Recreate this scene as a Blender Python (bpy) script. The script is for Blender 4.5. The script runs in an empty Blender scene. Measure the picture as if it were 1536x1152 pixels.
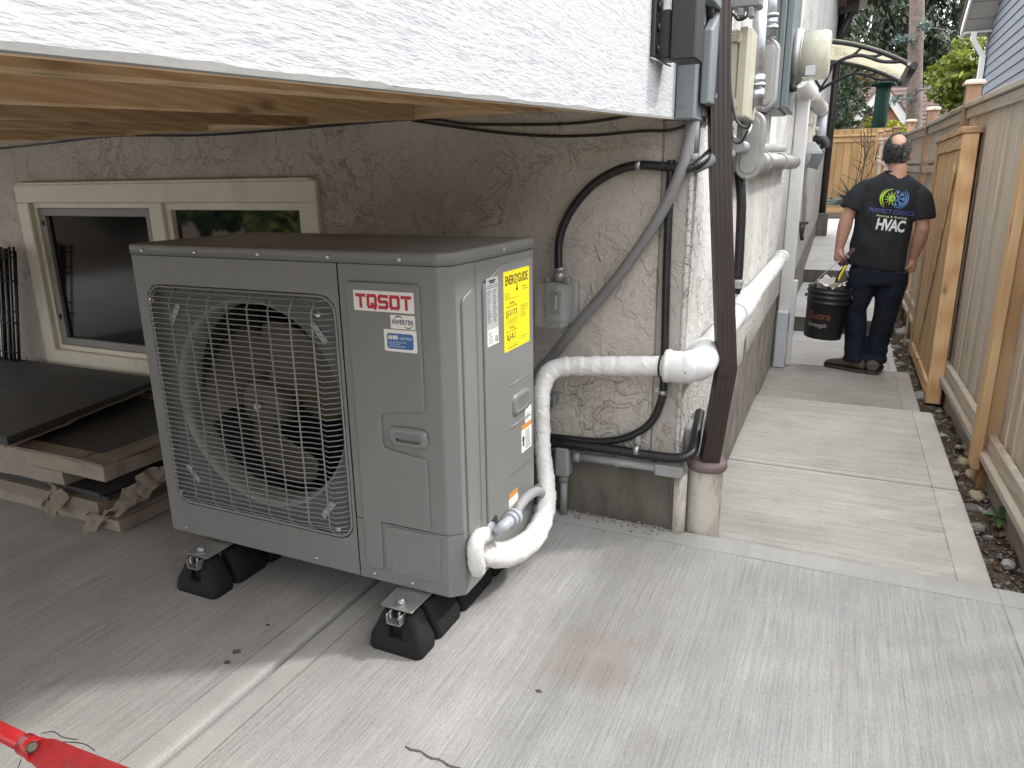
import bpy, bmesh, math, random
import numpy as np
from mathutils import Vector, Matrix, noise as mnoise
from mathutils.bvhtree import BVHTree
random.seed(7); RNG = np.random.default_rng(7)
R = math.radians
scene = bpy.context.scene
col = scene.collection

# ------------------------------------------------------------------ camera, sky, sun, exposure
FPX, CX, CY, HCAM = 1075.0, 768.0, 576.0, 1.10
_y, _p, _r = R(24.6), R(15.7), R(0.77)
FW = Vector((-math.sin(_y)*math.cos(_p), math.cos(_y)*math.cos(_p), -math.sin(_p)))
_rt = Vector((math.cos(_y), math.sin(_y), 0)); _up = _rt.cross(FW)
RT = _rt*math.cos(_r) - _up*math.sin(_r); UP = _up*math.cos(_r) + _rt*math.sin(_r)
cam_d = bpy.data.cameras.new('camera'); cam = bpy.data.objects.new('camera', cam_d); col.objects.link(cam)
cam_d.sensor_width = 36; cam_d.lens = FPX/1536*36; cam_d.clip_start = .02; cam_d.clip_end = 1000
M = Matrix((RT, UP, -FW)).transposed().to_4x4(); M.translation = (0, 0, HCAM); cam.matrix_world = M
scene.camera = cam

SUN_AZ, SUN_EL = R(54), R(43)
world = bpy.data.worlds.new("World"); scene.world = world; world.use_nodes = True
wn = world.node_tree; wn.nodes.clear()
sky = wn.nodes.new('ShaderNodeTexSky'); sky.sky_type = 'NISHITA'; sky.sun_disc = False
sky.sun_elevation = SUN_EL; sky.sun_rotation = SUN_AZ; sky.dust_density = 3.0; sky.air_density = 1.0
hs = wn.nodes.new('ShaderNodeHueSaturation'); hs.inputs['Saturation'].default_value = 0.22; hs.inputs['Value'].default_value = 1.0
bg = wn.nodes.new('ShaderNodeBackground'); bg.inputs[1].default_value = 0.15
wo = wn.nodes.new('ShaderNodeOutputWorld')
cl = wn.nodes.new('ShaderNodeMix'); cl.data_type = 'RGBA'; cl.inputs[0].default_value = .80; 
tc = wn.nodes.new('ShaderNodeTexCoord'); sx = wn.nodes.new('ShaderNodeSeparateXYZ'); wn.links.new(tc.outputs['Generated'], sx.inputs[0])
cr_w = wn.nodes.new('ShaderNodeValToRGB'); wn.links.new(sx.outputs[2], cr_w.inputs[0])      # bright overcast: the zenith about three times the horizon
cr_w.color_ramp.elements[0].color = (4.6, 4.65, 4.8, 1); cr_w.color_ramp.elements[1].color = (13.5, 13.7, 14.1, 1)
wn.links.new(cr_w.outputs[0], cl.inputs[7])
wn.links.new(sky.outputs[0], hs.inputs['Color']); wn.links.new(hs.outputs[0], cl.inputs[6]); wn.links.new(cl.outputs[2], bg.inputs[0]); wn.links.new(bg.outputs[0], wo.inputs[0])
sd = bpy.data.lights.new('sun', 'SUN'); sun = bpy.data.objects.new('sun', sd); col.objects.link(sun)
sd.energy = 1.0; sd.angle = R(4); sd.color = (1, .965, .90)
_s = Vector((math.cos(SUN_EL)*math.sin(SUN_AZ), math.cos(SUN_EL)*math.cos(SUN_AZ), math.sin(SUN_EL)))
sun.rotation_euler = (-_s).to_track_quat('-Z', 'Y').to_euler(); sun.location = _s*30
vs = scene.view_settings
vs.view_transform = 'Standard'; vs.look = 'None'; vs.gamma = 1; vs.use_curve_mapping = False; vs.exposure = 1.6
scene.render.engine = 'CYCLES'
scene.cycles.max_bounces = 10; scene.cycles.diffuse_bounces = 5; scene.cycles.transparent_max_bounces = 12

# ------------------------------------------------------------------ measuring: a sight line of the photo met with a real plane
def ray(x, y): return RT*((x-CX)/FPX) - UP*((y-CY)/FPX) + FW
CAM = Vector((0, 0, HCAM))
def onz(x, y, z): d = ray(x, y); return CAM + d*((z-HCAM)/d.z)
def onx(x, y, v): d = ray(x, y); return CAM + d*(v/d.x)
def ony(x, y, v): d = ray(x, y); return CAM + d*(v/d.y)

# ------------------------------------------------------------------ objects
def empty(name, loc, label, cat, group=None, kind=None):
    o = bpy.data.objects.new(name, None); col.objects.link(o); o.location = loc; o.empty_display_size = .05
    o['label'] = label; o['category'] = cat
    if group: o['group'] = group
    if kind: o['kind'] = kind
    return o
def tag(o, label=None, cat=None, group=None, kind=None):
    if label: o['label'] = label
    if cat: o['category'] = cat
    if group: o['group'] = group
    if kind: o['kind'] = kind
    return o
def world_of(p):
    v = Vector(p.location)
    while p.parent: p = p.parent; v += p.location
    return v
class MB:
    """collects shapes into one mesh"""
    def __init__(s): s.v = []; s.f = []; s.m = []; s.sm = []; s.mi = 0; s.smooth = False
    def add(s, vs, fs, smooth=None):
        b = len(s.v); s.v += [tuple(v) for v in vs]
        for f in fs: s.f.append(tuple(i+b for i in f)); s.m.append(s.mi); s.sm.append(s.smooth if smooth is None else smooth)
        return s
    def bm(s, bm, smooth=None):
        bm.verts.index_update()
        s.add([v.co[:] for v in bm.verts], [[v.index for v in f.verts] for f in bm.faces], smooth); bm.free(); return s
    def box(s, lo, hi, bev=0, rot=None, piv=None, seg=1):
        lo = Vector(lo); hi = Vector(hi); c = (lo+hi)/2; d = hi-lo
        bm = bmesh.new(); bmesh.ops.create_cube(bm, size=1)
        bmesh.ops.scale(bm, vec=d, verts=bm.verts)
        if bev: bmesh.ops.bevel(bm, geom=bm.edges[:], offset=min(bev, min(abs(x) for x in d)*.45), segments=seg, profile=.5, affect='EDGES')
        bmesh.ops.translate(bm, vec=c, verts=bm.verts)
        if rot is not None:
            pv = Vector(piv) if piv is not None else c
            bmesh.ops.transform(bm, matrix=Matrix.Translation(pv) @ rot.to_4x4() @ Matrix.Translation(-pv), verts=bm.verts)
        return s.bm(bm)
    def tube(s, pts, r, seg=12, cap=True, up=None):
        pts = [Vector(p) for p in pts]; n = len(pts)
        rr = r if isinstance(r, (list, tuple)) else [r]*n
        T = [((pts[min(i+1, n-1)]-pts[max(i-1, 0)]).normalized()) for i in range(n)]
        u = Vector(up) if up else Vector((0, 0, 1))
        if abs(T[0].dot(u)) > .95: u = Vector((1, 0, 0))
        u = (u - T[0]*u.dot(T[0])).normalized(); vs = []; fs = []
        for i in range(n):
            u = (u - T[i]*u.dot(T[i])).normalized(); w = T[i].cross(u)
            for k in range(seg):
                a = 2*math.pi*k/seg; vs.append(pts[i] + (u*math.cos(a)+w*math.sin(a))*rr[i])
        for i in range(n-1):
            for k in range(seg): fs.append((i*seg+k, i*seg+(k+1) % seg, (i+1)*seg+(k+1) % seg, (i+1)*seg+k))
        s.add(vs, fs, True)
        if cap:
            s.add(vs[:seg], [tuple(range(seg))[::-1]], False); s.add(vs[-seg:], [tuple(range(seg))], False)
        return s
    def loft(s, rings, cap=True, smooth=True):
        n = len(rings[0]); vs = [v for r in rings for v in r]; fs = []
        for i in range(len(rings)-1):
            for k in range(n): fs.append((i*n+k, i*n+(k+1) % n, (i+1)*n+(k+1) % n, (i+1)*n+k))
        if cap: fs.append(tuple(range(n))[::-1]); fs.append(tuple(range((len(rings)-1)*n, len(rings)*n)))
        return s.add(vs, fs, smooth)
    def prism(s, poly, axis, a0, a1, bev=0, seg=2):
        """poly: 2D points; axis 'y': (x,z) extruded along y; 'x': (y,z); 'z': (x,y)"""
        def P(q, a): return {'y': (q[0], a, q[1]), 'x': (a, q[0], q[1]), 'z': (q[0], q[1], a)}[axis]
        bm = bmesh.new(); A = [bm.verts.new(P(q, a0)) for q in poly]; B = [bm.verts.new(P(q, a1)) for q in poly]; n = len(poly)
        fa = bm.faces.new(A[::-1]); fb = bm.faces.new(B)
        for i in range(n): bm.faces.new((A[i], A[(i+1) % n], B[(i+1) % n], B[i]))
        bmesh.ops.recalc_face_normals(bm, faces=bm.faces)
        if bev:
            bmesh.ops.bevel(bm, geom=[e for e in fa.edges]+[e for e in fb.edges], offset=bev, segments=seg, profile=.5, affect='EDGES', clamp_overlap=True)
        return s.bm(bm)
    def build(s, name, mats, parent=None, center=None):
        if not s.v: s.v = [(0, 0, 0)]
        V = np.array(s.v, dtype=float); c = (V.min(0)+V.max(0))/2 if center is None else np.array(center, float)
        me = bpy.data.meshes.new(name); me.from_pydata((V-c).tolist(), [], s.f)
        for m in (mats if isinstance(mats, (list, tuple)) else [mats]): me.materials.append(m)
        me.polygons.foreach_set('material_index', s.m); me.polygons.foreach_set('use_smooth', s.sm); me.update()
        bm = bmesh.new(); bm.from_mesh(me); bmesh.ops.remove_doubles(bm, verts=bm.verts, dist=1e-6)
        bmesh.ops.recalc_face_normals(bm, faces=bm.faces); bm.to_mesh(me); bm.free()
        o = bpy.data.objects.new(name, me); col.objects.link(o)
        pw = world_of(parent) if parent else Vector()
        o.location = Vector(c)-pw
        if parent: o.parent = parent
        return o
def raw(name, V, F, mats, parent=None, smooth=False, mi=None):
    V = np.asarray(V, float); c = (V.min(0)+V.max(0))/2
    me = bpy.data.meshes.new(name); me.from_pydata((V-c).tolist(), [], F if isinstance(F, list) else F.tolist())
    for m in (mats if isinstance(mats, (list, tuple)) else [mats]): me.materials.append(m)
    if mi is not None: me.polygons.foreach_set('material_index', np.asarray(mi, dtype=np.int32))
    if smooth: me.polygons.foreach_set('use_smooth', [True]*len(me.polygons))
    me.update(); o = bpy.data.objects.new(name, me); col.objects.link(o)
    o.location = Vector(c)-(world_of(parent) if parent else Vector())
    if parent: o.parent = parent
    return o
def inst(src, name, parent, loc, rot=(0, 0, 0), sc=(1, 1, 1), material=None):
    o = src.copy(); col.objects.link(o); o.name = name; o.parent = parent
    o.location = Vector(loc)-(world_of(parent) if parent else Vector()); o.rotation_euler = rot; o.scale = sc
    return o
def copy_tree(o, parent=None):
    c = o.copy(); col.objects.link(c)
    if parent: c.parent = parent
    for ch in [x for x in col.objects if x.parent == o]: copy_tree(ch, c)
    return c
def spline(pts, n=8):
    P = [Vector(p) for p in pts]; out = []
    for i in range(len(P)-1):
        a, b, c, d = P[max(i-1, 0)], P[i], P[i+1], P[min(i+2, len(P)-1)]
        for k in range(n):
            t = k/n; out.append(.5*((2*b)+(c-a)*t+(2*a-5*b+4*c-d)*t*t+(3*b-3*c+d-a)*t**3))
    out.append(P[-1]); return out
def rrect(x0, y0, x1, y1, r, n=5):
    if not isinstance(r, (list, tuple)): r = [r]*4
    o = []
    for (cx, cy, a, q) in ((x1-r[0], y1-r[0], 0, r[0]), (x0+r[1], y1-r[1], 90, r[1]), (x0+r[2], y0+r[2], 180, r[2]), (x1-r[3], y0+r[3], 270, r[3])):
        for k in range(n+1): t = R(a+90*k/n); o.append((cx+q*math.cos(t), cy+q*math.sin(t)))
    return o
def roundpoly(pts, r, n=4):
    out = []; N_ = len(pts)
    for i in range(N_):
        a, b, c = Vector(pts[i-1]), Vector(pts[i]), Vector(pts[(i+1) % N_])
        d1 = (a-b); d2 = (c-b); q = min(r, d1.length*.45, d2.length*.45); p1 = b+d1.normalized()*q; p2 = b+d2.normalized()*q
        for k in range(n+1): t = k/n; out.append(tuple((1-t)**2*p1+2*t*(1-t)*b+t*t*p2))
    return out
_FONT = None
def text_shape(s, size, align='CENTER', bold=0.0, ext=0.0, shear=0.0, space=1.0):
    """flat text as (verts2d, faces), baseline at y=0"""
    cu = bpy.data.curves.new('t', 'FONT'); cu.body = s; cu.size = size; cu.align_x = align; cu.offset = bold; cu.shear = shear
    cu.space_character = space; cu.resolution_u = 3
    ob = bpy.data.objects.new('t', cu); col.objects.link(ob)
    dg = bpy.context.evaluated_depsgraph_get(); me = bpy.data.meshes.new_from_object(ob.evaluated_get(dg))
    V = [tuple(v.co[:2]) for v in me.vertices]; F = [tuple(p.vertices) for p in me.polygons]
    bpy.data.objects.remove(ob); bpy.data.curves.remove(cu); bpy.data.meshes.remove(me)
    return V, F
def put_flat(mb, VF, org, ux, uy, sx=1, sy=1, lift=None):
    V, F = VF; org = Vector(org); ux = Vector(ux); uy = Vector(uy)
    mb.add([org+ux*(v[0]*sx)+uy*(v[1]*sy) for v in V], F, False)
def evaluate(o):
    dg = bpy.context.evaluated_depsgraph_get(); return bpy.data.meshes.new_from_object(o.evaluated_get(dg))
def remesh(mb, name, mat, parent, voxel, smooth_it=6, fac=.5):
    o = mb.build(name, mat)
    m = o.modifiers.new('r', 'REMESH'); m.mode = 'VOXEL'; m.voxel_size = voxel; m.use_smooth_shade = True
    k = o.modifiers.new('s', 'SMOOTH'); k.iterations = smooth_it; k.factor = fac
    me = evaluate(o); o.modifiers.clear(); o.data = me
    if not me.materials: me.materials.append(mat)
    if parent: o.location = o.location-world_of(parent); o.parent = parent
    return o

# ------------------------------------------------------------------ node helpers
class NT:
    def __init__(s, name):
        s.mat = bpy.data.materials.new(name); s.mat.use_nodes = True; s.t = s.mat.node_tree; s.t.nodes.clear()
        s.out = s.n('ShaderNodeOutputMaterial'); s.b = s.n('ShaderNodeBsdfPrincipled'); s.l(s.b.outputs[0], s.out.inputs[0])
    def n(s, ty, **k):
        x = s.t.nodes.new(ty)
        for a, b in k.items(): setattr(x, a, b)
        return x
    def l(s, a, b): s.t.links.new(a, b)
    def set(s, sock, v):
        if isinstance(v, bpy.types.NodeSocket): s.l(v, sock)
        elif isinstance(v, (tuple, list)) and len(v) == 3 and sock.type == 'RGBA': sock.default_value = (*v, 1)
        else: sock.default_value = v
    def pos(s): return s.n('ShaderNodeNewGeometry').outputs['Position']
    def obj(s): return s.n('ShaderNodeTexCoord').outputs['Object']
    def rnd(s): return s.n('ShaderNodeObjectInfo').outputs['Random']
    def sep(s, v): x = s.n('ShaderNodeSeparateXYZ'); s.l(v, x.inputs[0]); return x.outputs
    def map(s, v, sc=(1, 1, 1), loc=(0, 0, 0), rot=(0, 0, 0)):
        x = s.n('ShaderNodeMapping'); s.l(v, x.inputs[0]); x.inputs['Scale'].default_value = sc; x.inputs['Rotation'].default_value = rot
        s.set(x.inputs['Location'], loc); return x.outputs[0]
    def noise(s, v, sc, det=3, ro=.55, dist=0):
        x = s.n('ShaderNodeTexNoise'); s.l(v, x.inputs['Vector']); x.inputs['Scale'].default_value = sc
        x.inputs['Detail'].default_value = det; x.inputs['Roughness'].default_value = ro; x.inputs['Distortion'].default_value = dist; return x.outputs['Fac']
    def vor(s, v, sc, feat='F1', rand=1):
        x = s.n('ShaderNodeTexVoronoi', feature=feat); s.l(v, x.inputs['Vector']); x.inputs['Scale'].default_value = sc; x.inputs['Randomness'].default_value = rand
        return x.outputs['Distance']
    def math(s, op, a, b=0.0, c=0.0, clamp=False):
        x = s.n('ShaderNodeMath', operation=op, use_clamp=clamp); s.set(x.inputs[0], a); s.set(x.inputs[1], b)
        s.set(x.inputs[2], c); return x.outputs[0]
    def ramp(s, f, stops, interp='LINEAR'):
        x = s.n('ShaderNodeValToRGB'); s.l(f, x.inputs[0]); e = x.color_ramp.elements; x.color_ramp.interpolation = interp
        while len(e) < len(stops): e.new(.5)
        for i, (p, c) in enumerate(stops):
            e[i].position = p; e[i].color = (*c, 1) if isinstance(c, (tuple, list)) else (c, c, c, 1)
        return x.outputs[0]
    def mix(s, f, a, b, mode='MIX'):
        x = s.n('ShaderNodeMix', data_type='RGBA', blend_type=mode); s.set(x.inputs[0], f); s.set(x.inputs[6], a); s.set(x.inputs[7], b); return x.outputs[2]
    def bump(s, h, st=.3, d=.005, prev=None):
        x = s.n('ShaderNodeBump'); s.l(h, x.inputs['Height']); x.inputs['Strength'].default_value = st; x.inputs['Distance'].default_value = d
        if prev is not None: s.l(prev, x.inputs['Normal'])
        return x.outputs[0]
    def fin(s, color=None, rough=None, normal=None, metal=None, **k):
        if color is not None: s.set(s.b.inputs['Base Color'], color)
        if rough is not None: s.set(s.b.inputs['Roughness'], rough)
        if metal is not None: s.set(s.b.inputs['Metallic'], metal)
        if normal is not None: s.l(normal, s.b.inputs['Normal'])
        for a, b in k.items(): s.set(s.b.inputs[a.replace('_', ' ')], b)
        return s.mat

def m_plain(name, c, rough=.5, metal=0, var=.12, nsc=9, bump=.05, bsc=120, dirt=None, spec=.5):
    t = NT(name); p = t.pos(); n = t.noise(p, nsc, 4)
    cc = t.mix(1.0, c, t.ramp(n, [(.25, 1-var), (.75, 1+var)]), 'MULTIPLY')
    if dirt:
        d = t.noise(t.map(p, (1, 1, .35)), dirt[1], 6, .65); cc = t.mix(t.ramp(d, [(.5, 0), (.72, dirt[2])]), cc, dirt[0])
    r = t.ramp(n, [(.2, max(rough-.08, .02)), (.8, min(rough+.08, 1))])
    nn = t.bump(t.noise(p, bsc, 2), bump, .002) if bump else None
    return t.fin(cc, r, nn, metal, Specular_IOR_Level=spec)

def m_concrete(name, along, c=(.335, .331, .320), bands=(), broom=1.0, stains=()):
    """broomed concrete: streaks run along axis; bands = (axis, centre, half width) smooth trowelled strips"""
    t = NT(name); p = t.pos(); x = t.sep(p)
    sc = (260, 5.5, 1) if along == 'y' else (5.5, 260, 1); sc2 = (120, 1.6, 1) if along == 'y' else (1.6, 120, 1); sc3 = (420, 60, 1) if along == 'y' else (60, 420, 1)
    wob = t.n('ShaderNodeVectorMath', operation='ADD'); t.l(p, wob.inputs[0])
    wn_ = t.n('ShaderNodeTexNoise'); t.l(p, wn_.inputs['Vector']); wn_.inputs['Scale'].default_value = 1.3
    ws = t.n('ShaderNodeVectorMath', operation='SCALE'); t.l(wn_.outputs['Color'], ws.inputs[0]); ws.inputs['Scale'].default_value = .007; t.l(ws.outputs[0], wob.inputs[1])
    q = wob.outputs[0]
    s1 = t.noise(t.map(q, sc), 1, 2, .6); s2 = t.noise(t.map(q, sc2), 1, 3, .6)
    s3 = t.noise(t.map(p, sc3), 1, 2, .6)
    streak = t.math('ADD', t.math('ADD', t.math('MULTIPLY', s1, .46), t.math('MULTIPLY', s2, .24)), t.math('MULTIPLY', s3, .30))
    mask = None; line = None
    for (ax, ce, hw) in bands:
        d = t.math('ABSOLUTE', t.math('SUBTRACT', x[ax], ce))
        m = t.math('GREATER_THAN', d, hw); li = t.math('LESS_THAN', t.math('ABSOLUTE', t.math('SUBTRACT', d, hw)), .0028)
        mask = m if mask is None else t.math('MINIMUM', mask, m); line = li if line is None else t.math('MAXIMUM', line, li)
    if mask is not None: stm = t.mix(t.math('MULTIPLY', mask, broom), (.5, .5, .5), streak)
    else: stm = streak
    big = t.noise(p, 1.1, 5, .6); mid = t.noise(p, 6, 4, .6); fine = t.noise(p, 260, 2, .7)
    cc = t.mix(1, c, t.ramp(big, [(.28, (.80, .79, .77)), (.52, (1, 1, 1)), (.78, (1.1, 1.09, 1.05))]), 'MULTIPLY')
    cc = t.mix(1, cc, t.ramp(mid, [(.3, .92), (.7, 1.06)]), 'MULTIPLY')
    cc = t.mix(1, cc, t.ramp(stm, [(.33, .66), (.5, 1.0), (.67, 1.22)]), 'MULTIPLY')
    cc = t.mix(1, cc, t.ramp(fine, [(.3, .86), (.7, 1.12)]), 'MULTIPLY')
    swp = t.noise(t.map(q, (14, .5, 1) if along == 'y' else (.5, 14, 1)), 1, 3, .6); cc = t.mix(1, cc, t.ramp(swp, [(.3, .92), (.7, 1.06)]), 'MULTIPLY')
    st = t.noise(p, 2.6, 6, .7, 1.2); cc = t.mix(t.ramp(st, [(.60, 0), (.76, .34)]), cc, (.20, .175, .14))
    sp = t.vor(p, 34); cc = t.mix(t.ramp(sp, [(.035, .75), (.06, 0)]), cc, (.10, .085, .07)); po = t.vor(p, 150); pg = t.ramp(t.noise(p, 4, 3), [(.45, 0), (.65, .7)]); cc = t.mix(t.math('MULTIPLY', t.ramp(po, [(.10, 1), (.17, 0)]), pg), cc, (.17, .155, .135)); ps = t.vor(t.map(p, (1, 1, 1), (5, 9, 0)), 80); cc = t.mix(t.ramp(ps, [(.05, .5), (.08, 0)]), cc, (.52, .51, .49))
    for (sx_, sy_, hx, hy, am, cl_) in stains:
        wx = t.math('ADD', x[0], t.math('MULTIPLY', t.noise(p, 6, 4, .6), .12)); wy = t.math('ADD', x[1], t.math('MULTIPLY', t.noise(p, 5, 4, .6), .12))
        fx_ = t.ramp(t.math('DIVIDE', t.math('ABSOLUTE', t.math('SUBTRACT', wx, sx_+.06)), hx), [(.75, 1), (1.0, 0)]); fy_ = t.ramp(t.math('DIVIDE', t.math('ABSOLUTE', t.math('SUBTRACT', wy, sy_+.06)), hy), [(.6, 1), (1.0, 0)])
        cc = t.mix(t.math('MULTIPLY', t.math('MULTIPLY', fx_, fy_), am), cc, cl_)
    if mask is not None: cc = t.mix(1, cc, t.ramp(mask, [(0, 1.07), (1, 1.0)]), 'MULTIPLY')
    dm = t.noise(t.map(p, (1, 1, 1), (7, 3, 0)), .9, 4, .6); cc = t.mix(t.ramp(dm, [(.55, 0), (.75, .25)]), cc, (.26, .22, .16))
    if line is not None: cc = t.mix(t.math('MULTIPLY', line, t.ramp(t.noise(p, 9, 4, .6), [(.35, .25), (.65, .8)])), cc, (.15, .14, .12))
    h = t.math('ADD', stm, t.math('MULTIPLY', fine, .35))
    return t.fin(cc, .88, t.bump(h, .55, .0035), Specular_IOR_Level=.25)

def m_stucco(name, c, dark, st=1.0, grime=.4):
    """skip-trowelled stucco: flat patches with torn ridges"""
    t = NT(name); p = t.pos()
    w = t.n('ShaderNodeTexNoise'); t.l(p, w.inputs['Vector']); w.inputs['Scale'].default_value = 5; w.inputs['Detail'].default_value = 4
    sv = t.n('ShaderNodeVectorMath', operation='SCALE'); t.l(w.outputs['Color'], sv.inputs[0]); sv.inputs['Scale'].default_value = .28
    av = t.n('ShaderNodeVectorMath', operation='ADD'); t.l(p, av.inputs[0]); t.l(sv.outputs[0], av.inputs[1]); q = av.outputs[0]
    a = t.noise(q, 4.6, 5, .55, .5); b = t.noise(q, 8.5, 4, .6, .7); sparse = t.ramp(t.noise(p, 2.7, 3), [(.44, .12), (.60, 1)])
    plate = t.ramp(a, [(.36, 0), (.385, .55), (.47, .6), (.495, .95), (.60, 1.0), (.615, .72)])
    plate2 = t.ramp(b, [(.42, 0), (.44, .5), (.57, .6), (.585, 1)])
    rid = t.math('ABSOLUTE', t.math('SUBTRACT', t.noise(q, 7, 4, .55, 1.0), .5)); ridge = t.math('MULTIPLY', t.ramp(rid, [(0, 1), (.018, .25), (.05, 0)]), sparse)
    f = t.noise(p, 150, 3, .7); f2 = t.noise(p, 38, 3, .6)
    h = t.math('ADD', t.math('MULTIPLY', plate, .50), t.math('MULTIPLY', t.math('MULTIPLY', plate2, sparse), .28))
    h = t.math('ADD', h, t.math('MULTIPLY', ridge, .40)); h = t.math('ADD', h, t.math('MULTIPLY', f, .18)); h = t.math('ADD', h, t.math('MULTIPLY', f2, .25))
    cr = t.ramp(t.math('ABSOLUTE', t.math('SUBTRACT', a, .486)), [(0, 1), (.010, .2), (.02, 0)])
    cr2 = t.ramp(t.math('ABSOLUTE', t.math('SUBTRACT', b, .43)), [(0, 1), (.010, .2), (.02, 0)])
    gate = t.ramp(t.noise(p, 3.1, 3), [(.42, 0), (.6, 1)])
    cc = t.mix(1, c, t.ramp(t.noise(p, 2.2, 5, .6), [(.3, .84), (.7, 1.1)]), 'MULTIPLY')
    cc = t.mix(1, cc, t.ramp(f, [(.3, .9), (.7, 1.08)]), 'MULTIPLY')
    cc = t.mix(t.math('MULTIPLY', t.math('MULTIPLY', cr, gate), .60), cc, dark); cc = t.mix(t.math('MULTIPLY', t.math('MULTIPLY', cr2, sparse), .40), cc, dark)
    g = t.noise(t.map(p, (1, 1, .5)), 4.5, 6, .7); cc = t.mix(t.ramp(g, [(.52, 0), (.75, grime)]), cc, dark)
    return t.fin(cc, .9, t.bump(h, .95*st, .014), Specular_IOR_Level=.2)

def m_wood(name, c1, c2, ax=2, gsc=1.0, rough=.7, knots=True, weather=0.0, grey=(.30, .28, .25)):
    t = NT(name); o = t.obj(); rn = t.rnd()
    off = t.n('ShaderNodeCombineXYZ'); rr = t.math('MULTIPLY', rn, 37.0)
    for i in range(3): t.l(rr, off.inputs[i])
    sc = [34*gsc]*3; sc[ax] = 1.6*gsc
    v = t.map(o, tuple(sc), off.outputs[0]); g = t.noise(v, 1, 4, .6, .8)
    sc2 = [9*gsc]*3; sc2[ax] = .7*gsc; v2 = t.map(o, tuple(sc2), off.outputs[0])
    wv = t.n('ShaderNodeTexWave', wave_type='RINGS'); t.l(v2, wv.inputs['Vector']); wv.inputs['Scale'].default_value = .9; wv.inputs['Distortion'].default_value = 5; wv.inputs['Detail'].default_value = 2; wv.inputs['Detail Scale'].default_value = .8
    f = t.math('ADD', t.math('MULTIPLY', g, .55), t.math('MULTIPLY', wv.outputs['Fac'], .3))
    cc = t.ramp(f, [(.18, c2), (.62, c1)])
    cc = t.mix(1, cc, t.ramp(rn, [(0, (.70, .68, .66)), (.5, (1, 1, 1)), (1, (1.18, 1.14, 1.08))]), 'MULTIPLY')
    if knots:
        sk = [7.0]*3; sk[ax] = 3.0; kv = t.vor(t.map(o, tuple(sk), off.outputs[0]), 1.0)
        cc = t.mix(t.ramp(kv, [(.07, .85), (.13, .25), (.2, 0)]), cc, tuple(x*.35 for x in c2))
    if weather:
        sw = [22.0]*3; sw[ax] = .9; w = t.noise(t.map(o, tuple(sw), off.outputs[0]), 1, 4, .65)
        w2 = t.noise(t.pos(), 1.7, 4, .6)
        cc = t.mix(t.math('MULTIPLY', t.ramp(t.math('ADD', t.math('MULTIPLY', w, .6), t.math('MULTIPLY', w2, .4)), [(.34, 0), (.6, 1)]), weather), cc, grey)
        cc = t.mix(t.ramp(w, [(.30, .75), (.42, 0)]), cc, tuple(x*.40 for x in grey))
    return t.fin(cc, rough, t.bump(g, .35, .003), Specular_IOR_Level=.3)

def m_leaf(name, cols, tr=.25, rough=.55, sc=2.5):
    t = NT(name); p = t.pos(); n = t.noise(p, sc, 3); w = t.n('ShaderNodeTexWhiteNoise', noise_dimensions='3D')
    vv = t.n('ShaderNodeVectorMath', operation='SNAP'); t.l(p, vv.inputs[0]); vv.inputs[1].default_value = (.16, .16, .16); t.l(vv.outputs[0], w.inputs['Vector'])
    f = t.math('ADD', t.math('MULTIPLY', n, .6), t.math('MULTIPLY', w.outputs[0], .4))
    k = len(cols); cc = t.ramp(f, [(.2+.6*i/(k-1), c) for i, c in enumerate(cols)])
    d = t.n('ShaderNodeBsdfTranslucent'); t.l(cc, d.inputs[0]); mx = t.n('ShaderNodeMixShader'); mx.inputs[0].default_value = tr
    t.fin(cc, rough); t.l(t.b.outputs[0], mx.inputs[1]); t.l(d.outputs[0], mx.inputs[2]); t.l(mx.outputs[0], t.out.inputs[0]); return t.mat
# ------------------------------------------------------------------ materials
_q = onz(890, 985, 0); _q2 = onz(1000, 900, 0)
M_PATIO = m_concrete('patio_concrete', 'y', bands=((0, -1.132, .075), (1, 2.17, .11), (0, .60, .115)), stains=((_q.x, _q.y, .11, .14, .27, (.24, .185, .125)), (_q2.x, _q2.y, .22, .30, .14, (.20, .18, .15))))
M_PATH = m_concrete('path_concrete', 'x', c=(.43, .415, .38), bands=((0, .60, .11), (1, 3.59, .05), (1, 4.83, .05)))
M_PATHD = m_concrete('path_concrete_dark', 'x', c=(.33, .315, .285), bands=((0, .555, .10), (1, 6.02, .045)))  # darker base than the neighbouring slabs
M_PATHN = m_concrete('path_concrete_far', 'x', c=(.52, .51, .49), bands=((0, .52, .09),))
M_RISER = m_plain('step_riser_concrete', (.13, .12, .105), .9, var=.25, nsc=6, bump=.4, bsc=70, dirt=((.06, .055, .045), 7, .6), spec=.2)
M_FOUND = m_plain('foundation_concrete', (.15, .14, .118), .92, var=.3, nsc=5, bump=.7, bsc=45, dirt=((.055, .05, .04), 8, .75), spec=.2)
M_FOUNDL = m_plain('pale_stained_foundation', (.27, .255, .225), .92, var=.3, nsc=5, bump=.6, bsc=45, dirt=((.085, .078, .065), 9, .7), spec=.2)
M_STUC = m_stucco('trowelled_stucco', (.53, .50, .445), (.19, .17, .14), 1.0, .38)
M_STUCW = m_stucco('pale_stucco', (.52, .515, .495), (.22, .20, .175), 1.2, .45)  # stucco with a cooler, less yellow base
M_STUCG = m_stucco('grey_corner_stucco', (.40, .375, .34), (.16, .14, .12), .5, .3)
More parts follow.
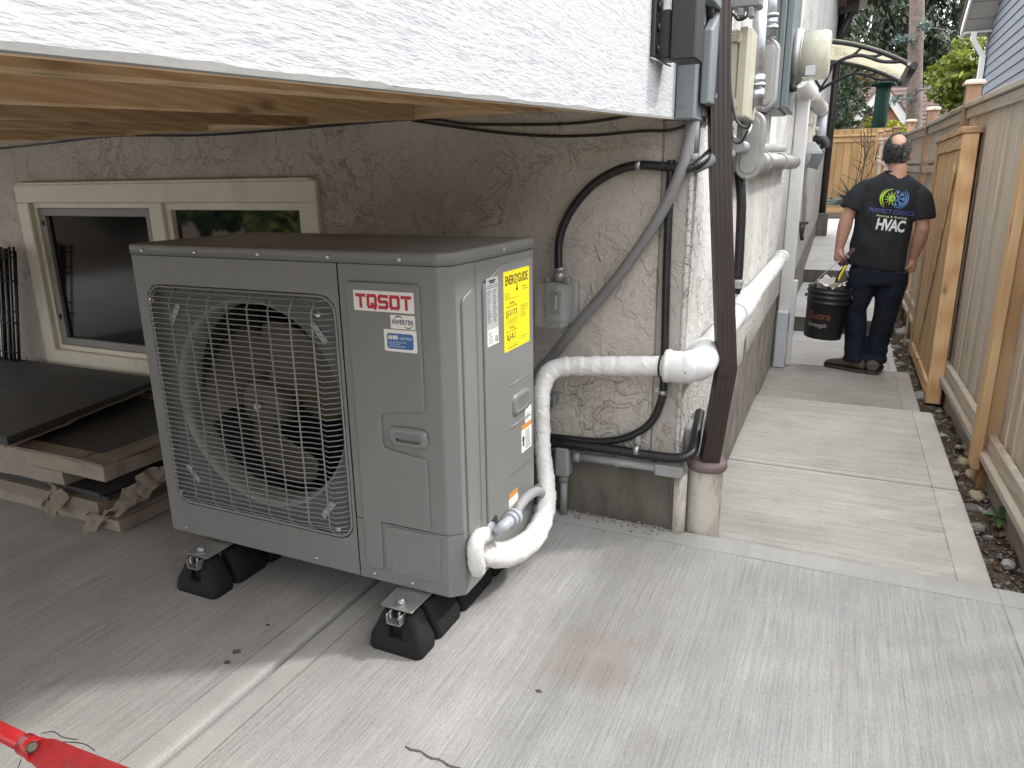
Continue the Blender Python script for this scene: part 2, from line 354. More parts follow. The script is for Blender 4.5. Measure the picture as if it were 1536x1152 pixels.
def _m_panel():
    t = NT('white_brushed_render'); p = t.pos(); a = t.noise(t.map(p, (90, 34, 190)), 1, 3, .55, .1); b = t.noise(t.map(p, (26, 9, 60)), 1, 2, .5)
    h = t.math('ADD', t.math('MULTIPLY', a, .7), t.math('MULTIPLY', b, .4))
    cc = t.mix(1, (.40, .407, .42), t.ramp(h, [(.30, (.70, .72, .76)), (.50, (.97, .97, .98)), (.62, (1.04, 1.04, 1.04))]), 'MULTIPLY')
    return t.fin(cc, .8, t.bump(h, .62, .006), Specular_IOR_Level=.2)
M_PANEL = _m_panel()
M_RENDERG = m_plain('grey_render_edge', (.26, .26, .255), .9, bump=.3, bsc=90)
M_PINEX = m_wood('pine_joist', (.62, .465, .295), (.48, .325, .185), 1, 3.0, .7)
M_PINEB = m_wood('pine_blocking', (.62, .475, .305), (.49, .34, .195), 0, 3.0, .7)
M_PLY = m_wood('plywood_floor', (.46, .33, .19), (.36, .25, .13), 0, .5, .75)
M_CEDAR = m_wood('new_cedar', (.58, .40, .225), (.44, .26, .125), 2, 1.0, .65)
M_CEDARY = m_wood('new_cedar_lengthwise', (.58, .40, .225), (.44, .27, .135), 1, 1.0, .65)
M_FENCE = m_wood('weathered_fence_board', (.50, .40, .295), (.33, .24, .16), 2, 1.2, .85, True, .80, (.42, .395, .355))
M_FENCEY = m_wood('weathered_fence_rail', (.44, .35, .26), (.30, .22, .15), 1, 1.2, .85, False, .85, (.40, .375, .33))
M_FPOST = m_wood('fence_post_wood', (.44, .27, .15), (.32, .18, .09), 2, 1.0, .8, True, .35, (.30, .26, .22))
M_TANF = m_wood('tan_fence_board', (.50, .33, .15), (.40, .24, .10), 2, 1.0, .75, False, .2, (.34, .27, .18))
M_TANX = m_wood('tan_fence_rail', (.50, .34, .17), (.40, .25, .11), 0, 1.0, .75, False, .3, (.36, .29, .20))
M_CAPW = m_wood('pale_cap_wood', (.66, .52, .42), (.50, .36, .26), 1, 1.0, .7, False, .2, (.6, .56, .52))
M_VINYL = m_plain('cream_vinyl', (.70, .67, .56), .45, var=.06, bump=0, dirt=((.33, .29, .21), 6, .35))
M_SASH = m_plain('grey_screen_frame', (.24, .235, .215), .5, var=.08, bump=0)
def _m_glass(name, c, ro=.04, spec=.5):
    t = NT(name); p = t.pos(); n = t.noise(p, 2.0, 4, .6)
    return t.fin(t.mix(t.ramp(n, [(.4, 0), (.7, 1)]), c, tuple(x*1.8 for x in c)), ro, Specular_IOR_Level=spec)
M_GLASS = _m_glass('dark_window_glass', (.010, .012, .015), .03, 1.0)
M_SCREEN = _m_glass('insect_screen', (.004, .0045, .006), .10, .22)
M_GREY = m_plain('heat_pump_paint', (.185, .189, .186), .40, var=.05, nsc=3, bump=.06, bsc=420, dirt=((.235, .23, .22), 4.5, .35))
M_GREYD = m_plain('inner_grey', (.16, .165, .165), .5, var=.06, bump=0)
M_SHROUD = m_plain('fan_shroud_lit', (.27, .275, .27), .45, var=.04, bump=0)  # casing grey lightened to stand in for light on the inner wall
M_RECESS = m_plain('grille_recess_shade', (.105, .108, .108), .5, var=.05, bump=0)  # casing grey darkened: the recess shadow is put into the colour
M_WIRE = m_plain('coated_grille_wire', (.235, .24, .236), .38, var=.03, bump=0)
M_COIL = m_plain('dark_coil', (.012, .012, .013), .8, var=.2, bump=.3, bsc=300)
M_FAN = m_plain('fan_plastic', (.062, .058, .034), .5, var=.05, bump=0)
M_FAND = m_plain('fan_hub_dark', (.10, .10, .09), .5, bump=0)
M_RUB = m_plain('black_rubber', (.012, .012, .013), .78, var=.25, bump=.6, bsc=420, spec=.3)
M_BLK = m_plain('black_plastic', (.012, .012, .014), .42, var=.1, bump=.1)
M_BLKS = m_plain('black_conduit', (.010, .010, .011), .38, var=.15, bump=.05)
M_ZINC = m_plain('galvanised_steel', (.42, .44, .46), .38, .85, .15, 40, .1, 200)
M_ALU = m_plain('cast_aluminium', (.33, .33, .32), .42, .6, .12, 20, .15, 160)
M_STEEL = m_plain('bright_screw', (.62, .62, .60), .3, .9, .05, 9, 0)
M_PVCG = m_plain('grey_pvc', (.29, .30, .305), .5, var=.08, bump=.04, dirt=((.20, .17, .13), 9, .5))
M_FLEXG = m_plain('grey_flexible_conduit', (.17, .17, .17), .5, var=.1, bump=.1)
M_WHIP = m_plain('light_grey_whip', (.36, .385, .42), .4, var=.04, bump=0)
M_WHITE = m_plain('white_pvc', (.64, .64, .638), .3, var=.03, bump=0)
M_WRAP = None
def _m_wrap():
    t = NT('white_vinyl_wrap'); p = t.pos(); a = t.noise(p, 70, 4, .6, .6); b = t.noise(p, 9, 4, .6)
    cc = t.mix(1, (.74, .735, .72), t.ramp(b, [(.3, (.86, .86, .85)), (.6, (1.02, 1.02, 1.02))]), 'MULTIPLY')
    cc = t.mix(t.ramp(a, [(.24, .35), (.38, 0)]), cc, (.42, .43, .46))
    return t.fin(cc, .42, t.bump(t.math('ADD', t.noise(p, 34, 3, .5, .8), t.math('MULTIPLY', a, .5)), .6, .008))
M_WRAP = _m_wrap()
M_GUTW = m_plain('white_gutter_paint', (.64, .64, .63), .4, var=.05, bump=.03, dirt=((.45, .42, .36), 7, .3))
M_GUTG = m_plain('light_grey_gutter', (.52, .54, .57), .45, var=.05, bump=.03)
M_BROWN = m_plain('brown_aluminium', (.028, .019, .016), .5, var=.18, nsc=14, bump=.1, bsc=90, dirt=((.075, .058, .048), 12, .4))
M_PINK = m_plain('faded_maroon_plastic', (.15, .108, .105), .6, var=.12, bump=.05, dirt=((.22, .17, .16), 9, .4))
M_BEIGE = m_plain('dirty_beige_pipe', (.52, .495, .43), .55, var=.08, bump=.04, dirt=((.16, .125, .08), 26, .75))
def _spots(m):
    return m
M_TANB = m_plain('yellowed_tan_plastic', (.36, .34, .262), .5, var=.05, bump=0, dirt=((.30, .27, .19), 5, .4))
M_PANELG = m_plain('meter_panel_grey', (.115, .14, .145), .42, var=.06, bump=.02)
M_BOXG = m_plain('service_box_grey', (.165, .185, .195), .45, var=.06, bump=.04)
M_BOXD = m_plain('charcoal_box', (.016, .017, .019), .5, var=.1, bump=.05)
def _m_clear(name, c, al):
    t = NT(name); tr = t.n('ShaderNodeBsdfTransparent'); mx = t.n('ShaderNodeMixShader'); mx.inputs[0].default_value = al
    t.fin(c, .25); t.l(tr.outputs[0], mx.inputs[1]); t.l(t.b.outputs[0], mx.inputs[2]); t.l(mx.outputs[0], t.out.inputs[0]); return t.mat
M_CLEAR = _m_clear('clear_polycarbonate', (.55, .55, .52), .30)
M_METERG = _m_clear('yellowed_meter_cover', (.56, .55, .44), .66)
def _m_canopy():
    t = NT('canopy_polycarbonate'); tr = t.n('ShaderNodeBsdfTransparent'); tl = t.n('ShaderNodeBsdfTranslucent'); tl.inputs[0].default_value = (.78, .72, .54, 1)
    m1 = t.n('ShaderNodeMixShader'); m2 = t.n('ShaderNodeMixShader'); m1.inputs[0].default_value = .25; p = t.pos()
    t.l(t.ramp(t.noise(p, 2.2, 3), [(.35, .35), (.6, .72)]), m2.inputs[0]); t.fin((.62, .58, .45), .2)
    t.l(tl.outputs[0], m1.inputs[1]); t.l(t.b.outputs[0], m1.inputs[2]); t.l(m1.outputs[0], m2.inputs[1]); t.l(tr.outputs[0], m2.inputs[2]); t.l(m2.outputs[0], t.out.inputs[0]); return t.mat
M_CANOPY = _m_canopy()
M_YEL = m_plain('yellow_label', (.86, .70, .015), .5, var=.02, bump=0)
M_LABW = m_plain('white_label', (.76, .76, .72), .5, var=.02, bump=0)
M_LABG = m_plain('silver_label', (.42, .43, .44), .4, var=.03, bump=0)
M_BLUE = m_plain('label_blue', (.03, .13, .36), .45, var=.02, bump=0)
M_ORG = m_plain('label_orange', (.62, .25, .05), .5, var=.02, bump=0)
M_INK = m_plain('black_ink', (.012, .012, .012), .6, var=.02, bump=0)
M_NAVY = m_plain('navy_ink', (.02, .02, .09), .6, var=.02, bump=0)
M_GRNI = m_plain('green_ink', (.05, .20, .06), .6, var=.02, bump=0)
M_REDL = m_plain('red_letter', (.47, .02, .045), .5, var=.02, bump=0)
M_CARD = m_plain('brown_cardboard', (.215, .18, .138), .9, var=.15, nsc=8, bump=.3, bsc=60, dirt=((.12, .09, .06), 6, .5))
M_CARDG = m_plain('grey_dirty_cardboard', (.29, .25, .20), .9, var=.2, nsc=7, bump=.3, bsc=60, dirt=((.10, .085, .065), 7, .6))
M_SLATE = m_plain('dark_grey_panel', (.040, .039, .040), .55, var=.2, nsc=6, bump=.1, dirt=((.09, .085, .08), 9, .3))
M_RED = m_plain('red_paint', (.45, .02, .024), .32, var=.12, nsc=20, bump=.08, dirt=((.16, .06, .05), 22, .5))
M_REDD = m_plain('scuffed_red_paint', (.34, .02, .025), .5, var=.25, nsc=30, bump=.2, dirt=((.15, .10, .09), 26, .6))
M_RUST = m_plain('dull_bolt', (.12, .095, .075), .6, .5, .3, 30, .3)
M_SOIL = None
def _m_soil():
    t = NT('dark_soil'); p = t.pos(); a = t.noise(p, 9, 6, .7); b = t.noise(p, 60, 4, .7); v = t.vor(p, 45)
    cc = t.ramp(a, [(.25, (.035, .025, .018)), (.5, (.085, .06, .04)), (.75, (.15, .115, .08))])
    cc = t.mix(1, cc, t.ramp(b, [(.25, .5), (.75, 1.5)]), 'MULTIPLY')
    cc = t.mix(t.ramp(v, [(.10, .5), (.2, 0)]), cc, (.26, .22, .17))
    return t.fin(cc, .95, t.bump(t.math('ADD', b, v), .9, .012), Specular_IOR_Level=.15)
M_SOIL = _m_soil()
M_STONE = [m_plain('grey_rock', (.23, .22, .21), .9, var=.25, nsc=12, bump=.5, bsc=60), m_plain('tan_cobble', (.33, .26, .17), .85, var=.2, nsc=14, bump=.3, bsc=60),
           m_plain('pale_chunk', (.33, .325, .31), .9, var=.15, nsc=12, bump=.5, bsc=60), m_plain('dark_rock', (.12, .115, .11), .9, var=.25, nsc=12, bump=.5, bsc=60)]
M_BARKC = m_plain('dark_wood_chip', (.07, .048, .03), .95, var=.3, nsc=30, bump=.3)
M_SIDING = m_plain('grey_siding', (.155, .178, .210), .65, var=.06, nsc=3, bump=.1, bsc=60)
M_TRIM = m_plain('white_trim', (.74, .74, .72), .5, var=.04, bump=0)
M_SOFF = m_plain('soffit_grey', (.50, .50, .48), .6, var=.04, bump=0)
M_SHINGLE = m_plain('brown_shingle', (.15, .105, .09), .9, var=.25, nsc=4, bump=.3, bsc=14)
M_BRICKW = m_plain('brown_brick_wall', (.30, .155, .085), .9, var=.2, nsc=5, bump=.2, bsc=20)
M_GREENP = m_plain('dark_green_paint', (.004, .018, .013), .8, var=.1, bump=0, spec=.12)
M_BARK = m_plain('grey_brown_bark', (.17, .135, .115), .95, var=.4, nsc=11, bump=.9, bsc=26)
M_BARKD = m_plain('dark_bark', (.06, .048, .038), .95, var=.4, nsc=9, bump=.8, bsc=20)

# ------------------------------------------------------------------ the setting: ground, patio, path
ground_prof = [(-60, -.46), (7.0, -.46), (7.6, -.40), (10.0, -.30), (10.3, -.14), (15.0, .32), (16, .36), (60, .40), (260, .4)]
g = MB(); gx = [-120, -8, -4, 0, 2, 8, 120]
gv = [(x, y, z) for (y, z) in ground_prof for x in gx]; n = len(gx)
g.add(gv, [(i*n+k, i*n+k+1, (i+1)*n+k+1, (i+1)*n+k) for i in range(len(ground_prof)-1) for k in range(n-1)])
tag(g.build('ground', M_SOIL), 'bare dark ground around the house', kind='structure')
PE = 2.16
def slab(name, x0, x1, y0, y1, z1, m, label, th=.3, bev=.010, mr=None, z2=None):
    b = MB(); b.box((x0, y0, z1-th), (x1, y1, z1), bev, seg=3)
    if z2 is not None:                    # rises towards the far end
        b.v = [(v[0], v[1], v[2]+(z2-z1)*(v[1]-y0)/(y1-y0)) for v in b.v]
    o = b.build(name, [m]+([mr] if mr else []))
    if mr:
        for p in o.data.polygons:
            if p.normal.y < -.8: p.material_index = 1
    return tag(o, label, kind='structure')
slab('patio_slab', -9, -1.1385, -6, PE-.001, 0, M_PATIO, 'broomed concrete patio slab under the overhang', .42, .014)
slab('patio_slab', -1.1255, .585, -6, PE, 0, M_PATIO, 'broomed concrete patio slab beside the open path', .42, .014)
slab('patio_joint', -1.15, -1.10, -5.99, PE-.004, -.022, M_RISER, 'tooled joint between the two patio slabs', .3, 0)
slab('path_slab', -.43, .60, PE+.004, 3.580, -.28, M_PATH, 'broomed path slab just below the patio edge', .2, .008)
slab('path_slab', -.43, .60, 3.600, 4.83, -.28, M_PATH, 'broomed path slab beyond the cut joint', .2, .012)
slab('path_joint', -.43, .59, 3.57, 3.61, -.300, M_RISER, 'grooved joint across the path', .1, 0)
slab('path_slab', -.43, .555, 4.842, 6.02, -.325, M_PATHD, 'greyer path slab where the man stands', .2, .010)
slab('path_slab', -.43, .505, 6.032, 7.52, -.35, M_PATHN, 'path slab in front of the first step', .2, .010)
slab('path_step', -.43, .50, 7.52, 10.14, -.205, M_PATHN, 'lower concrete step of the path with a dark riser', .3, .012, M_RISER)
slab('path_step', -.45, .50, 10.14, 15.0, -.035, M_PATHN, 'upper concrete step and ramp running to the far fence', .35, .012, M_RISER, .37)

# soil bed between path and fence
nx, ny = 26, 260; V = []; F = []
for j in range(ny+1):
    y = 2.3+8.2*j/ny
    base = -.345 if y < 7.4 else (-.345+.12*(y-7.4)/2.8)
    for i in range(nx+1):
        x = .48+.48*i/nx; q = Vector((x*6, y*6, .3))
        dz = .035*mnoise.noise(q)+.022*mnoise.noise(q*3.3)+.012*mnoise.noise(q*9)
        V.append((x, y, base+dz-.03*max(0, 1-abs(i-nx/2)/(nx/2))+.02*(i/nx)))
for j in range(ny):
    for i in range(nx): a = j*(nx+1)+i; F.append((a, a+1, a+nx+2, a+nx+1))
tag(raw('soil_bed', V, F, M_SOIL, smooth=True), 'strip of rough soil between the path and the fence', kind='structure')
# crumbs of gravel and chips on it
gv, gf, gm = [], [], []
for k in range(4200):
    y = RNG.uniform(2.35, 9.5); x = RNG.uniform(.52, .82); s = RNG.uniform(.003, .011)*(1 if RNG.random() < .93 else 1.7)
    z = -.355+.03*mnoise.noise(Vector((x*6, y*6, .3))) + (0 if y < 7.4 else .12*(y-7.4)/2.8)
    b = len(gv); o = RNG.normal(0, s*.35, (6, 3))
    for q, d in enumerate([(1, 0, 0), (-1, 0, 0), (0, 1, 0), (0, -1, 0), (0, 0, .7), (0, 0, -.7)]):
        gv.append((x+d[0]*s+o[q][0], y+d[1]*s*1.2+o[q][1], z+d[2]*s+o[q][2]*.5))
    mi = RNG.choice(6, p=[.2, .08, .02, .30, .22, .18])
    for f in ((0, 2, 4), (2, 1, 4), (1, 3, 4), (3, 0, 4), (2, 0, 5), (1, 2, 5), (3, 1, 5), (0, 3, 5)): gf.append(tuple(b+i for i in f)); gm.append(mi)
tag(raw('gravel', gv, gf, M_STONE+[M_CARD, M_BARKC], mi=gm), 'loose gravel and wood chips on the soil strip', 'gravel', kind='stuff')

def stone(x, y, z, s, mi, label, flat=.65, seed=0, group='stones on the soil strip', cat='stone'):
    bm = bmesh.new(); bmesh.ops.create_icosphere(bm, subdivisions=3, radius=1)
    for v in bm.verts:
        q = v.co.copy()+Vector((seed*3.1, seed*1.7, seed)); k = 1+.28*mnoise.noise(q*1.3)+.10*mnoise.noise(q*3.5)
        v.co *= k; v.co.z *= flat
        if mi in (0, 2): v.co = Vector([round(c*2.2)/2.2*.35+c*.65 for c in v.co])
    bm.normal_update()
    b = MB(); b.smooth = mi in (1,)
    for v in bm.verts: v.co = Vector((x+v.co.x*s, y+v.co.y*s*1.15, z+v.co.z*s))
    b.bm(bm); o = b.build('stone', M_STONE[mi]); tag(o, label, cat, group); return o
stones = [((1385, 592), .075, 0, 'blocky grey rock at the foot of the leaning gate'), ((1354, 497), .11, 2, 'pale broken concrete chunk beside the man'), ((1361, 512), .08, 0, 'low grey rock under the pale broken chunk'),
          ((1453, 668), .035, 1, 'largest tan cobble against the fence rail'), ((1456, 679), .030, 1, 'rounded tan cobble just below the largest one'), ((1447, 690), .035, 1, 'oval tan cobble lowest of the cobble trio'),
          ((1438, 668), .022, 2, 'small white pebble left of the tan cobbles'), ((1462, 709), .045, 1, 'wide flat tan stone beside the fence post'), ((1466, 740), .036, 1, 'thin tan stone below the fence post'),
          ((1460, 760), .035, 3, 'dark grey stone near the weed'), ((1470, 762), .026, 0, 'small grey stone right of the dark one'), ((1413, 652), .035, 2, 'pale flat stone beside the path edge'),
          ((1513, 843), .030, 2, 'bright white chunk in the soil by the patio corner'), ((1467, 788), .034, 0, 'bluish grey stone beside the path slab edge'), ((1350, 545), .045, 0, 'grey rock left of the gate foot'),
          ((1362, 560), .04, 3, 'dark rock in front of the gate foot'), ((1345, 520), .05, 0, 'jagged grey rock by the narrow slab'), ((1434, 708), .02, 1, 'little brown stone by the cut joint'), ((1404, 632), .03, 3, 'dark stone at the slab corner')]
for i, ((px, py), s, mi, lab) in enumerate(stones):
    s *= .82 if mi in (0, 2) else 1; p = onz(px, py, -.335); stone(p.x, p.y, -.340-.22*s, s, mi, lab, .65, i+1)

# weed with broad leaves
wp = onz(1503, 783, -.33); weed = empty('weed', wp, 'green broad leaved weed growing in the soil strip', 'weed')
M_WEED = m_leaf('weed_leaf', [(.05, .12, .03), (.10, .22, .07)], .2)
for k, (az, ln, el) in enumerate([(170, .085, 25), (250, .075, 15), (20, .06, 35), (95, .085, 70), (310, .06, 30)]):
    d = Vector((math.cos(R(az)), math.sin(R(az)), 0)); w = Vector((-d.y, d.x, 0)); b = MB(); rows = []
    for i in range(7):
        t = i/6; hw = .017*math.sin(math.pi*min(1, t*.9+.08))**.8; c = Vector(wp)+d*(ln*t*math.cos(R(el)))+Vector((0, 0, .012+ln*t*math.sin(R(el))-.03*t*t))
        rows.append([c-w*hw+Vector((0, 0, hw*.35)), c, c+w*hw+Vector((0, 0, hw*.35))])
    vs = [v for r in rows for v in r]; b.add(vs, [(i*3+j, i*3+j+1, i*3+j+4, i*3+j+3) for i in range(6) for j in range(2)], True); b.build('leaf', M_WEED, weed)

# ------------------------------------------------------------------ the house
house = empty('house', (-.41, 2.15, 0), 'stuccoed house with a low overhanging floor and side wall along the path', 'house')
WX0, WX1, WZ0, WZ1 = -3.44, -1.735, .285, 1.118
ZT = 1.325
b = MB()
b.box((-6, 2.15, .215), (WX0, 2.4, ZT)); b.box((WX1, 2.15, .215), (-.50, 2.4, ZT)); b.box((WX0, 2.151, .215), (WX1, 2.4, WZ0)); b.box((WX0, 2.151, WZ1), (WX1, 2.4, ZT))
b.build('back_wall', M_STUC, house)
b = MB(); b.box((-.50, 2.146, .225), (-.412, 2.42, 1.27), .008); b.build('corner_strip', M_STUCG, house)
b = MB(); pts = [(-.414+.004*mnoise.noise(Vector((0, 0, z*9))), 2.149, z) for z in np.linspace(.2, 1.26, 40)]; b.tube(pts, [.008+.003*mnoise.noise(Vector((1, 3, q[2]*14))) for q in pts], 6); b.build('corner_bead', M_STUCW, house)
b = MB(); b.prism([(2.16, .235), (2.9, .225), (3.75, .205), (3.76, .30), (3.84, .33), (3.90, .21), (5.0, .25), (5.95, .25), (5.96, .12), (13, .5), (13, 3.5), (2.16, 3.5)], 'x', -.65, -.41, 0); b.build('side_wall', M_STUCW, house)
b = MB(); b.box((-6, 2.172, -.5), (-.43, 2.42, .215)); b.build('foundation_wall', M_FOUND, house)
b = MB(); b.box((-.64, 2.175, -.6), (-.425, 13, .6)); b.build('foundation_wall', M_FOUNDL, house)
b = MB(); b.box((-.50, 2.062, 1.27), (-.452, 2.4, 3.5)); b.build('upper_wall', M_STUCW, house)
b = MB(); b.box((-6, 12.9, -.6), (-.42, 13.1, 3.5)); b.build('far_wall', M_STUCW, house)
b = MB(); b.box((-6.2, 1.9, 3.501), (-.30, 13.4, 3.65)); b.build('roof_slab', M_SHINGLE, house)
# window: frame, mullion, sash, panes
def boxframe(mb, x0, x1, z0, z1, w, y0, y1, bev=.004):
    mb.box((x0, y0, z0), (x1, y1, z0+w), bev); mb.box((x0, y0, z1-w), (x1, y1, z1), bev)
    mb.box((x0, y0+.0006, z0+w-.001), (x0+w, y1-.0006, z1-w+.001), bev); mb.box((x1-w, y0+.0006, z0+w-.001), (x1, y1-.0006, z1-w+.001), bev)
win = MB(); boxframe(win, WX0, WX1, WZ0, WZ1, .078, 2.128, 2.2); win.box((WX0+.03, 2.118, WZ1), (WX1-.02, 2.17, WZ1+.010), .003); window = win.build('window', M_VINYL, house)
b = MB(); b.box((-2.60, 2.136, WZ0+.078), (-2.53, 2.2, WZ1-.078), .004); b.build('mullion', M_VINYL, window)
b = MB(); boxframe(b, WX0+.079, -2.601, WZ0+.079, WZ1-.079, .022, 2.150, 2.2, .002); b.build('window_bead', M_VINYL, window)
b = MB(); boxframe(b, WX0+.102, -2.624, WZ0+.102, WZ1-.102, .034, 2.158, 2.19, .002); b.build('sash', M_SASH, window)
b = MB(); boxframe(b, -2.529, WX1-.079, WZ0+.079, WZ1-.079, .028, 2.152, 2.2, .002); b.build('sash', M_VINYL, window)
b = MB(); b.box((WX0+.13, 2.176, WZ0+.13), (-2.65, 2.182, WZ1-.13)); b.build('pane', M_SCREEN, window)
b = MB(); b.box((-2.502, 2.176, WZ0+.1), (WX1-.105, 2.182, WZ1-.1)); b.build('pane', M_GLASS, window)
for (x, z) in ((WX0+.118, .95), (WX0+.118, .52)):
    b = MB(); b.box((x-.006, 2.152, z-.012), (x+.006, 2.160, z+.012), .002); b.build('screen_clip', M_BLK, window)

# the overhanging floor: joists, blocking, floor boards and rendered side panel
SL = .046; YF = -1.2
def zs(z, y): return z-SL*(2.15-y)
def sheared(mb): mb.v = [(v[0], v[1], zs(v[2], v[1])) for v in mb.v]; return mb
jx = [-.4795, -.87, -1.31, -1.74, -2.20, -2.64, -3.09, -3.53, -3.97, -4.41, -4.85]
JD = .150
for i, x in enumerate(jx):
    zb = 1.266 if i == 0 else 1.300
    b = MB(); b.box((x-.019, YF, zb), (x+.019, 2.146, zb+JD), .003); b.build('joist', M_PINEX, house) if False else sheared(b).build('joist', M_PINEX, house)
for i in range(len(jx)-1):
    b = MB(); b.box((jx[i+1]+.0195, 2.09, 1.302), (jx[i]-.0195, 2.128, 1.302+JD-.002), .003); sheared(b).build('blocking', M_PINEB, house)
b = MB(); b.box((-5.2, YF, 1.300+JD+.001), (-.475, 2.146, 1.300+JD+.02)); sheared(b).build('floor_boards', M_PLY, house)
b = MB(); b.box((-.4595, YF-.02, 1.2675), (-.4505, 2.058, 2.5)); sheared(b).build('rendered_side_panel', M_PANEL, house)
b = MB()
pts = []
for k in range(120):
    y = YF+(2.055-YF)*k/119; pts.append((y, .0055+.003*mnoise.noise(Vector((y*9, 0, 2)))+.003*mnoise.noise(Vector((y*31, 0, 5)))))
vs = []
for (y, h) in pts: vs += [(-.4598, y, 1.2625), (-.4475, y, 1.2625), (-.4465, y, 1.2625+h), (-.4598, y, 1.2625+h)]
b.add(vs, [(4*k+i, 4*k+(i+1) % 4, 4*k+4+(i+1) % 4, 4*k+4+i) for k in range(119) for i in range(4)]+[(0, 1, 2, 3), (476, 477, 478, 479)], False)
sheared(b).build('render_drip_edge', M_RENDERG, house)
b = MB(); b.box((-5.2, YF-.04, 1.266), (-.475, YF-.001, 2.4)); sheared(b).build('front_panel', M_PANEL, house)
p = ony(985, 6, 2.1); b = MB(); b.box((-.56, 1.99, p.z), (-.40, 2.14, p.z+.10), .006); b.build('trim_board', M_TANB, house)
# ------------------------------------------------------------------ heat pump
AX0, AX1, AXF, AY0, AYC, AY1, AZ0, AZ1 = -1.738, -.763, -.793, 1.350, 1.377, 1.815, .118, .926
hp = empty('heat_pump', (-1.25, 1.58, AZ0), 'grey outdoor heat pump with a round fan behind a wire grille and red lettering', 'heat pump')
def plan(g=0.0):
    return roundpoly([(AX0-g, AY0-g), (AXF+g*.4, AY0-g), (AX1+g, AYC-g*.4), (AX1+g, AY1+g), (AX0-g, AY1+g)], .0045)
# front panel with the fan opening
FC = (-1.368, .538); FR = .285; SEAM = -1.060
N_ = 96; oy = AY0
def ringpts(r, y, n=N_): return [(FC[0]+r*math.cos(2*math.pi*k/n), y, FC[1]+r*math.sin(2*math.pi*k/n)) for k in range(n)]
def rectray(x0, x1, z0, z1, y):
    o = []
    for k in range(N_):
        a = 2*math.pi*k/N_; dx, dz = math.cos(a), math.sin(a)
        t = min([(x1-FC[0])/dx if dx > 1e-6 else 9, (x0-FC[0])/dx if dx < -1e-6 else 9, (z1-FC[1])/dz if dz > 1e-6 else 9, (z0-FC[1])/dz if dz < -1e-6 else 9])
        o.append((FC[0]+dx*t, y, FC[1]+dz*t))
    for cxx in (x0, x1):
        for czz in (z0, z1):
            j = min(range(N_), key=lambda k: (o[k][0]-cxx)**2+(o[k][2]-czz)**2); o[j] = (cxx, y, czz)
    return o
def bridge(mb, A, B, smooth=False):
    n = len(A); mb.add(list(A)+list(B), [(k, (k+1) % n, n+(k+1) % n, n+k) for k in range(n)], smooth)
b = MB(); x0, x1, z0, z1 = AX0, SEAM-.001, AZ0, AZ1
GR = (-1.700, -1.070, .213, .852)                         # recess that holds the grille
_d = rrect(GR[0], GR[2], GR[1], GR[3], .045, 12); _dense = []
for _a, _b in zip(_d, _d[1:]+_d[:1]):
    for _k in range(40): _dense.append((_a[0]+(_b[0]-_a[0])*_k/40, _a[1]+(_b[1]-_a[1])*_k/40))
_an = [math.atan2(q[1]-FC[1], q[0]-FC[0]) % (2*math.pi) for q in _dense]; rc = []
for _k in range(N_):
    _t = 2*math.pi*_k/N_; j = min(range(len(_an)), key=lambda i: min(abs(_an[i]-_t), 2*math.pi-abs(_an[i]-_t))); rc.append(_dense[j])
R1 = [(q[0], AY0, q[1]) for q in rc]
out = []
for q in rc:
    dx, dz = q[0]-FC[0], q[1]-FC[1]
    t = min([(x1-FC[0])/dx if dx > 1e-6 else 99, (x0-FC[0])/dx if dx < -1e-6 else 99, (z1-FC[1])/dz if dz > 1e-6 else 99, (z0-FC[1])/dz if dz < -1e-6 else 99])
    out.append((FC[0]+dx*t, AY0, FC[1]+dz*t))
for cxx in (x0, x1):
    for czz in (z0, z1):
        j = min(range(len(out)), key=lambda k: (out[k][0]-cxx)**2+(out[k][2]-czz)**2); out[j] = (cxx, AY0, czz)
bridge(b, out, R1)
b.box((AX0, AY0+.0005, AZ0), (AX0+.012, AY1, AZ1), 0)
b.build('front_panel', M_GREY, hp)
b = MB()
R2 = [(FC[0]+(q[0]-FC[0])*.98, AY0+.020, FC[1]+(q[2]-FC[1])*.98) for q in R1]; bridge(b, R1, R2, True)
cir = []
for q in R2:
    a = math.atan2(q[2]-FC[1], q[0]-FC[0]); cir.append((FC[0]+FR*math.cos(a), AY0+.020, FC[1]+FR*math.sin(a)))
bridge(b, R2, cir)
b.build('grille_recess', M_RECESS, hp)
b = MB(); prev = cir
for (dr, dy) in ((-.004, .003), (-.010, .010), (-.013, .022), (-.013, .070)):
    cur = [(FC[0]+(q[0]-FC[0])*(FR+dr)/FR, AY0+.020+dy, FC[1]+(q[2]-FC[1])*(FR+dr)/FR) for q in cir]; bridge(b, prev, cur, True); prev = cur
b.build('fan_shroud', M_SHROUD, hp)
b = MB(); b.box((AX0+.02, AY1-.05, AZ0+.01), (-1.02, AY1-.02, AZ1-.01)); b.box((-1.02, AY0+.03, AZ0+.01), (-1.012, AY1-.02, AZ1-.01)); b.build('heat_exchanger', M_COIL, hp)
b = MB(); b.prism(plan(-.006), 'z', AZ0+.001, AZ0+.012, 0); b.build('base_pan', M_GREY, hp)
b = MB(); b.box((AX0+.001, AY1-.006, AZ0), (AX1-.001, AY1, AZ1)); b.build('rear_guard', M_GREYD, hp)
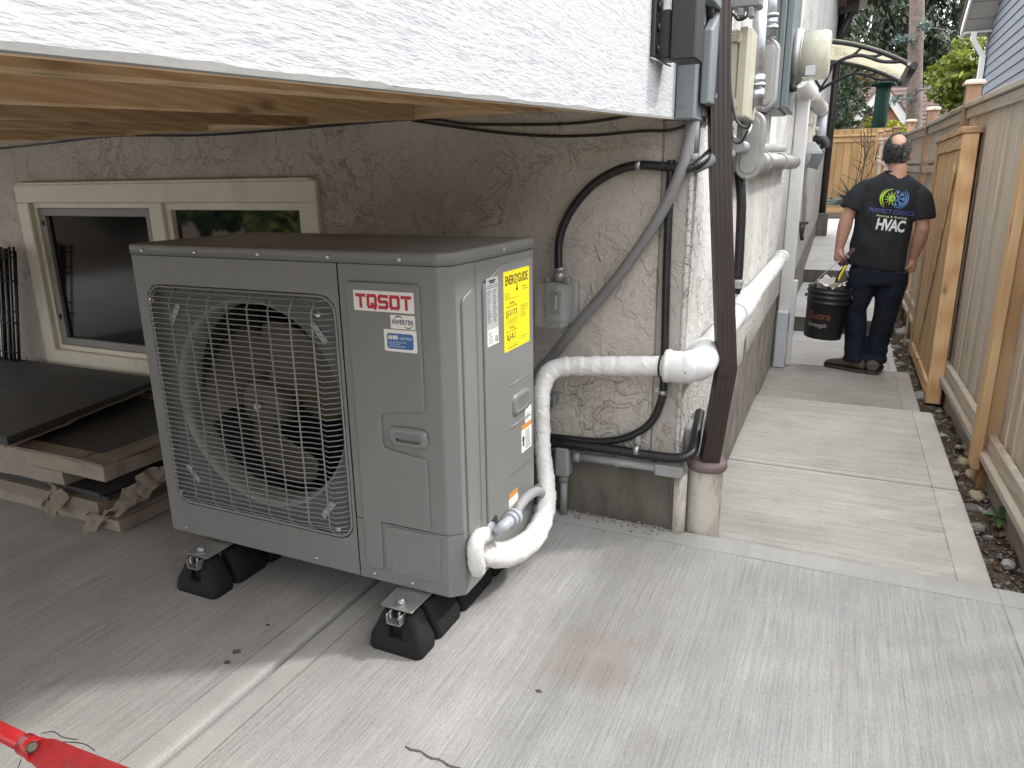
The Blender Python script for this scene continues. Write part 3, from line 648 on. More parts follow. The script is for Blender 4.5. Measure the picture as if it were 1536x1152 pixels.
# right front corner panel (wraps the chamfer), lower corner cover, side panel
cp = [(SEAM+.001, AY0), (AXF, AY0), (AX1, AYC), (AX1, 1.4695), (AX1-.02, 1.4695), (AX1-.02, AYC+.01), (AXF-.01, AY0+.02), (SEAM+.001, AY0+.02)]
cpz = roundpoly(cp, .0035, 3)
b = MB(); b.prism(cpz, 'z', AZ0+.168, AZ1, 0); b.build('corner_panel', M_GREY, hp)
low = roundpoly(cp, .0035, 3)
b = MB(); b.prism([(q[0]+(0.0006 if q[0] > AX1-.001 else 0), q[1]-(.0006 if q[1] < AY0+.001 else 0)) for q in low], 'z', AZ0, AZ0+.166, 0); b.build('lower_corner_panel', M_GREY, hp)
b = MB(); b.box((AX1-.02, 1.4715, AZ0), (AX1, AY1, AZ1), .004); b.build('side_panel', M_GREY, hp)
# pressed contours
def emboss(name, poly, axis, at, h=.0065, r=.014, par=hp):
    b = MB(); b.prism(roundpoly(poly, r, 5), axis, *( (at-h, at+.002) if axis == 'y' else (at-.002, at+h)), bev=min(.0048, h*.8), seg=3); b.smooth = False
    return b.build(name, M_GREY, par)
emboss('pressed_contour', [(-1.035, .868+.02), (-.838, .868+.02), (-.838, .590), (-.960, .575), (-.960, .490), (-.838, .475), (-.838, .288), (-.982, .288), (-.982, .150), (-1.035, .150)], 'y', AY0)
emboss('pressed_contour', [(1.395, .850), (1.452, .872), (1.452, .210), (1.395, .200)], 'x', AX1, .0055)
emboss('pressed_contour', [(1.500, .868), (1.600, .905), (1.800, .905), (1.800, .33), (1.62, .33), (1.62, .280), (1.500, .250)], 'x', AX1, .0055)
emboss('knockout_plate', [(-.975, .280), (-.840, .280), (-.815, .280), (-.815, .150), (-.975, .150)], 'y', AY0, .0050, .03)
b = MB()
for (x, z) in ((-.945, .245), (-.945, .180)):
    b.prism([(x+.012*math.cos(2*math.pi*k/20), z+.012*math.sin(2*math.pi*k/20)) for k in range(20)], 'y', AY0-.0064, AY0-.0045, .001)
b.prism(roundpoly([(-.915, .262), (-.838, .262), (-.838, .165), (-.915, .165)], .014), 'y', AY0-.0064, AY0-.0045, .001)
b.build('knockout', M_GREY, hp)
# hand holds: dished recess inside a raised rim
def handhold(axis, u0, u1, w0, w1, at, sgn):
    b = MB(); o = rrect(u0, w0, u1, w1, .02, 6); i = rrect(u0+.014, w0+.010, u1-.014, w1-.012, .014, 6); d = rrect(u0+.020, w0+.012, u1-.020, w1-.028, .008, 6)
    P = (lambda q, a: (q[0], a, q[1])) if axis == 'y' else (lambda q, a: (a, q[0], q[1]))
    A = [P(q, at+sgn*.001) for q in o]; B = [P((q[0], q[1]), at+sgn*.0075) for q in rrect(u0+.003, w0+.003, u1-.003, w1-.003, .018, 6)]
    C = [P(q, at+sgn*.0065) for q in i]; D = [P(q, at+sgn*.0045) for q in d]
    bridge(b, A, B, True); bridge(b, B, C, True); h = b.build('hand_hold', M_GREY, hp)
    b = MB(); bridge(b, C, D, True); b.add(D, [tuple(range(len(D)))], False); b.build('hand_hold_recess', M_GREYD, h)
handhold('y', -.943, -.833, .500, .548, AY0-.003, -1)
handhold('x', 1.655, 1.765, .495, .555, AX1+.0045, 1)
b = MB()
for (a, c) in (((1.640, .585), (1.775, .592)), ((1.640, .470), (1.775, .468))):
    b.tube([(AX1+.0048, a[0], a[1]), (AX1+.0048, c[0], c[1])], .003, 8)
b.build('pressed_rib', M_GREY, hp)
# cap
b = MB(); b.prism(plan(.006), 'z', AZ1+.002, AZ1+.034, 0)
bm_ = None; b2 = MB(); pl = plan(.0025)
def inset(poly, d):
    c = Vector((sum(q[0] for q in poly)/len(poly), sum(q[1] for q in poly)/len(poly))); hx = (AX1-AX0)/2; hy = (AY1-AY0)/2
    return [((q[0]-c.x)*(1-d/hx)+c.x, (q[1]-c.y)*(1-d/hy)+c.y) for q in poly]
b = MB(); rings = [[(q[0], q[1], AZ1+.002) for q in pl], [(q[0], q[1], AZ1+.0255) for q in pl], [(q[0], q[1], AZ1+.0285) for q in inset(pl, .0015)], [(q[0], q[1], AZ1+.0305) for q in inset(pl, .005)], [(q[0], q[1], AZ1+.0315) for q in inset(pl, .024)],
                 [(q[0], q[1], AZ1+.029) for q in inset(pl, .032)], [(q[0], q[1], AZ1+.029) for q in inset(pl, .06)]]
b.loft(rings, True, True); b.build('top_cover', M_GREY, hp)
# screws
def screw_mb(r=.0052):
    b = MB(); b.tube([(0, 0, 0), (0, -.0022, 0), (0, -.0034, 0)], [r, r*.96, r*.6], 12); b.box((-r*.6, -.0042, -.0006), (r*.6, -.0034, .0006)); return b
SC = screw_mb().build('screw', M_STEEL, hp, center=(0, 0, 0)); SC.location = Vector((-1.69, AY0-.0030, AZ1+.014))-hp.location
for (x, z) in ((-1.50, AZ1+.014), (-1.29, AZ1+.014), (-1.08, AZ1+.014), (-.885, AZ1+.014)): inst(SC, 'screw', hp, (x, AY0-.0030, z))
for (x, z) in ((-1.68, AZ0+.014), (-1.20, AZ0+.018), (-1.013, AZ0+.016), (-.90, AZ0+.014)): inst(SC, 'screw', hp, (x, AY0-.001, z))
for (y, z) in ((1.62, AZ1+.016),): inst(SC, 'screw', hp, (AX1+.0030, y, z), (0, 0, R(90)))
for (y, z) in ((1.471, .245), (1.412, .225), (1.432, .140)): inst(SC, 'screw', hp, (AX1+.001, y, z), (0, 0, R(90)))
# fan: three broad swept blades round a hub
fy = AY0+.075
b = MB(); b.tube([(FC[0], fy-.05, FC[1]), (FC[0], fy-.045, FC[1]), (FC[0], fy-.03, FC[1]), (FC[0], fy+.05, FC[1])], [.03, .060, .072, .075], 32); fan = b.build('fan', M_FAN, hp)
b = MB(); b.tube([(FC[0], fy-.062, FC[1]), (FC[0], fy-.048, FC[1])], [.010, .012], 6); b.build('fan_nut', M_STEEL, fan)
for q in range(3):
    b = MB(); nr, na = 8, 14; vs = []
    for i in range(nr+1):
        u = i/nr; r = .066+(.243-.066)*u; sweep = R(26)*u*u; half = R(34+15*math.sin(math.pi*min(1, u*.75+.15)))
        if u > .85: half *= 1-.35*((u-.85)/.15)
        for j in range(na+1):
            s = j/na; a = R(22+120*q)+sweep+(s-.5)*2*half
            vs.append((FC[0]+r*math.cos(a), fy+.045-.085*s+.008*math.sin(math.pi*s), FC[1]+r*math.sin(a)))
    f = [(i*(na+1)+j, i*(na+1)+j+1, (i+1)*(na+1)+j+1, (i+1)*(na+1)+j) for i in range(nr) for j in range(na)]
    b.add(vs, f, True); o = b.build('fan_blade', M_FAN, fan); o.modifiers.new('s', 'SOLIDIFY').thickness = .004; me = evaluate(o); o.modifiers.clear(); o.data = me
# grille: bent horizontal wires on vertical wires, inside a rounded rim
gx0, gx1, gz0, gz1 = -1.694, -1.076, .219, .846; gyf = AY0-.030; gyb = AY0+.004
b = MB(); rim = [(q[0], gyb-.003, q[1]) for q in rrect(gx0, gz0, gx1, gz1, .045, 8)]; b.tube(rim+[rim[0]], .0030, 8, cap=False)
grille = b.build('grille', M_WIRE, hp)
def edge_in(z):
    for zz in (gz0, gz1):
        d = abs(z-zz)
        if d < .045: return .045-math.sqrt(max(0, .045**2-(.045-d)**2))
    return 0
NH = 45; full = None
for k in range(NH):
    z = gz0+.010+(gz1-gz0-.020)*k/(NH-1); e = edge_in(z); bulge = min(1, min(z-gz0, gz1-z)/.035)**.7
    yf = gyb+(gyf-gyb)*bulge
    xa, xb = gx0+e+.002, gx1-e-.002
    pts = [(xa, gyb, z), (xa+.012, gyb+(yf-gyb)*.45, z), (xa+.030, yf+.001, z), (xa+.06, yf, z), (xb-.125, yf, z), (xb-.095, yf+.010, z), (xb-.055, yf+.012, z), (xb-.028, yf+.002, z), (xb-.010, gyb+(yf-gyb)*.5, z), (xb, gyb, z)]
    b = MB(); b.tube(pts, .0016, 5, up=(0, 0, 1)); b.build('horizontal_wire', M_WIRE, grille)
NV = 9
for k in range(NV):
    x = gx0+.036+(gx1-gx0-.085)*k/(NV-1)
    pts = [(x, gyb, gz0+.004), (x, gyb-.014, gz0+.012), (x, gyf+.0045, gz0+.036), (x, gyf+.0045, gz1-.036), (x, gyb-.014, gz1-.012), (x, gyb, gz1-.004)]
    b = MB(); b.tube(pts, .0023, 6, up=(1, 0, 0)); b.build('vertical_wire', M_WIRE, grille)
for (x, z) in ((gx0+.03, gz1-.035), (gx1-.035, gz1-.04), (gx0+.03, gz0+.035), (gx1-.03, gz0+.03)): inst(SC, 'screw', grille, (x, gyf+.015, z), (0, 0, 0), (1.6, 1.6, 1.6))
# silver tape scraps behind the grille
for (px, py, an) in ((262, 470, 55), (478, 500, -50), (290, 710, -50), (492, 765, 50)):
    p = ony(px, py, AY0+.016); b = MB(); b.box((p.x-.030, AY0+.0165, p.z-.008), (p.x+.030, AY0+.0185, p.z+.008), 0, Matrix.Rotation(R(-an), 3, 'Y')); b.build('tape_strip', M_LABG, hp)

# --- labels (flat print on thin stickers)
FX, FZ, FY = Vector((1, 0, 0)), Vector((0, 0, 1)), Vector((0, 1, 0))
def sticker(name, axis, u0, u1, w0, w1, at, mat, r=.002, th=.0008):
    b = MB(); o = rrect(u0, w0, u1, w1, r, 2)
    if axis == 'y': b.prism(o, 'y', at-th, at, 0)
    else: b.prism(o, 'x', at, at+th, 0)
    return b.build(name, mat, hp)
FA = AY0-.0067; SA = AX1+.0057
lg = sticker('brand_label', 'y', -1.013, -.851, .8215, .8685, FA, M_LABW)
# block letters of the brand drawn as strokes
def strokes(mb, paths, org, ux, uy, w, h, th):
    for pa in paths:
        for a, c in zip(pa[:-1], pa[1:]):
            a = Vector(a); c = Vector(c); d = (c-a); L = d.length
            if L < 1e-6: continue
            d /= L; nrm = Vector((-d.y, d.x)); e = th/2
            q = [a-d*e+nrm*e, c+d*e+nrm*e, c+d*e-nrm*e, a-d*e-nrm*e]
            strokes.k += 1; lift = ux.cross(uy)*(.000012*strokes.k)
            mb.add([Vector(org)+ux*(v.x)+uy*(v.y)+lift for v in q], [(0, 1, 2, 3)], False)
strokes.k = 0
def blockword(mb, org, ux, uy, H, W, gap, th):
    L = {'T': [[(0, 1), (1, 1)], [(.5, 1), (.5, 0)]], 'O': [[(.1, 0), (0, .15), (0, .85), (.1, 1), (.9, 1), (1, .85), (1, .15), (.9, 0), (.1, 0)]],
         'Q': [[(.1, 0), (0, .15), (0, .85), (.1, 1), (.9, 1), (1, .85), (1, .15), (.9, 0), (.1, 0)], [(.55, .25), (.9, -.12)]],
         'S': [[(1, 1), (.12, 1), (0, .88), (0, .6), (.12, .5), (.88, .5), (1, .4), (1, .12), (.88, 0), (0, 0)]]}
    x = 0
    for ch in 'TQSOT':
        strokes(mb, [[(x+q[0]*W, q[1]*H) for q in pa] for pa in L[ch]], org, ux, uy, W, H, th); x += W+gap
b = MB(); blockword(b, (-1.0035, FA-.0012, .8315), FX, FZ, .0255, .0205, .0102, .0074); b.build('red_lettering', M_REDL, lg)
iv = sticker('inverter_label', 'y', -.915, -.850, .785, .8165, FA-.0003, M_LABW)
b = MB(); put_flat(b, text_shape('INVERTER', .0150, bold=.0003, space=.98), (-.8825, FA-.0014, .7955), FX, FZ, .86); b.build('lettering', M_NAVY, iv)
def arc(mb, cx, cz, r, a0, a1, t0, t1, y):
    P = []
    for k in range(15):
        a = R(a0+(a1-a0)*k/14); w = (t0+(t1-t0)*math.sin(math.pi*k/14))/2
        P += [(cx+(r+w)*math.cos(a), y, cz+(r+w)*math.sin(a)), (cx+(r-w)*math.cos(a), y, cz+(r-w)*math.sin(a))]
    mb.add(P, [(2*k, 2*k+1, 2*k+3, 2*k+2) for k in range(14)], False)
b = MB(); arc(b, -.893, .8015, .0125, 20, 165, .0004, .003, FA-.0014); b.build('arc', M_NAVY, iv)
b = MB(); arc(b, -.868, .8000, .0125, -160, -15, .0004, .003, FA-.0014); b.build('arc', M_GRNI, iv)
ah = sticker('certification_label', 'y', -.935, -.848, .7315, .7825, FA, M_LABW)
b = MB(); b.prism(rrect(-.927, .738, -.857, .774, .006, 3), 'y', FA-.0013, FA-.0008, 0); b.build('blue_field', M_BLUE, ah)
b = MB(); put_flat(b, text_shape('AHRI', .0125, 'LEFT', .0007), (-.924, FA-.0018, .7605), FX, FZ, .95)
put_flat(b, text_shape('CERTIFIED', .0085, 'LEFT'), (-.893, FA-.0018, .7605), FX, FZ, .85)
put_flat(b, text_shape('www.ahridirectory.org', .0050, 'LEFT'), (-.9225, FA-.0018, .7525), FX, FZ); put_flat(b, text_shape('Unitary Small HP', .0045, 'LEFT'), (-.9225, FA-.0018, .7478), FX, FZ); put_flat(b, text_shape('AHRI Standard 210/240', .0045, 'LEFT'), (-.9225, FA-.0018, .7425), FX, FZ)
b.build('lettering', M_LABW, ah)
YX = FY
def lines(mb, u0, u1, w0, w1, n, at, fill=.45, seed=1, ragged=True):
    rg = random.Random(seed); h = (w1-w0)/n
    for k in range(n):
        z = w0+h*(k+.3); e = u1-(u1-u0)*(rg.random()*.5 if ragged else 0); x = u0
        while x < e:
            L = rg.uniform(.003, .010); x2 = min(x+L, e); mb.add([(at, x, z), (at, x2, z), (at, x2, z+h*fill), (at, x, z+h*fill)], [(0, 1, 2, 3)], False); x = x2+.0022
eg = sticker('energy_label', 'x', 1.6095, 1.7715, .6815, .886, SA, M_YEL)
b = MB(); SB = SA+.0012
put_flat(b, text_shape('ENERGYGUIDE', .0300, bold=.0006, space=1.03), (SB, 1.690, .852), YX, FZ, .70, 1.10)
b.add([(SB, 1.6885, .853), (SB, 1.6925, .853), (SB, 1.6925, .838), (SB, 1.6885, .838)], [(0, 1, 2, 3)]); b.add([(SB, 1.682, .838), (SB, 1.699, .838), (SB, 1.6905, .829)], [(0, 1, 2)])
put_flat(b, text_shape('Cooling', .010), (SB, 1.657, .802), YX, FZ); put_flat(b, text_shape('Efficiency Rating (SEER2)', .0068), (SB, 1.657, .794), YX, FZ)
put_flat(b, text_shape('15.2-17.0', .0200, bold=.0004, space=1.08), (SB, 1.655, .773), YX, FZ, .86)
put_flat(b, text_shape('Heating', .010), (SB, 1.657, .738), YX, FZ); put_flat(b, text_shape('Efficiency Rating (HSPF2)', .0068), (SB, 1.657, .730), YX, FZ)
put_flat(b, text_shape('8.5-8.2', .0200, bold=.0004, space=1.08), (SB, 1.652, .711), YX, FZ, .86)
for z in (.815, .764, .747, .704, .694): b.add([(SB, 1.618, z), (SB, 1.700, z), (SB, 1.700, z+.0008), (SB, 1.618, z+.0008)], [(0, 1, 2, 3)])
for (y, z) in ((1.622, .7665), (1.634, .7055)): b.add([(SB, y, z+.006), (SB, y+.009, z+.006), (SB, y+.0045, z)], [(0, 1, 2)])
lines(b, 1.616, 1.650, .818, .833, 3, SB, .3, 3); lines(b, 1.725, 1.765, .828, .842, 2, SB, .3, 4); lines(b, 1.712, 1.766, .757, .790, 6, SB, .3, 5); lines(b, 1.712, 1.766, .698, .708, 2, SB, .3, 6); lines(b, 1.625, 1.695, .751, .762, 2, SB, .3, 7); lines(b, 1.63, 1.70, .686, .692, 1, SB, .4, 8)
b.build('lettering', M_INK, eg)
rp = sticker('rating_plate', 'x', 1.513, 1.577, .716, .882, SA, M_LABG)
b = MB(); put_flat(b, text_shape('TOSOT', .011, bold=.0008), (SB, 1.545, .869), YX, FZ); lines(b, 1.517, 1.573, .856, .866, 2, SB, .4, 9, False); lines(b, 1.517, 1.540, .772, .853, 17, SB, .4, 10); lines(b, 1.548, 1.572, .772, .853, 17, SB, .4, 11)
b.build('lettering', M_INK, rp)
b = MB(); b.prism(rrect(1.5145, .7175, 1.5755, .757, .002, 2), 'x', SA+.0005, SA+.0012, 0); w = b.build('white_field', M_LABW, rp)
b = MB(); lines(b, 1.520, 1.548, .722, .752, 6, SB+.0003, .4, 12); lines(b, 1.556, 1.572, .722, .738, 6, SB+.0003, .7, 13, False); b.build('print', M_INK, rp)
wl = sticker('warning_label', 'x', 1.712, 1.782, .372, .438, SA-.0002, M_LABW); b = MB(); lines(b, 1.738, 1.778, .377, .433, 12, SB, .4, 14); b.prism([(1.724+.007*math.cos(k), .410+.010*math.sin(k)) for k in np.linspace(0, 6, 9)], 'x', SB-.0005, SB, 0); b.prism([(1.724+.006*math.cos(k), .395+.006*math.sin(k)) for k in np.linspace(0, 6, 9)], 'x', SB-.0005, SB, 0); b.build('print', M_NAVY, wl)
b = MB(); b.prism(rrect(1.712, .4385, 1.782, .4515, .001, 1), 'x', SA-.0002, SA+.0008, 0); b.build('orange_band', M_ORG, wl)
wl2 = sticker('notice_label', 'x', 1.738, 1.782, .4525, .497, SA-.0002, M_LABW); b = MB(); lines(b, 1.745, 1.775, .460, .482, 4, SB, .35, 15); b.build('print', M_INK, wl2)
wl3 = sticker('wiring_label', 'x', 1.635, 1.695, .232, .262, SA-.0056, M_LABW); b = MB(); b.prism(rrect(1.635, .2625, 1.695, .2775, .001, 1), 'x', SA-.0056, SA-.0046, 0); b.build('orange_band', M_ORG, wl3)

# ------------------------------------------------------------------ rubber feet with channel and bolt
def mount(xc, label, wash):
    t = empty('rubber_mount', (xc, 1.24, 0), label, 'rubber mount', 'rubber feet under the heat pump')
    segs = [(1.238, 1.318), (1.328, 1.45), (1.46, 1.64), (1.65, 1.77), (1.78, 1.90)]
    for k, (a, c) in enumerate(segs):
        b = MB(); rings = []
        prof = [(.074, 0), (.077, .008), (.076, .034), (.066, .052), (.050, .088), (.045, .095), (.040, .097)]
        f0 = (.012 if k == 0 else .001); tp = (.028 if k == 0 else .003)
        for (hw, z) in prof:
            ya = a+(tp*z/.097)+(.003 if z in (0, .097) else 0); yb = c-(.003*z/.097)
            rings.append([(q[0], q[1], z) for q in rrect(xc-hw, ya, xc+hw, yb, .016, 4)])
        b.loft(rings, True, True); rb_ = b.build('rubber_block', M_RUB, t)
        if k == 0:                                  # slot in the front face below the channel
            cb_ = MB(); cb_.box((xc-.019, 1.20, .038), (xc+.019, 1.268, .14)); cut = cb_.build('cut', M_RUB); m_ = rb_.modifiers.new('b', 'BOOLEAN'); m_.operation = 'DIFFERENCE'; m_.object = cut; m_.solver = 'EXACT'
            me = evaluate(rb_); rb_.modifiers.clear(); rb_.data = me; bpy.data.objects.remove(cut)
    b = MB(); b.box((xc-.018, 1.325, .01), (xc+.018, 1.895, .07), .004); b.build('core_strip', M_RUB, t)
    b = MB(); z0 = .0975
    b.box((xc-.020, 1.245, .078), (xc-.017, 1.90, z0+.006), .001); b.box((xc+.017, 1.245, .078), (xc+.020, 1.90, z0+.006), .001); b.box((xc-.0168, 1.245, .078), (xc+.0168, 1.90, .081), 0)
    b.build('channel', M_ALU, t)
    b = MB(); b.box((xc-.043, 1.262, .1095), (xc+.043, 1.335, .1125), .001); b.box((xc-.043, 1.262, .113), (xc-.040, 1.335, .120), 0); b.box((xc-.043, 1.335, .1095), (xc+.043, 1.42, .1125), .001); pl = b.build('bracket', M_ALU, t)
    b = MB(); b.tube([(xc, 1.285, .084), (xc, 1.285, .128)], .0055, 10); b.tube([(xc, 1.285, .113), (xc, 1.285, .1152)], .017, 20); b.tube([(xc, 1.285, .1155), (xc, 1.285, .124)], .0115, 6); b.tube([(xc, 1.285, .124), (xc, 1.285, .1275)], [.0105, .006], 12); b.build('bolt', M_ZINC, t)
    b = MB()
    for s in (-1, 1): b.tube(spline([(xc+s*.012, 1.256, .110), (xc+s*.013, 1.254, .100), (xc+s*.010, 1.252, .091)], 4), .003, 6)
    b.build('spring_clip', M_ZINC, t)
    return t
mount(-.893, 'black ribbed rubber foot under the right end of the heat pump, nearest the camera', 1)
mount(-1.553, 'black ribbed rubber foot under the left end of the heat pump, by the fan grille', 1)

# ------------------------------------------------------------------ pipes, conduits and cables
def tubething(name, pts, r, m, label, cat, seg=12, n=8, group=None):
    b = MB(); b.tube(spline(pts, n), r, seg); o = b.build(name, m); return tag(o, label, cat, group)
def corrugated(name, pts, r, m, label, cat, pitch=.007, group=None):
    P = spline(pts, 24); L = [0.0]
    for a, c in zip(P[:-1], P[1:]): L.append(L[-1]+(c-a).length)
    n = int(L[-1]/pitch*3); Q = []; j = 0
    for k in range(n+1):
        s = L[-1]*k/n
        while j < len(L)-2 and L[j+1] < s: j += 1
        t = (s-L[j])/max(1e-9, L[j+1]-L[j]); Q.append(P[j].lerp(P[j+1], min(1, t)))
    rr = [r*(1 if k % 3 else .90) for k in range(len(Q))]
    b = MB(); b.tube(Q, rr, 12); return tag(b.build(name, m), label, cat, group)
def wrapped(mb, pts, r, n=10, seed=0, seg=22, r2=None):
    P = spline(pts, n); Q = []; rr = []
    Ls = [0]
    for a, c in zip(P[:-1], P[1:]): Ls.append(Ls[-1]+(c-a).length)
    m = int(Ls[-1]/.007); j = 0
    for k in range(m+1):
        s = Ls[-1]*k/m
        while j < len(Ls)-2 and Ls[j+1] < s: j += 1
        t = (s-Ls[j])/max(1e-9, Ls[j+1]-Ls[j]); Q.append(P[j].lerp(P[j+1], min(1, t))); rr.append(r if r2 is None else float(np.interp(k/m, r2[0], r2[1])))
    b = MB(); b.tube(Q, rr, seg)
    for i, v in enumerate(b.v):
        q = Vector(v); kx = min(len(Q)-1, i//seg) if i < len(Q)*seg else (0 if i < len(Q)*seg+seg else len(Q)-1)
        d = q-Q[kx]; tape = (kx % 7)/7.0; w = 1+.085*(tape-.5)+.045*mnoise.noise(q*17+Vector((seed, 0, 0)))+.05*mnoise.noise(Vector((kx*.7, seed, d.z*12)))+.03*mnoise.noise(q*60)+(.045 if (kx+seed) % 6 == 0 else 0)
        b.v[i] = tuple(Q[kx]+d*w)
    mb.add(b.v, b.f, True)
ls = empty('wrapped_line_set', (-.70, 1.6, .15), 'thick white wrapped refrigerant pipe looping from the heat pump up to the white elbow', 'refrigerant pipe')
P0 = [onx(714, 800, AX1+.005), onx(713, 850, AX1+.005)]
b = MB(); wrapped(b, [onx(717, 856, AX1+.020), onx(714, 842, AX1+.026), onx(713, 822, AX1+.028), onx(717, 808, AX1+.024), onx(724, 803, AX1+.010), onx(729, 803, AX1-.004)], .0205, 8, 3, 18); b.build('pipe_wrap', M_WRAP, ls)
lower = [ony(712, 826, 1.47), ony(735, 832, 1.51), ony(765, 830, 1.585), ony(795, 812, 1.685), ony(813, 782, 1.775), ony(820, 748, 1.84), ony(818, 712, 1.89), ony(814, 675, 1.92), ony(813, 640, 1.945), ony(812, 606, 1.97), ony(813, 582, 1.995), ony(823, 560, 2.025), ony(848, 550, 2.05), ony(900, 549, 2.07), ony(950, 549, 2.075), ony(996, 549, 2.075)]
b = MB(); wrapped(b, lower, .034, 10, 1, 22, ((0, .08, .20, .30, .38, .50, .60, .66, 1), (.033, .0345, .0335, .030, .0275, .025, .026, .0300, .0300))); b.build('pipe_wrap', M_WRAP, ls)
b = MB(); q = ony(990, 549, 2.075); b.tube([q, q+Vector((.006, 0, 0))], .0335, 20); b.build('black_strap', M_BLK, ls)
q = ony(810, 602, 1.985); b = MB(); b.tube([q+Vector((-.006, 0, -.003)), q+Vector((-.004, .001, .003))], .034, 18); b.build('black_strap', M_BLK, ls)
b = MB(); q = ony(826, 600, 2.10); b.box((q.x-.02, q.y, q.z-.022), (q.x+.012, q.y+.045, q.z+.018), .002); b.tube([q+Vector((-.03, -.09, 0)), q], .005, 8); b.tube([q+Vector((-.002, -.01, 0)), q+Vector((-.002, -.002, 0))], .011, 6); b.build('wall_strut', M_ZINC, ls)
# rigid cover along the side wall
lc = empty('line_set_cover', (-.36, 2.1, .55), 'glossy white pipe cover turning the house corner and running along the side wall', 'pipe cover')
WXC = -.352
e0 = ony(1004, 549, 2.075); eC = Vector((WXC-.005, 2.075, e0.z+.005))
b = MB(); rings = []
b.tube(spline([e0, e0+Vector((.05, 0, 0)), eC+Vector((-.018, .002, 0)), eC+Vector((.004, .020, .001)), eC+Vector((.006, .06, .002)), Vector((WXC, 2.22, eC.z+.003))], 8), [.047]*41, 24)
b.tube([e0-Vector((.012, 0, 0)), e0+Vector((.004, 0, 0))], .050, 24); b.build('corner_elbow', M_WHITE, lc)
za, zb = eC.z+.003, .60
b = MB(); b.tube([Vector((WXC-.008, 2.21, za)), Vector((WXC-.008, 5.1, zb))], .042, 24); b.build('straight_cover', M_WHITE, lc)
for y in (2.215, 2.95, 3.35, 5.06):
    b = MB(); z = za+(zb-za)*(y-2.21)/2.9; b.tube([Vector((WXC-.008, y-.035, z)), Vector((WXC-.008, y+.035, z))], .0505, 24); b.build('joint_collar', M_WHITE, lc)
b = MB(); b.tube(spline([Vector((WXC-.008, 2.97, za)), Vector((WXC-.0, 3.06, za+.012)), Vector((WXC-.0, 3.22, za+.02)), Vector((WXC-.008, 3.34, zb-.02))], 6), .0485, 24); b.build('flexible_offset', M_WHITE, lc)

# gas-tight connector on the heat pump
wh = empty('conduit_whip', (AX1, 1.5, .2), 'pale grey electrical whip with a ribbed connector curving over the heat pump side', 'conduit')
q0 = onx(735, 795, AX1+.004); q1 = onx(752, 792, AX1+.05); q2 = onx(768, 778, AX1+.055)
b = MB(); b.tube(spline([q0, q0+Vector((.02, .004, 0)), q1, q2], 6), .0150, 16); b.tube([q0-Vector((.004, 0, 0)), q0+Vector((.006, 0, 0))], .022, 20); b.build('elbow_fitting', M_WHIP, wh)
d = (q2-q1).normalized(); b = MB()
for (s, e, r) in ((-.012, .004, .0205), (.004, .014, .0235), (.014, .022, .0205)): b.tube([q2+d*s, q2+d*e], r, 20)
b.build('lock_nut', M_WHIP, wh)
b = MB(); b.tube(spline([q2+d*.02, onx(780, 758, AX1+.055), onx(795, 742, AX1+.045), onx(808, 737, AX1+.028), onx(814, 745, AX1+.01), Vector((AX1+.005, 1.83, .22))], 8), .0135, 14); b.build('flexible_tube', M_PVCG, wh)
b = MB(); c = onx(738, 790, AX1); b.tube([(AX1-.001, c.y, c.z+.004), (AX1+.0022, c.y, c.z+.004)], .031, 24); b.build('gasket_ring', M_BLK, wh)

corrugated('black_conduit', [ony(838, 402, 2.11), ony(839, 360, 2.12), ony(854, 320, 2.125), ony(885, 281, 2.125), ony(920, 258, 2.125), ony(955, 248, 2.125), ony(1000, 250, 2.125), ony(1035, 252, 2.12), Vector((-.385, 2.14, 1.15)), Vector((-.375, 2.24, 1.18))], .0135, M_BLKS, 'black ribbed conduit arching from the clear box up to the house corner', 'conduit')
corrugated('black_conduit', [ony(1007, 240, 2.128), ony(1004, 300, 2.128), ony(1000, 400, 2.128), ony(996, 560, 2.125), ony(992, 600, 2.125), ony(974, 636, 2.122), ony(940, 656, 2.12), ony(900, 662, 2.12), ony(850, 658, 2.12), ony(780, 650, 2.125), ony(700, 645, 2.13)], .0125, M_BLKS, 'black ribbed conduit dropping beside the corner and bending left behind the heat pump', 'conduit')
corrugated('black_conduit', [ony(700, 657, 2.135), ony(820, 664, 2.112), ony(900, 672, 2.108), ony(960, 681, 2.105), ony(1005, 687, 2.10), ony(1030, 685, 2.105), Vector((-.362, 2.15, .292)), Vector((-.372, 2.25, .32)), Vector((-.39, 2.40, .33))], .0165, M_BLKS, 'thickest black ribbed conduit lying along the wall base and wrapping the corner', 'conduit', .008)
tubething('grey_flexible_conduit', [ony(1038, 175, 2.135), ony(1034, 205, 2.128), ony(1019, 262, 2.11), ony(985, 331, 2.098), ony(930, 411, 2.095), ony(872, 480, 2.10), ony(826, 537, 2.115), ony(790, 575, 2.125)], .0165, M_FLEXG, 'smooth dark grey conduit slanting across the stucco from the corner box', 'conduit', 14)
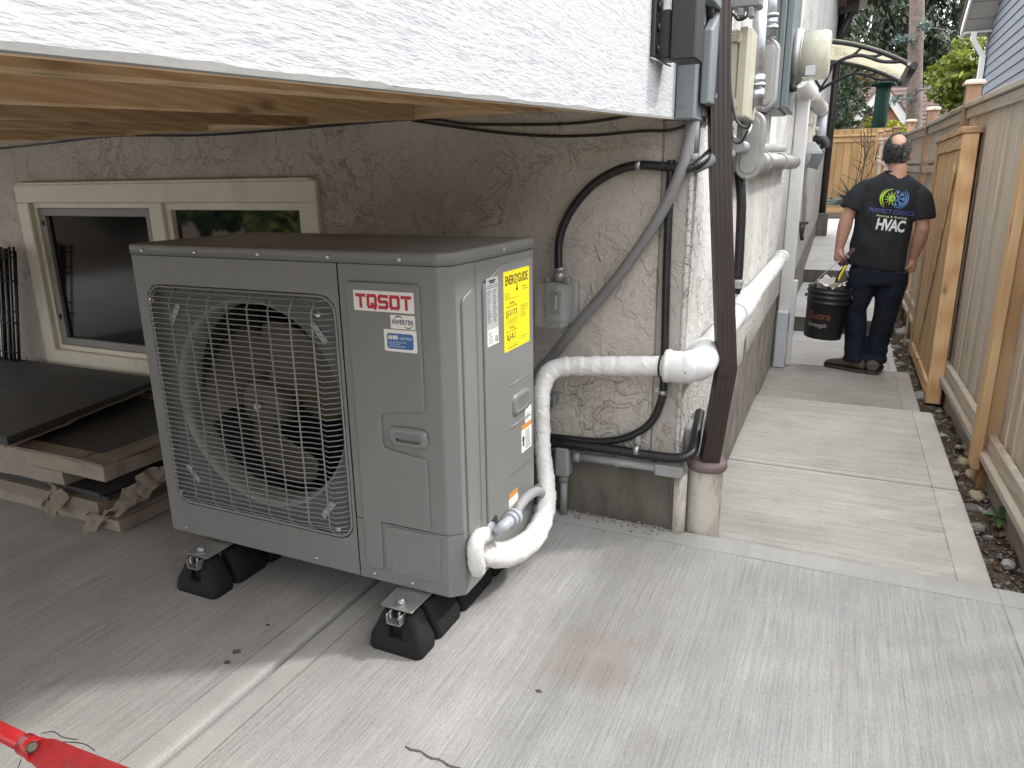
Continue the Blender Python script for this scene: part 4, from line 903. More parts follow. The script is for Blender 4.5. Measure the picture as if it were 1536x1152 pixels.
for i, (px, py, y, ln, lab) in enumerate(((956, 249, 2.112, .03, 'steel strap on the arching black conduit'), (993, 590, 2.112, .03, 'steel strap on the vertical black conduit below the elbow'), (954, 677, 2.092, .04, 'steel strap round the thick black conduit near the corner'))):
    p = ony(px, py, y); b = MB(); a = [(p.x-.006, p.y+.012+.017*math.sin(t)*-1, p.z+.019*math.cos(t)) for t in np.linspace(0, math.pi, 9)] if i == 2 else None
    if i == 0: b.tube([p+Vector((-.007, .011, .002)), p+Vector((.007, .011, .002))], .0150, 14)
    elif i == 1: b.tube([p+Vector((0, .011, -.007)), p+Vector((0, .011, .007))], .0142, 14); b.box((p.x-.030, p.y+.030, p.z-.008), (p.x-.008, p.y+.033, p.z+.008), .001)
    else: b.tube([p+Vector((-.008, .012, 0)), p+Vector((.008, .012, 0))], .0182, 14); b.box((p.x-.009, p.y+.022, p.z+.010), (p.x+.009, p.y+.025, p.z+.045), .002)
    tag(b.build('conduit_strap', M_ZINC), lab, 'strap', 'straps on the conduits')
# old grey pvc run at the base
pv = empty('pvc_conduit_run', (-.6, 2.11, .2), 'old grey PVC conduit run with an angle box at each end along the wall base', 'conduit')
b = MB(); q = ony(846, 692, 2.115); b.box((q.x-.027, 2.095, q.z-.05), (q.x+.022, 2.145, q.z+.055), .008, seg=2); b.build('angle_box', M_PVCG, pv)
b = MB(); b.tube([(q.x-.002, 2.12, .0), (q.x-.002, 2.12, q.z-.04)], .0125, 14); b.tube([(q.x-.002, 2.12, q.z-.075), (q.x-.002, 2.12, q.z-.045)], .0165, 14); b.build('riser_pipe', M_PVCG, pv)
p1, p2 = ony(862, 684, 2.12), ony(992, 702, 2.12); b = MB(); b.tube([p1, p2], .0145, 14); m = p1.lerp(p2, .5); b.tube([m-Vector((.005, 0, 0)), m+Vector((.005, 0, 0))], .0175, 14); b.tube([p1, p1+Vector((.02, 0, 0))], .018, 14); b.build('horizontal_pipe', M_PVCG, pv)
q = ony(1008, 705, 2.12); b = MB(); b.box((q.x-.052, 2.10, q.z-.020), (q.x+.036, 2.15, q.z+.020), .006, seg=2); b.build('end_box', M_PVCG, pv)
b = MB(); b.tube([(q.x+.024, 2.145, -.05), (q.x+.024, 2.145, q.z-.02)], .021, 14); tag(b.build('short_pipe', M_BEIGE), 'dirty narrow beige pipe standing between the end box and the drain pipe', 'pipe')
# cables under the overhang
tubething('cable', [ony(-60, 226, 2.138), ony(0, 223, 2.14), ony(90, 213, 2.14), ony(176, 204, 2.14), ony(300, 203, 2.14), ony(420, 195, 2.14), ony(620, 179, 2.14), ony(700, 186, 2.14), ony(780, 187, 2.14), ony(860, 185, 2.14), ony(925, 177, 2.14), ony(960, 168, 2.145)], .0042, M_BLKS, 'black cable clipped along the top of the stucco wall, upper of the two', 'cable', 8, group=None)
tubething('cable', [ony(618, 181, 2.132), ony(660, 187, 2.134), ony(740, 198, 2.136), ony(820, 204, 2.136), ony(890, 203, 2.136), ony(960, 197, 2.136), ony(1000, 196, 2.134), ony(1024, 190, 2.13), ony(1036, 182, 2.13)], .0042, M_BLKS, 'black cable sagging below the other towards the corner box', 'cable', 8)
# clear weatherproof box
cb = empty('weatherproof_box', (-.82, 2.15, .65), 'clear plastic weatherproof outlet box on the stucco beside the heat pump', 'outlet box')
q0, q1 = ony(806, 424, 2.07), ony(846, 492, 2.07)
bx0, bx1, bz0, bz1 = q0.x, q1.x+.008, q1.z, q0.z
b = MB(); b.box((bx0+.006, 2.118, bz0+.004), (bx1+.016, 2.150, bz1+.002), .006); b.build('back_box', M_PVCG, cb)
b = MB(); b.box((bx0+.03, 2.100, bz0+.035), (bx1-.032, 2.1175, bz1-.025), .004); b.build('outlet', M_GREYD, cb)
b = MB(); b.box((bx0+.047, 2.094, bz0+.05), (bx1-.042, 2.0995, bz1-.04), .003); b.build('outlet_face', M_LABG, cb)
b = MB(); o_ = rrect(bx0, bz0, bx1, bz1, .012, 4); i_ = rrect(bx0+.008, bz0+.008, bx1-.008, bz1-.008, .008, 4)
A = [(q[0], 2.117, q[1]) for q in o_]; B = [(q[0], 2.044, q[1]) for q in o_]; C = [(q[0], 2.036, q[1]) for q in i_]; bridge(b, A, B, True); bridge(b, B, C, True); b.add(C, [tuple(range(len(C)))]); b.box((bx1-.02, 2.03, bz1-.022), (bx1-.008, 2.0355, bz1-.004), .002); b.build('clear_cover', M_CLEAR, cb)
b = MB(); t_ = ony(838, 412, 2.11); b.tube([(t_.x, 2.115, bz1+.002), (t_.x, 2.115, bz1+.030)], .019, 8); b.tube([(t_.x, 2.115, bz1+.030), (t_.x, 2.115, bz1+.046)], .0165, 16); b.build('conduit_fitting', M_ALU, cb)
b = MB(); b.box((bx0+.015, 2.075, bz1+.0005), (bx0+.035, 2.11, bz1+.016), .003); b.build('hinge', M_ALU, cb)
b = MB(); b.box((bx1-.012, 2.07, bz1+.0005), (bx1+.006, 2.11, bz1+.018), .003); b.build('hinge', M_ALU, cb)

# ------------------------------------------------------------------ brown downspout, collar and drain pipe
dp = empty('drain_pipe', (-.332, 2.225, -.28), 'stubby dirty beige drain pipe rising beside the patio edge at the house corner', 'drain pipe')
b = MB(); c = (-.332, 2.225); b.tube([(c[0], c[1], -.3), (c[0], c[1], .212)], .056, 28, cap=False); b.build('pipe', M_BEIGE, dp)
b = MB(); rg = []
for (ra, z) in ((.045, .205), (.058, .207), (.061, .214), (.060, .228), (.054, .235), (.040, .236)): rg.append([(c[0]+.004+ra*1.05*math.cos(t), c[1]-.006+ra*math.sin(t), z+.15*(ra*math.sin(t))*0) for t in np.linspace(0, 2*math.pi, 28, endpoint=False)])
b.loft(rg, True, True); b.build('collar', M_PINK, dp)
b = MB(); b.box((c[0]-.078, c[1]+.02, .215), (c[0]-.030, c[1]+.10, .33), .006, Matrix.Rotation(R(8), 3, 'X')); b.build('side_tab', M_PVCG, dp)
ds = empty('downspout', (-.3, 2.22, .25), 'brown ribbed metal downspout kinking back into the drain pipe collar', 'downspout')
def rect_duct(pts, w, d, ang=0, ribs=True):
    """rectangular spout with rounded corners and ribs, swept through points (w in x, d in y)"""
    b = MB(); rings = []
    prof = rrect(-w/2, -d/2, w/2, d/2, .008, 3)
    if ribs:
        prof = []
        for (x0_, y0_, x1_, y1_) in ((w/2, -d/2, w/2, d/2), (w/2, d/2, -w/2, d/2), (-w/2, d/2, -w/2, -d/2), (-w/2, -d/2, w/2, -d/2)):
            n = 12
            for k in range(n):
                t = k/n; rb = (.0016 if (k % 3 == 1) else 0)*(0 if k in (0, 11) else 1)
                x = x0_+(x1_-x0_)*t; y = y0_+(y1_-y0_)*t; L = math.hypot(x, y); prof.append((x*(1-rb/.04), y*(1-rb/.04)))
    ca, sa = math.cos(ang), math.sin(ang)
    for p in pts: p = Vector(p); rings.append([(p.x+q[0]*ca-q[1]*sa, p.y+q[0]*sa+q[1]*ca, p.z) for q in prof])
    return b.loft(rings, True, False)
kx = ony(1089, 552, 2.21); tp = ony(1079, -90, 2.23); bt = Vector((-.322, 2.216, .232))
ang = R(18)
rect_duct([tp, ony(1078, 100, 2.228), ony(1079, 230, 2.225), ony(1085, 420, 2.215), kx+Vector((0, 0, .004))], .055, .065, ang).build('upper_length', M_BROWN, ds)
rect_duct([kx, kx.lerp(bt, .5), bt], .055, .065, ang).build('lower_length', M_BROWN, ds)
rect_duct([kx+Vector((-.001, 0, -.014)), kx+Vector((0, 0, .014))], .058, .068, ang, False).build('seam_band', M_BROWN, ds)
# ------------------------------------------------------------------ boxes on the house corner and side wall
sb = empty('service_box', (-.43, 2.2, 1.26), 'grey metal service box with a round knockout at the end of the white side panel', 'electrical box')
q0, q1 = ony(1010, 180, 2.064), ony(1041, 180, 2.064)
b = MB(); b.box((-.4515, 2.064, q0.z), (q1.x, 2.33, 1.60), .004); b.build('body', M_BOXG, sb)
c = ony(1024, 152, 2.064); b = MB()
for r, yk in ((.018, 2.0628), (.012, 2.0616)): b.tube([(c.x, 2.0650, c.z), (c.x, yk, c.z)], r, 24)
b.build('knockout', M_BOXG, sb)
b = MB(); b.prism([(2.10, 1.30), (2.31, 1.30), (2.31, 1.54), (2.20, 1.54), (2.10, 1.48)], 'x', q1.x+.0045, q1.x+.030, .006); lid = b.build('cover', M_BOXG, sb)
b = MB(); b.box((q1.x+.002, 2.07, 1.545), (q1.x+.032, 2.325, 1.575), .003); b.build('rain_lip', M_BOXG, sb)
b = MB(); x = q1.x+.0325; b.prism([(2.19, 1.32), (2.28, 1.32), (2.31, 1.50), (2.24, 1.52)], 'x', x-.002, x+.003, .004); b.build('raised_field', M_PVCG, sb)
b = MB(); put_flat(b, text_shape('125', .05, bold=.002), (q1.x+.0052, 2.20, 1.275), FY, FZ); b.build('rating_lettering', M_LABG, sb)
b = MB(); c = ony(1040, 195, 2.16); b.tube([(c.x, 2.16, q0.z+.004), (c.x, 2.16, q0.z-.09)], .0175, 16); b.tube([(c.x, 2.16, q0.z-.085), (c.x, 2.16, q0.z-.10), (c.x+.015, 2.17, q0.z-.118), (c.x+.05, 2.2, q0.z-.10)], [.019, .021, .021, .019], 16); b.build('conduit_elbow', M_BOXG, sb)
bb = empty('charcoal_enclosure', (-.44, 2.0, 1.4), 'charcoal black enclosure hanging at the top edge of the white side panel', 'electrical box')
YB0 = onx(984, 88, -.449).y; q0, q1 = ony(1004, 91, YB0), ony(1043, 86, YB0)
b = MB(); b.box((q0.x, YB0-.004, q0.z), (q1.x, YB0+.09, 1.85), .004); b.build('body', M_BOXD, bb)
q2 = ony(984, 88, YB0); b = MB(); b.box((-.4495, YB0, q2.z), (q0.x-.001, YB0+.085, q2.z+.105), .003); b.build('side_box', M_BOXD, bb)
q3 = Vector((-.449, YB0-.05, q2.z-.004)); b = MB(); b.box((-.4497, YB0-.055, q3.z), (-.440, YB0-.001, q3.z+.13), .002); b.build('mounting_strip', M_BLK, bb)
b = MB(); b.tube([(-.447, YB0-.06, q2.z-.006), (-.425, YB0+.05, q2.z-.012)], .0022, 6); b.build('bracket_pin', M_ZINC, bb)
for k in range(3):
    b = MB(); z = q3.z+.02+.045*k; b.tube([(-.4398, YB0-.03, z), (-.433, YB0-.03, z)], .009, 8); b.build('lug', M_BLK, bb)
corrugated('ribbed_flex_conduit', [ony(1094, -40, 2.28), ony(1091, 0, 2.26), ony(1080, 45, 2.24), ony(1072, 90, 2.24), ony(1063, 130, 2.25), ony(1056, 165, 2.30)], .0165, m_plain('slate_flex', (.085, .095, .11), .45, var=.1, bump=.05), 'slate grey ribbed conduit curving down behind the brown downspout', 'conduit', .010)
corrugated('ribbed_flex_conduit', [ony(1061, -40, 2.16), ony(1063, 0, 2.16), ony(1064, 22, 2.17), ony(1062, 40, 2.2)], .014, M_BLKS, 'short dark ribbed conduit left of the brown downspout top', 'conduit', .010)

# yellowed tan telecom box with latches
tb = empty('telecom_box', (-.35, 2.7, 1.2), 'yellowed tan plastic telecom box with two latches on the side wall', 'telecom box')
YT = 2.62; a0 = ony(1090, 45, YT); a1 = ony(1111, 40, YT); a2 = ony(1128, 46, YT); zb_ = ony(1110, 176, YT).z; zt_ = ony(1110, 40, YT).z
b = MB(); b.box((-.412, YT, zb_+.006), (a1.x, YT+.24, zt_-.006), .006); b.build('base', M_TANB, tb)
b = MB(); b.prism([(a1.x+.001, YT-.004), (a2.x-.012, YT-.004), (a2.x, YT+.012), (a2.x, YT+.232), (a2.x-.012, YT+.246), (a1.x+.001, YT+.246)], 'z', zb_, zt_, .006); b.build('lid', M_TANB, tb)
for z in (zb_+.03, zt_-.045):
    b = MB(); b.box((a1.x-.028, YT-.010, z), (a1.x+.008, YT-.0045, z+.026), .003); b.box((a1.x-.006, YT-.013, z-.004), (a1.x+.004, YT-.010, z+.03), .001); b.build('latch', M_TANB, tb)
for i, pts in enumerate(([(1100, -20), (1096, 40), (1095, 120), (1100, 165), (1108, 185), (1120, 192), (1126, 186)], [(1118, -20), (1122, 20), (1108, 30), (1098, 22), (1094, 60), (1096, 150), (1098, 205), (1110, 214), (1122, 196)])):
    tubething('cable', [ony(x, y, 2.56) for x, y in pts], .0042, M_BLKS, ['thin black cable hanging straight beside the tan telecom box', 'thin black cable looping above the tan telecom box and curling below it'][i], 'cable', 8)
b = MB(); q = ony(1120, 6, 2.6); b.box((q.x-.04, 2.55, q.z-.02), (q.x+.05, 2.62, q.z+.03), .006); b.box((q.x-.02, 2.54, q.z-.045), (q.x+.0, 2.58, q.z-.0205), .004); b.box((q.x+.012, 2.54, q.z-.05), (q.x+.03, 2.58, q.z-.0205), .004); tag(b.build('cable_clamp', M_GREYD), 'grey cable clamp above the tan telecom box', 'clamp')
# conduit bodies on galvanised pipes
def conduit_body(name, yw, px_top, px_bot, w, label, mat=M_ALU):
    t0 = ony(*px_top, yw); t1 = ony(*px_bot, yw); x = (t0.x+t1.x)/2; t = empty(name, (x, yw, t1.z), label, 'conduit fitting')
    b = MB(); b.prism(rrect(x-w/2, t1.z, x+w/2, t0.z, w/2-.001, 8), 'y', yw, yw+.05, .006); b.build('body', mat, t)
    b = MB(); o = rrect(x-w*.32, t1.z+w*.2, x+w*.32, t0.z-w*.2, w*.31, 8); b.prism(o, 'y', yw-.006, yw-.0005, .003); b.build('cover_plate', mat, t)
    for z in (t1.z+w*.10, t0.z-w*.10):
        b = MB(); b.tube([(x, yw-.006, z), (x, yw-.001, z)], .004, 8); b.build('cover_screw', M_STEEL, t)
    return t, x, t0.z, t1.z
c1, x1_, zt1, zb1 = conduit_body('conduit_fitting', 2.86, (1126, 166), (1123, 269), .098, 'long cast aluminium conduit body below the tan telecom box')
c2, x2_, zt2, zb2 = conduit_body('conduit_fitting', 3.0, (1150, 58), (1147, 166), .085, 'cast aluminium conduit body behind the galvanised riser pipe')
rp_ = empty('galvanised_riser', (-.3, 2.9, 1.3), 'galvanised steel riser pipe with threaded couplings beside the tan box', 'pipe')
pA = ony(1144, -60, 2.80); pB = ony(1133, 160, 2.80)
b = MB(); b.tube([pA, pB], .024, 20); b.build('pipe', M_ZINC, rp_)
b = MB()
for s, e, r in ((.78, .84, .029), (.84, .86, .033), (.88, .95, .029)): b.tube([pA.lerp(pB, s), pA.lerp(pB, e)], r, 18)
b.build('coupling', M_ZINC, rp_)
pC = ony(1158, -60, 2.98); pD = ony(1154, 56, 2.98); b = MB(); b.tube([pC, pD], .024, 20); b.build('pipe', M_ZINC, rp_)
b = MB()
for s, e, r in ((.70, .74, .031), (.75, .85, .027), (.86, .90, .031)): b.tube([pC.lerp(pD, s), pC.lerp(pD, e)], r, 18)
b.build('coupling', M_ZINC, rp_)
hpz = empty('horizontal_conduit', (-.33, 3.2, 1.16), 'pale horizontal conduit with clamped couplings running to the white downspout', 'pipe')
pA = Vector((-.335, 2.92, ony(1140, 243, 2.92).z)); pB = Vector((-.345, 5.2, ony(1185, 243, 5.2).z))
b = MB(); b.tube([pA, pB], .038, 22); b.build('pipe', M_ALU, hpz)
for s in (.02, .12, .5, .82, .97): b = MB(); b.tube([pA.lerp(pB, s), pA.lerp(pB, s+.03)], .044, 22); b.build('coupling', M_ALU, hpz)
b = MB(); b.tube([pA+Vector((-.03, -.2, .05)), pA+Vector((-.02, .2, .058)), Vector((-.36, 4.5, pB.z+.06))], .020, 14); b.build('upper_pipe', M_PVCG, hpz)
tubething('pale_wire_loop', [ony(1098, 195, 2.7), ony(1102, 208, 2.7), ony(1112, 212, 2.68), ony(1122, 200, 2.68), ony(1126, 188, 2.7)], .0065, M_ALU, 'silvery bent tube entering the conduit body below the tan box', 'tube', 10)
corrugated('black_conduit', [Vector((-.385, 2.93, zb1+.03)), ony(1112, 300, 2.93), ony(1110, 360, 2.93), ony(1107, 415, 2.93), ony(1103, 440, 2.93)], .019, M_BLKS, 'black ribbed conduit hanging from the conduit body behind the brown downspout', 'conduit', .009)
b = MB(); q = ony(1104, 426, 2.905); b.box((q.x-.022, 2.89, q.z-.016), (q.x+.022, 2.95, q.z+.016), .004); tag(b.build('conduit_connector', M_ALU), 'silver connector low on the hanging black conduit', 'connector')
b = MB(); b.box((-.411, 3.18, ony(1122, 440, 3.2).z), (-.385, 3.235, zb1+.02), .004); tag(b.build('grey_strip', M_GUTG), 'flat grey strip running down the white side wall behind the black conduit', 'strip')
b = MB(); q = ony(1160, 215, 3.4); b.box((-.41, 3.6, q.z-.02), (-.36, 3.72, q.z+.14), .006); tag(b.build('small_grey_box', M_PVCG), 'small grey box under the meter panel', 'electrical box')
# meter panel and meter
mp = empty('meter_panel', (-.34, 3.7, 1.35), 'tall blue grey meter panel on the side wall with a folded edge', 'meter panel')
YM = 3.55; m0 = ony(1140, 165, YM); m1 = ony(1168, 168, YM)
b = MB(); b.box((-.41, YM, m0.z), (m1.x, YM+.42, 2.9), .005); b.build('case', M_PANELG, mp)
b = MB(); b.box((m1.x+.001, YM+.012, m0.z+.004), (m1.x+.030, YM+.41, 2.895), .004); b.build('door', M_PANELG, mp)
b = MB(); b.box((m1.x-.026, YM-.003, m0.z+.002), (m1.x-.022, YM-.0005, 2.9)); b.build('case_seam', M_BOXD, mp)
xm = m1.x+.030; mt = empty('electric_meter', (xm, 3.78, 1.72), 'round electric meter under a yellowed clear cover', 'electric meter')
mc = onx(1195, 82, xm+.02); mc.y = 3.66; mc.z = ony(1200, 82, 3.66).z
b = MB(); b.tube([(xm, mc.y+.06, mc.z), (xm+.03, mc.y+.06, mc.z)], .118, 36); b.tube([(xm+.03, mc.y+.06, mc.z), (xm+.038, mc.y+.06, mc.z)], .112, 36); b.build('base_ring', M_ALU, mt)
b = MB(); b.tube([(xm+.038, mc.y+.06, mc.z), (xm+.13, mc.y+.06, mc.z), (xm+.148, mc.y+.06, mc.z), (xm+.152, mc.y+.06, mc.z)], [.104, .102, .096, .08], 36); b.build('clear_cover', M_METERG, mt)
b = MB(); b.tube([(xm+.039, mc.y+.06, mc.z), (xm+.10, mc.y+.06, mc.z)], .085, 30); b.box((xm+.06, mc.y-.03, mc.z-.09), (xm+.1, mc.y+.0, mc.z-.05)); b.build('meter_works', M_LABG, mt)
b = MB(); b.tube([(xm+.012, mc.y-.02, mc.z-.12), (xm+.018, mc.y-.02, mc.z-.155)], [.018, .014], 10); b.build('seal_lock', M_BOXD, mt)

# white downspout on the side wall and things beyond it
wd = empty('white_downspout', (-.37, 5.95, -.33), 'tall white square downspout on the side wall ending near the path', 'downspout')
b = MB(); b.box((-.408, 5.86, ony(1170, 470, 5.86).z), (-.315, 5.95, 1.95), .008); b.build('upper_pipe', M_GUTW, wd)
b = MB(); b.box((-.405, 5.80, -.32), (-.325, 5.93, ony(1172, 468, 5.8).z), .006); b.build('lower_pipe', M_GUTG, wd)
b = MB(); b.box((-.322, 5.90, -.32), (-.285, 5.96, .35), .006); b.build('edge_channel', M_GUTW, wd)
b = MB(); q = ony(1176, 520, 5.93); b.box((q.x-.014, 5.885, -.30), (q.x+.016, 5.897, q.z+.02), .002, Matrix.Rotation(R(6), 3, 'Y')); tag(b.build('yellow_wedge', M_YEL), 'small yellow plastic strip at the foot of the white downspout', 'strip')
wg = empty('white_gutter', (-.3, 6, 1.8), 'white rounded gutter length slanting along the side wall past the meter', 'gutter')
gA, gB = onx(1199, 118, -.33), onx(1234, 166, -.33)
b = MB(); b.tube([gA, gB], [.05, .06], 18); b.tube([gA.lerp(gB, .3), gA.lerp(gB, .32)], .060, 18); b.tube([gA.lerp(gB, .85), gA.lerp(gB, .88)], .068, 18); b.build('channel', M_GUTW, wg)
b = MB(); b.tube([gB, gB+Vector((0, .05, -.35))], .05, 12); b.build('outlet', M_GUTG, wg)
def wallbox(name, px0, px1, x, y, d, m, lab, cat, bev=.008):
    a, c = ony(*px0, y), ony(*px1, y); b = MB(); b.box((min(a.x, c.x), y, min(a.z, c.z)), (max(a.x, c.x), y+d, max(a.z, c.z)), bev); return tag(b.build(name, m), lab, cat)
yv = 6.9; vh = empty('vent_hood', (-.33, yv, 1.4), 'white plastic vent hood on the side wall beyond the downspout', 'vent')
a = ony(1194, 229, yv); c = ony(1224, 213, yv); b = MB(); b.prism([(-.41, c.z+.02), (-.30, c.z), (-.24, a.z), (-.41, a.z)], 'y', yv, yv+.22, .008); b.build('hood', M_WHITE, vh)
b = MB(); b.box((-.41, yv-.01, a.z-.012), (-.235, yv+.23, a.z-.001), .002); b.build('flange', M_GUTW, vh)
yq = 7.8; q = ony(1217, 195, yq); b = MB(); b.box((q.x-.04, yq, q.z-.06), (q.x+.03, yq+.1, q.z+.05), .012); b.tube([(q.x+.028, yq+.05, q.z+.01), (q.x+.06, yq+.05, q.z+.012)], .02, 10); tag(b.build('cream_sensor_box', M_VINYL), 'small cream box with a grey stub above the vent hood', 'box')
b = MB(); q = ony(1229, 210, 8.6); b.tube(spline([q+Vector((-.09, 0, -.01)), q, q+Vector((.05, 0, -.02)), q+Vector((.07, 0, -.08))], 6), .055, 14); tag(b.build('black_elbow', M_BLK), 'black pipe elbow on the side wall near the far corner', 'pipe')
b = MB(); q = ony(1224, 238, 7.6); b.box((q.x-.05, 7.6, q.z-.09), (q.x+.05, 7.63, q.z+.09), .004, Matrix.Rotation(R(18), 3, 'Y')); tag(b.build('grey_plate', M_BOXG), 'tilted grey plate below the vent hood', 'plate')
b = MB(); b.tube([onx(1212, 180, -.40), onx(1204, 340, -.40)], .028, 10); tag(b.build('white_standpipe', M_GUTW), 'thin white pipe going down the side wall to the tap', 'pipe')
ar = empty('arched_panel', (-.40, 6.9, 1.5), 'arched grey panel with small cream fittings high on the side wall', 'panel')
pa = []
for t in np.linspace(0, math.pi, 14): pa.append((7.2+.42*math.cos(t), 1.62+.22*math.sin(t)))
pa = [(7.62, 1.35)]+pa+[(6.78, 1.35)]
b = MB(); b.prism(pa, 'x', -.411, -.385, .006); b.build('arch', M_GUTG, ar)
b = MB(); b.box((-.384, 7.0, 1.40), (-.34, 7.3, 1.52), .006); b.box((-.384, 7.0, 1.55), (-.35, 7.3, 1.66), .006); b.build('cream_fitting', M_VINYL, ar)
tap = empty('hose_tap', (-.36, 7.1, .5), 'small dark hose tap on the lower side wall', 'tap'); q = ony(1203, 340, 7.0)
b = MB(); b.box((q.x-.05, 7.0, q.z+.02), (q.x+.05, 7.05, q.z+.045), .005); b.tube([(q.x, 7.02, q.z+.02), (q.x, 7.02, q.z-.06)], [.028, .02], 10); b.build('valve', M_RUST, tap); b = MB(); b.tube([(q.x, 7.02, q.z-.06), (q.x+.01, 7.02, q.z-.12)], [.018, .016], 10); b.build('spout', M_BOXD, tap)
b = MB(); b.tube([(-.36, 13.02, .55), (-.36, 13.02, 3.5)], .055, 14); dk = b.build('dark_downspout', M_BROWN); tag(dk, 'dark brown downspout on the far corner of the house', 'downspout')
b = MB(); b.box((-.50, 12.9, -.1), (-.26, 13.15, .56), .01); tag(b.build('concrete_footing', M_FOUND), 'small concrete block under the dark downspout at the far house corner', 'block')
ev = empty('eave_bracket', (-.2, 12.6, 3.5), 'brown timber eave bracket high on the far house corner', 'bracket')
q = ony(1288, 18, 12.6); b = MB(); b.box((-.41, 12.55, q.z), (q.x, 12.68, q.z+.16), .008); b.build('arm', M_BROWN, ev); b = MB(); b.tube([(-.41, 12.6, q.z-.5), (q.x-.08, 12.6, q.z+.02)], .05, 6); b.build('strut', M_BROWN, ev); b = MB(); b.box((-.41, 12.2, q.z+.162), (q.x+.1, 13.3, q.z+.2)); b.build('eave_board', M_SOFF, ev)

# door canopy on two scrolled black brackets
cn = empty('door_canopy', (-.4, 6.7, 1.95), 'curved clear door canopy on black scrolled brackets over the path', 'canopy')
YN, YF2 = 6.25, 7.30
def arcpts(y, dx=0):
    P = [ony(1205, 62, YN), ony(1240, 62, YN), ony(1280, 67, YN), ony(1320, 78, YN), ony(1350, 90, YN), ony(1371, 101, YN)]
    P[0].x = -.41
    return [Vector((p.x, y, p.z)) for p in P]
for yb in (YN, YF2):
    b = MB(); U = spline(arcpts(yb), 6); b.tube(U, .016, 8)
    w0 = Vector((-.41, yb, U[0].z)); w1 = Vector((-.41, yb, U[0].z-.29))
    b.tube([w0+Vector((.008, 0, .02)), w1+Vector((.008, 0, -.05))], .014, 8)
    L = spline([w1+Vector((.01, 0, -.02)), w1+Vector((.16, 0, .09)), w1+Vector((.36, 0, .165)), U[19]+Vector((0, 0, -.055)), U[25]], 6); b.tube(L, .013, 8)
    for (i, j) in ((3, 7), (9, 14), (14, 19)): b.tube(spline([L[i], L[i].lerp(U[j], .5)+Vector((.012, 0, -.010)), U[j]], 4), .010, 6)
    b.tube([L[4], L[4]+Vector((-.06, 0, .09)), U[1]], .011, 6)
    b.build('bracket', M_BLK, cn)
A = [p+Vector((0, -.012, .018)) for p in spline(arcpts(YN), 6)]; B_ = [p+Vector((0, .06, .022)) for p in spline(arcpts(YF2), 6)]
b = MB(); n = len(A); b.add(A+B_, [(k, k+1, n+k+1, n+k) for k in range(n-1)], True); o = b.build('sheet', M_CANOPY, cn); o.modifiers.new('s', 'SOLIDIFY').thickness = .006; me = evaluate(o); o.modifiers.clear(); o.data = me
b = MB(); b.tube([A[-1]+Vector((0, -.02, -.01)), B_[-1]+Vector((0, .02, -.01))], .026, 12); b.build('front_rail', M_BLK, cn)
b = MB(); b.tube([A[-1]+Vector((-.035, -.01, .004)), B_[-1]+Vector((-.035, .01, .004))], .012, 8); b.build('trim_rail', M_ALU, cn)

# ------------------------------------------------------------------ side fence
def fx(y): return .755-.0193*(y-3.9)
def gz_(y): return -.335 if y < 7.4 else (-.335+.13*(y-7.4)/2.6 if y < 10 else -.205+.53*min(1, (y-10)/5))
TOPS = [(3.9, 1.545), (6.15, 1.585), (8.45, 1.60), (10.7, 1.64), (13, 1.70), (15.3, 1.79), (17.9, 1.90)]
def ztop(y):
    for (a, za), (c, zc) in zip(TOPS[:-1], TOPS[1:]):
        if y <= c: return za+(zc-za)*(y-a)/(c-a)
    return TOPS[-1][1]
fence = empty('wooden_fence', (fx(9), 9, -.3), 'weathered board fence with capped posts along the right of the path', 'fence')
bd = MB(); bd.box((-.009, -.0685, 0), (.009, .0685, 1), .004); BD = bd.build('fence_board', M_FENCE, fence, center=(0, 0, 0))
posts = [-2.85, -.6, 1.65, 3.9, 6.15, 8.45, 10.7, 13.0, 15.3, 17.6]
first = True
for a, c in zip(posts[:-1], posts[1:]):
    y = a+.055+.07; k = 0
    while y < c-.1:
        yr = y; z0 = gz_(yr)+.14; z1 = ztop(max(yr, 3.0))-.035; xx = fx(yr)+.012+RNG.uniform(-.003, .003)
        sc = (1, (RNG.uniform(.93, 1.0)), z1-z0); rot = (RNG.uniform(-.004, .004), RNG.uniform(-.003, .003), R(1.1)+RNG.uniform(-.02, .02))
        if first: BD.location = Vector((xx, yr, z0))-fence.location; BD.scale = sc; BD.rotation_euler = rot; first = False
        else: inst(BD, 'fence_board', fence, (xx, yr, z0), rot, sc)
        y += .1435; k += 1
def seg_box(name, y0, y1, x_off0, x_off1, zf0, zf1, m, par=None, bev=.004):
    b = MB(); c = []
    for y in (y0, y1):
        for (xo, zf) in ((x_off0, zf0), (x_off1, zf0), (x_off1, zf1), (x_off0, zf1)): c.append((fx(y)+xo, y, zf(y)))
    bm = bmesh.new(); v = [bm.verts.new(q) for q in c]
    for f in ((0, 3, 2, 1), (4, 5, 6, 7), (0, 1, 5, 4), (1, 2, 6, 5), (2, 3, 7, 6), (3, 0, 4, 7)): bm.faces.new([v[i] for i in f])
    bmesh.ops.bevel(bm, geom=bm.edges[:], offset=bev, segments=1, affect='EDGES'); b.bm(bm)
    return b.build(name, m, par or fence)
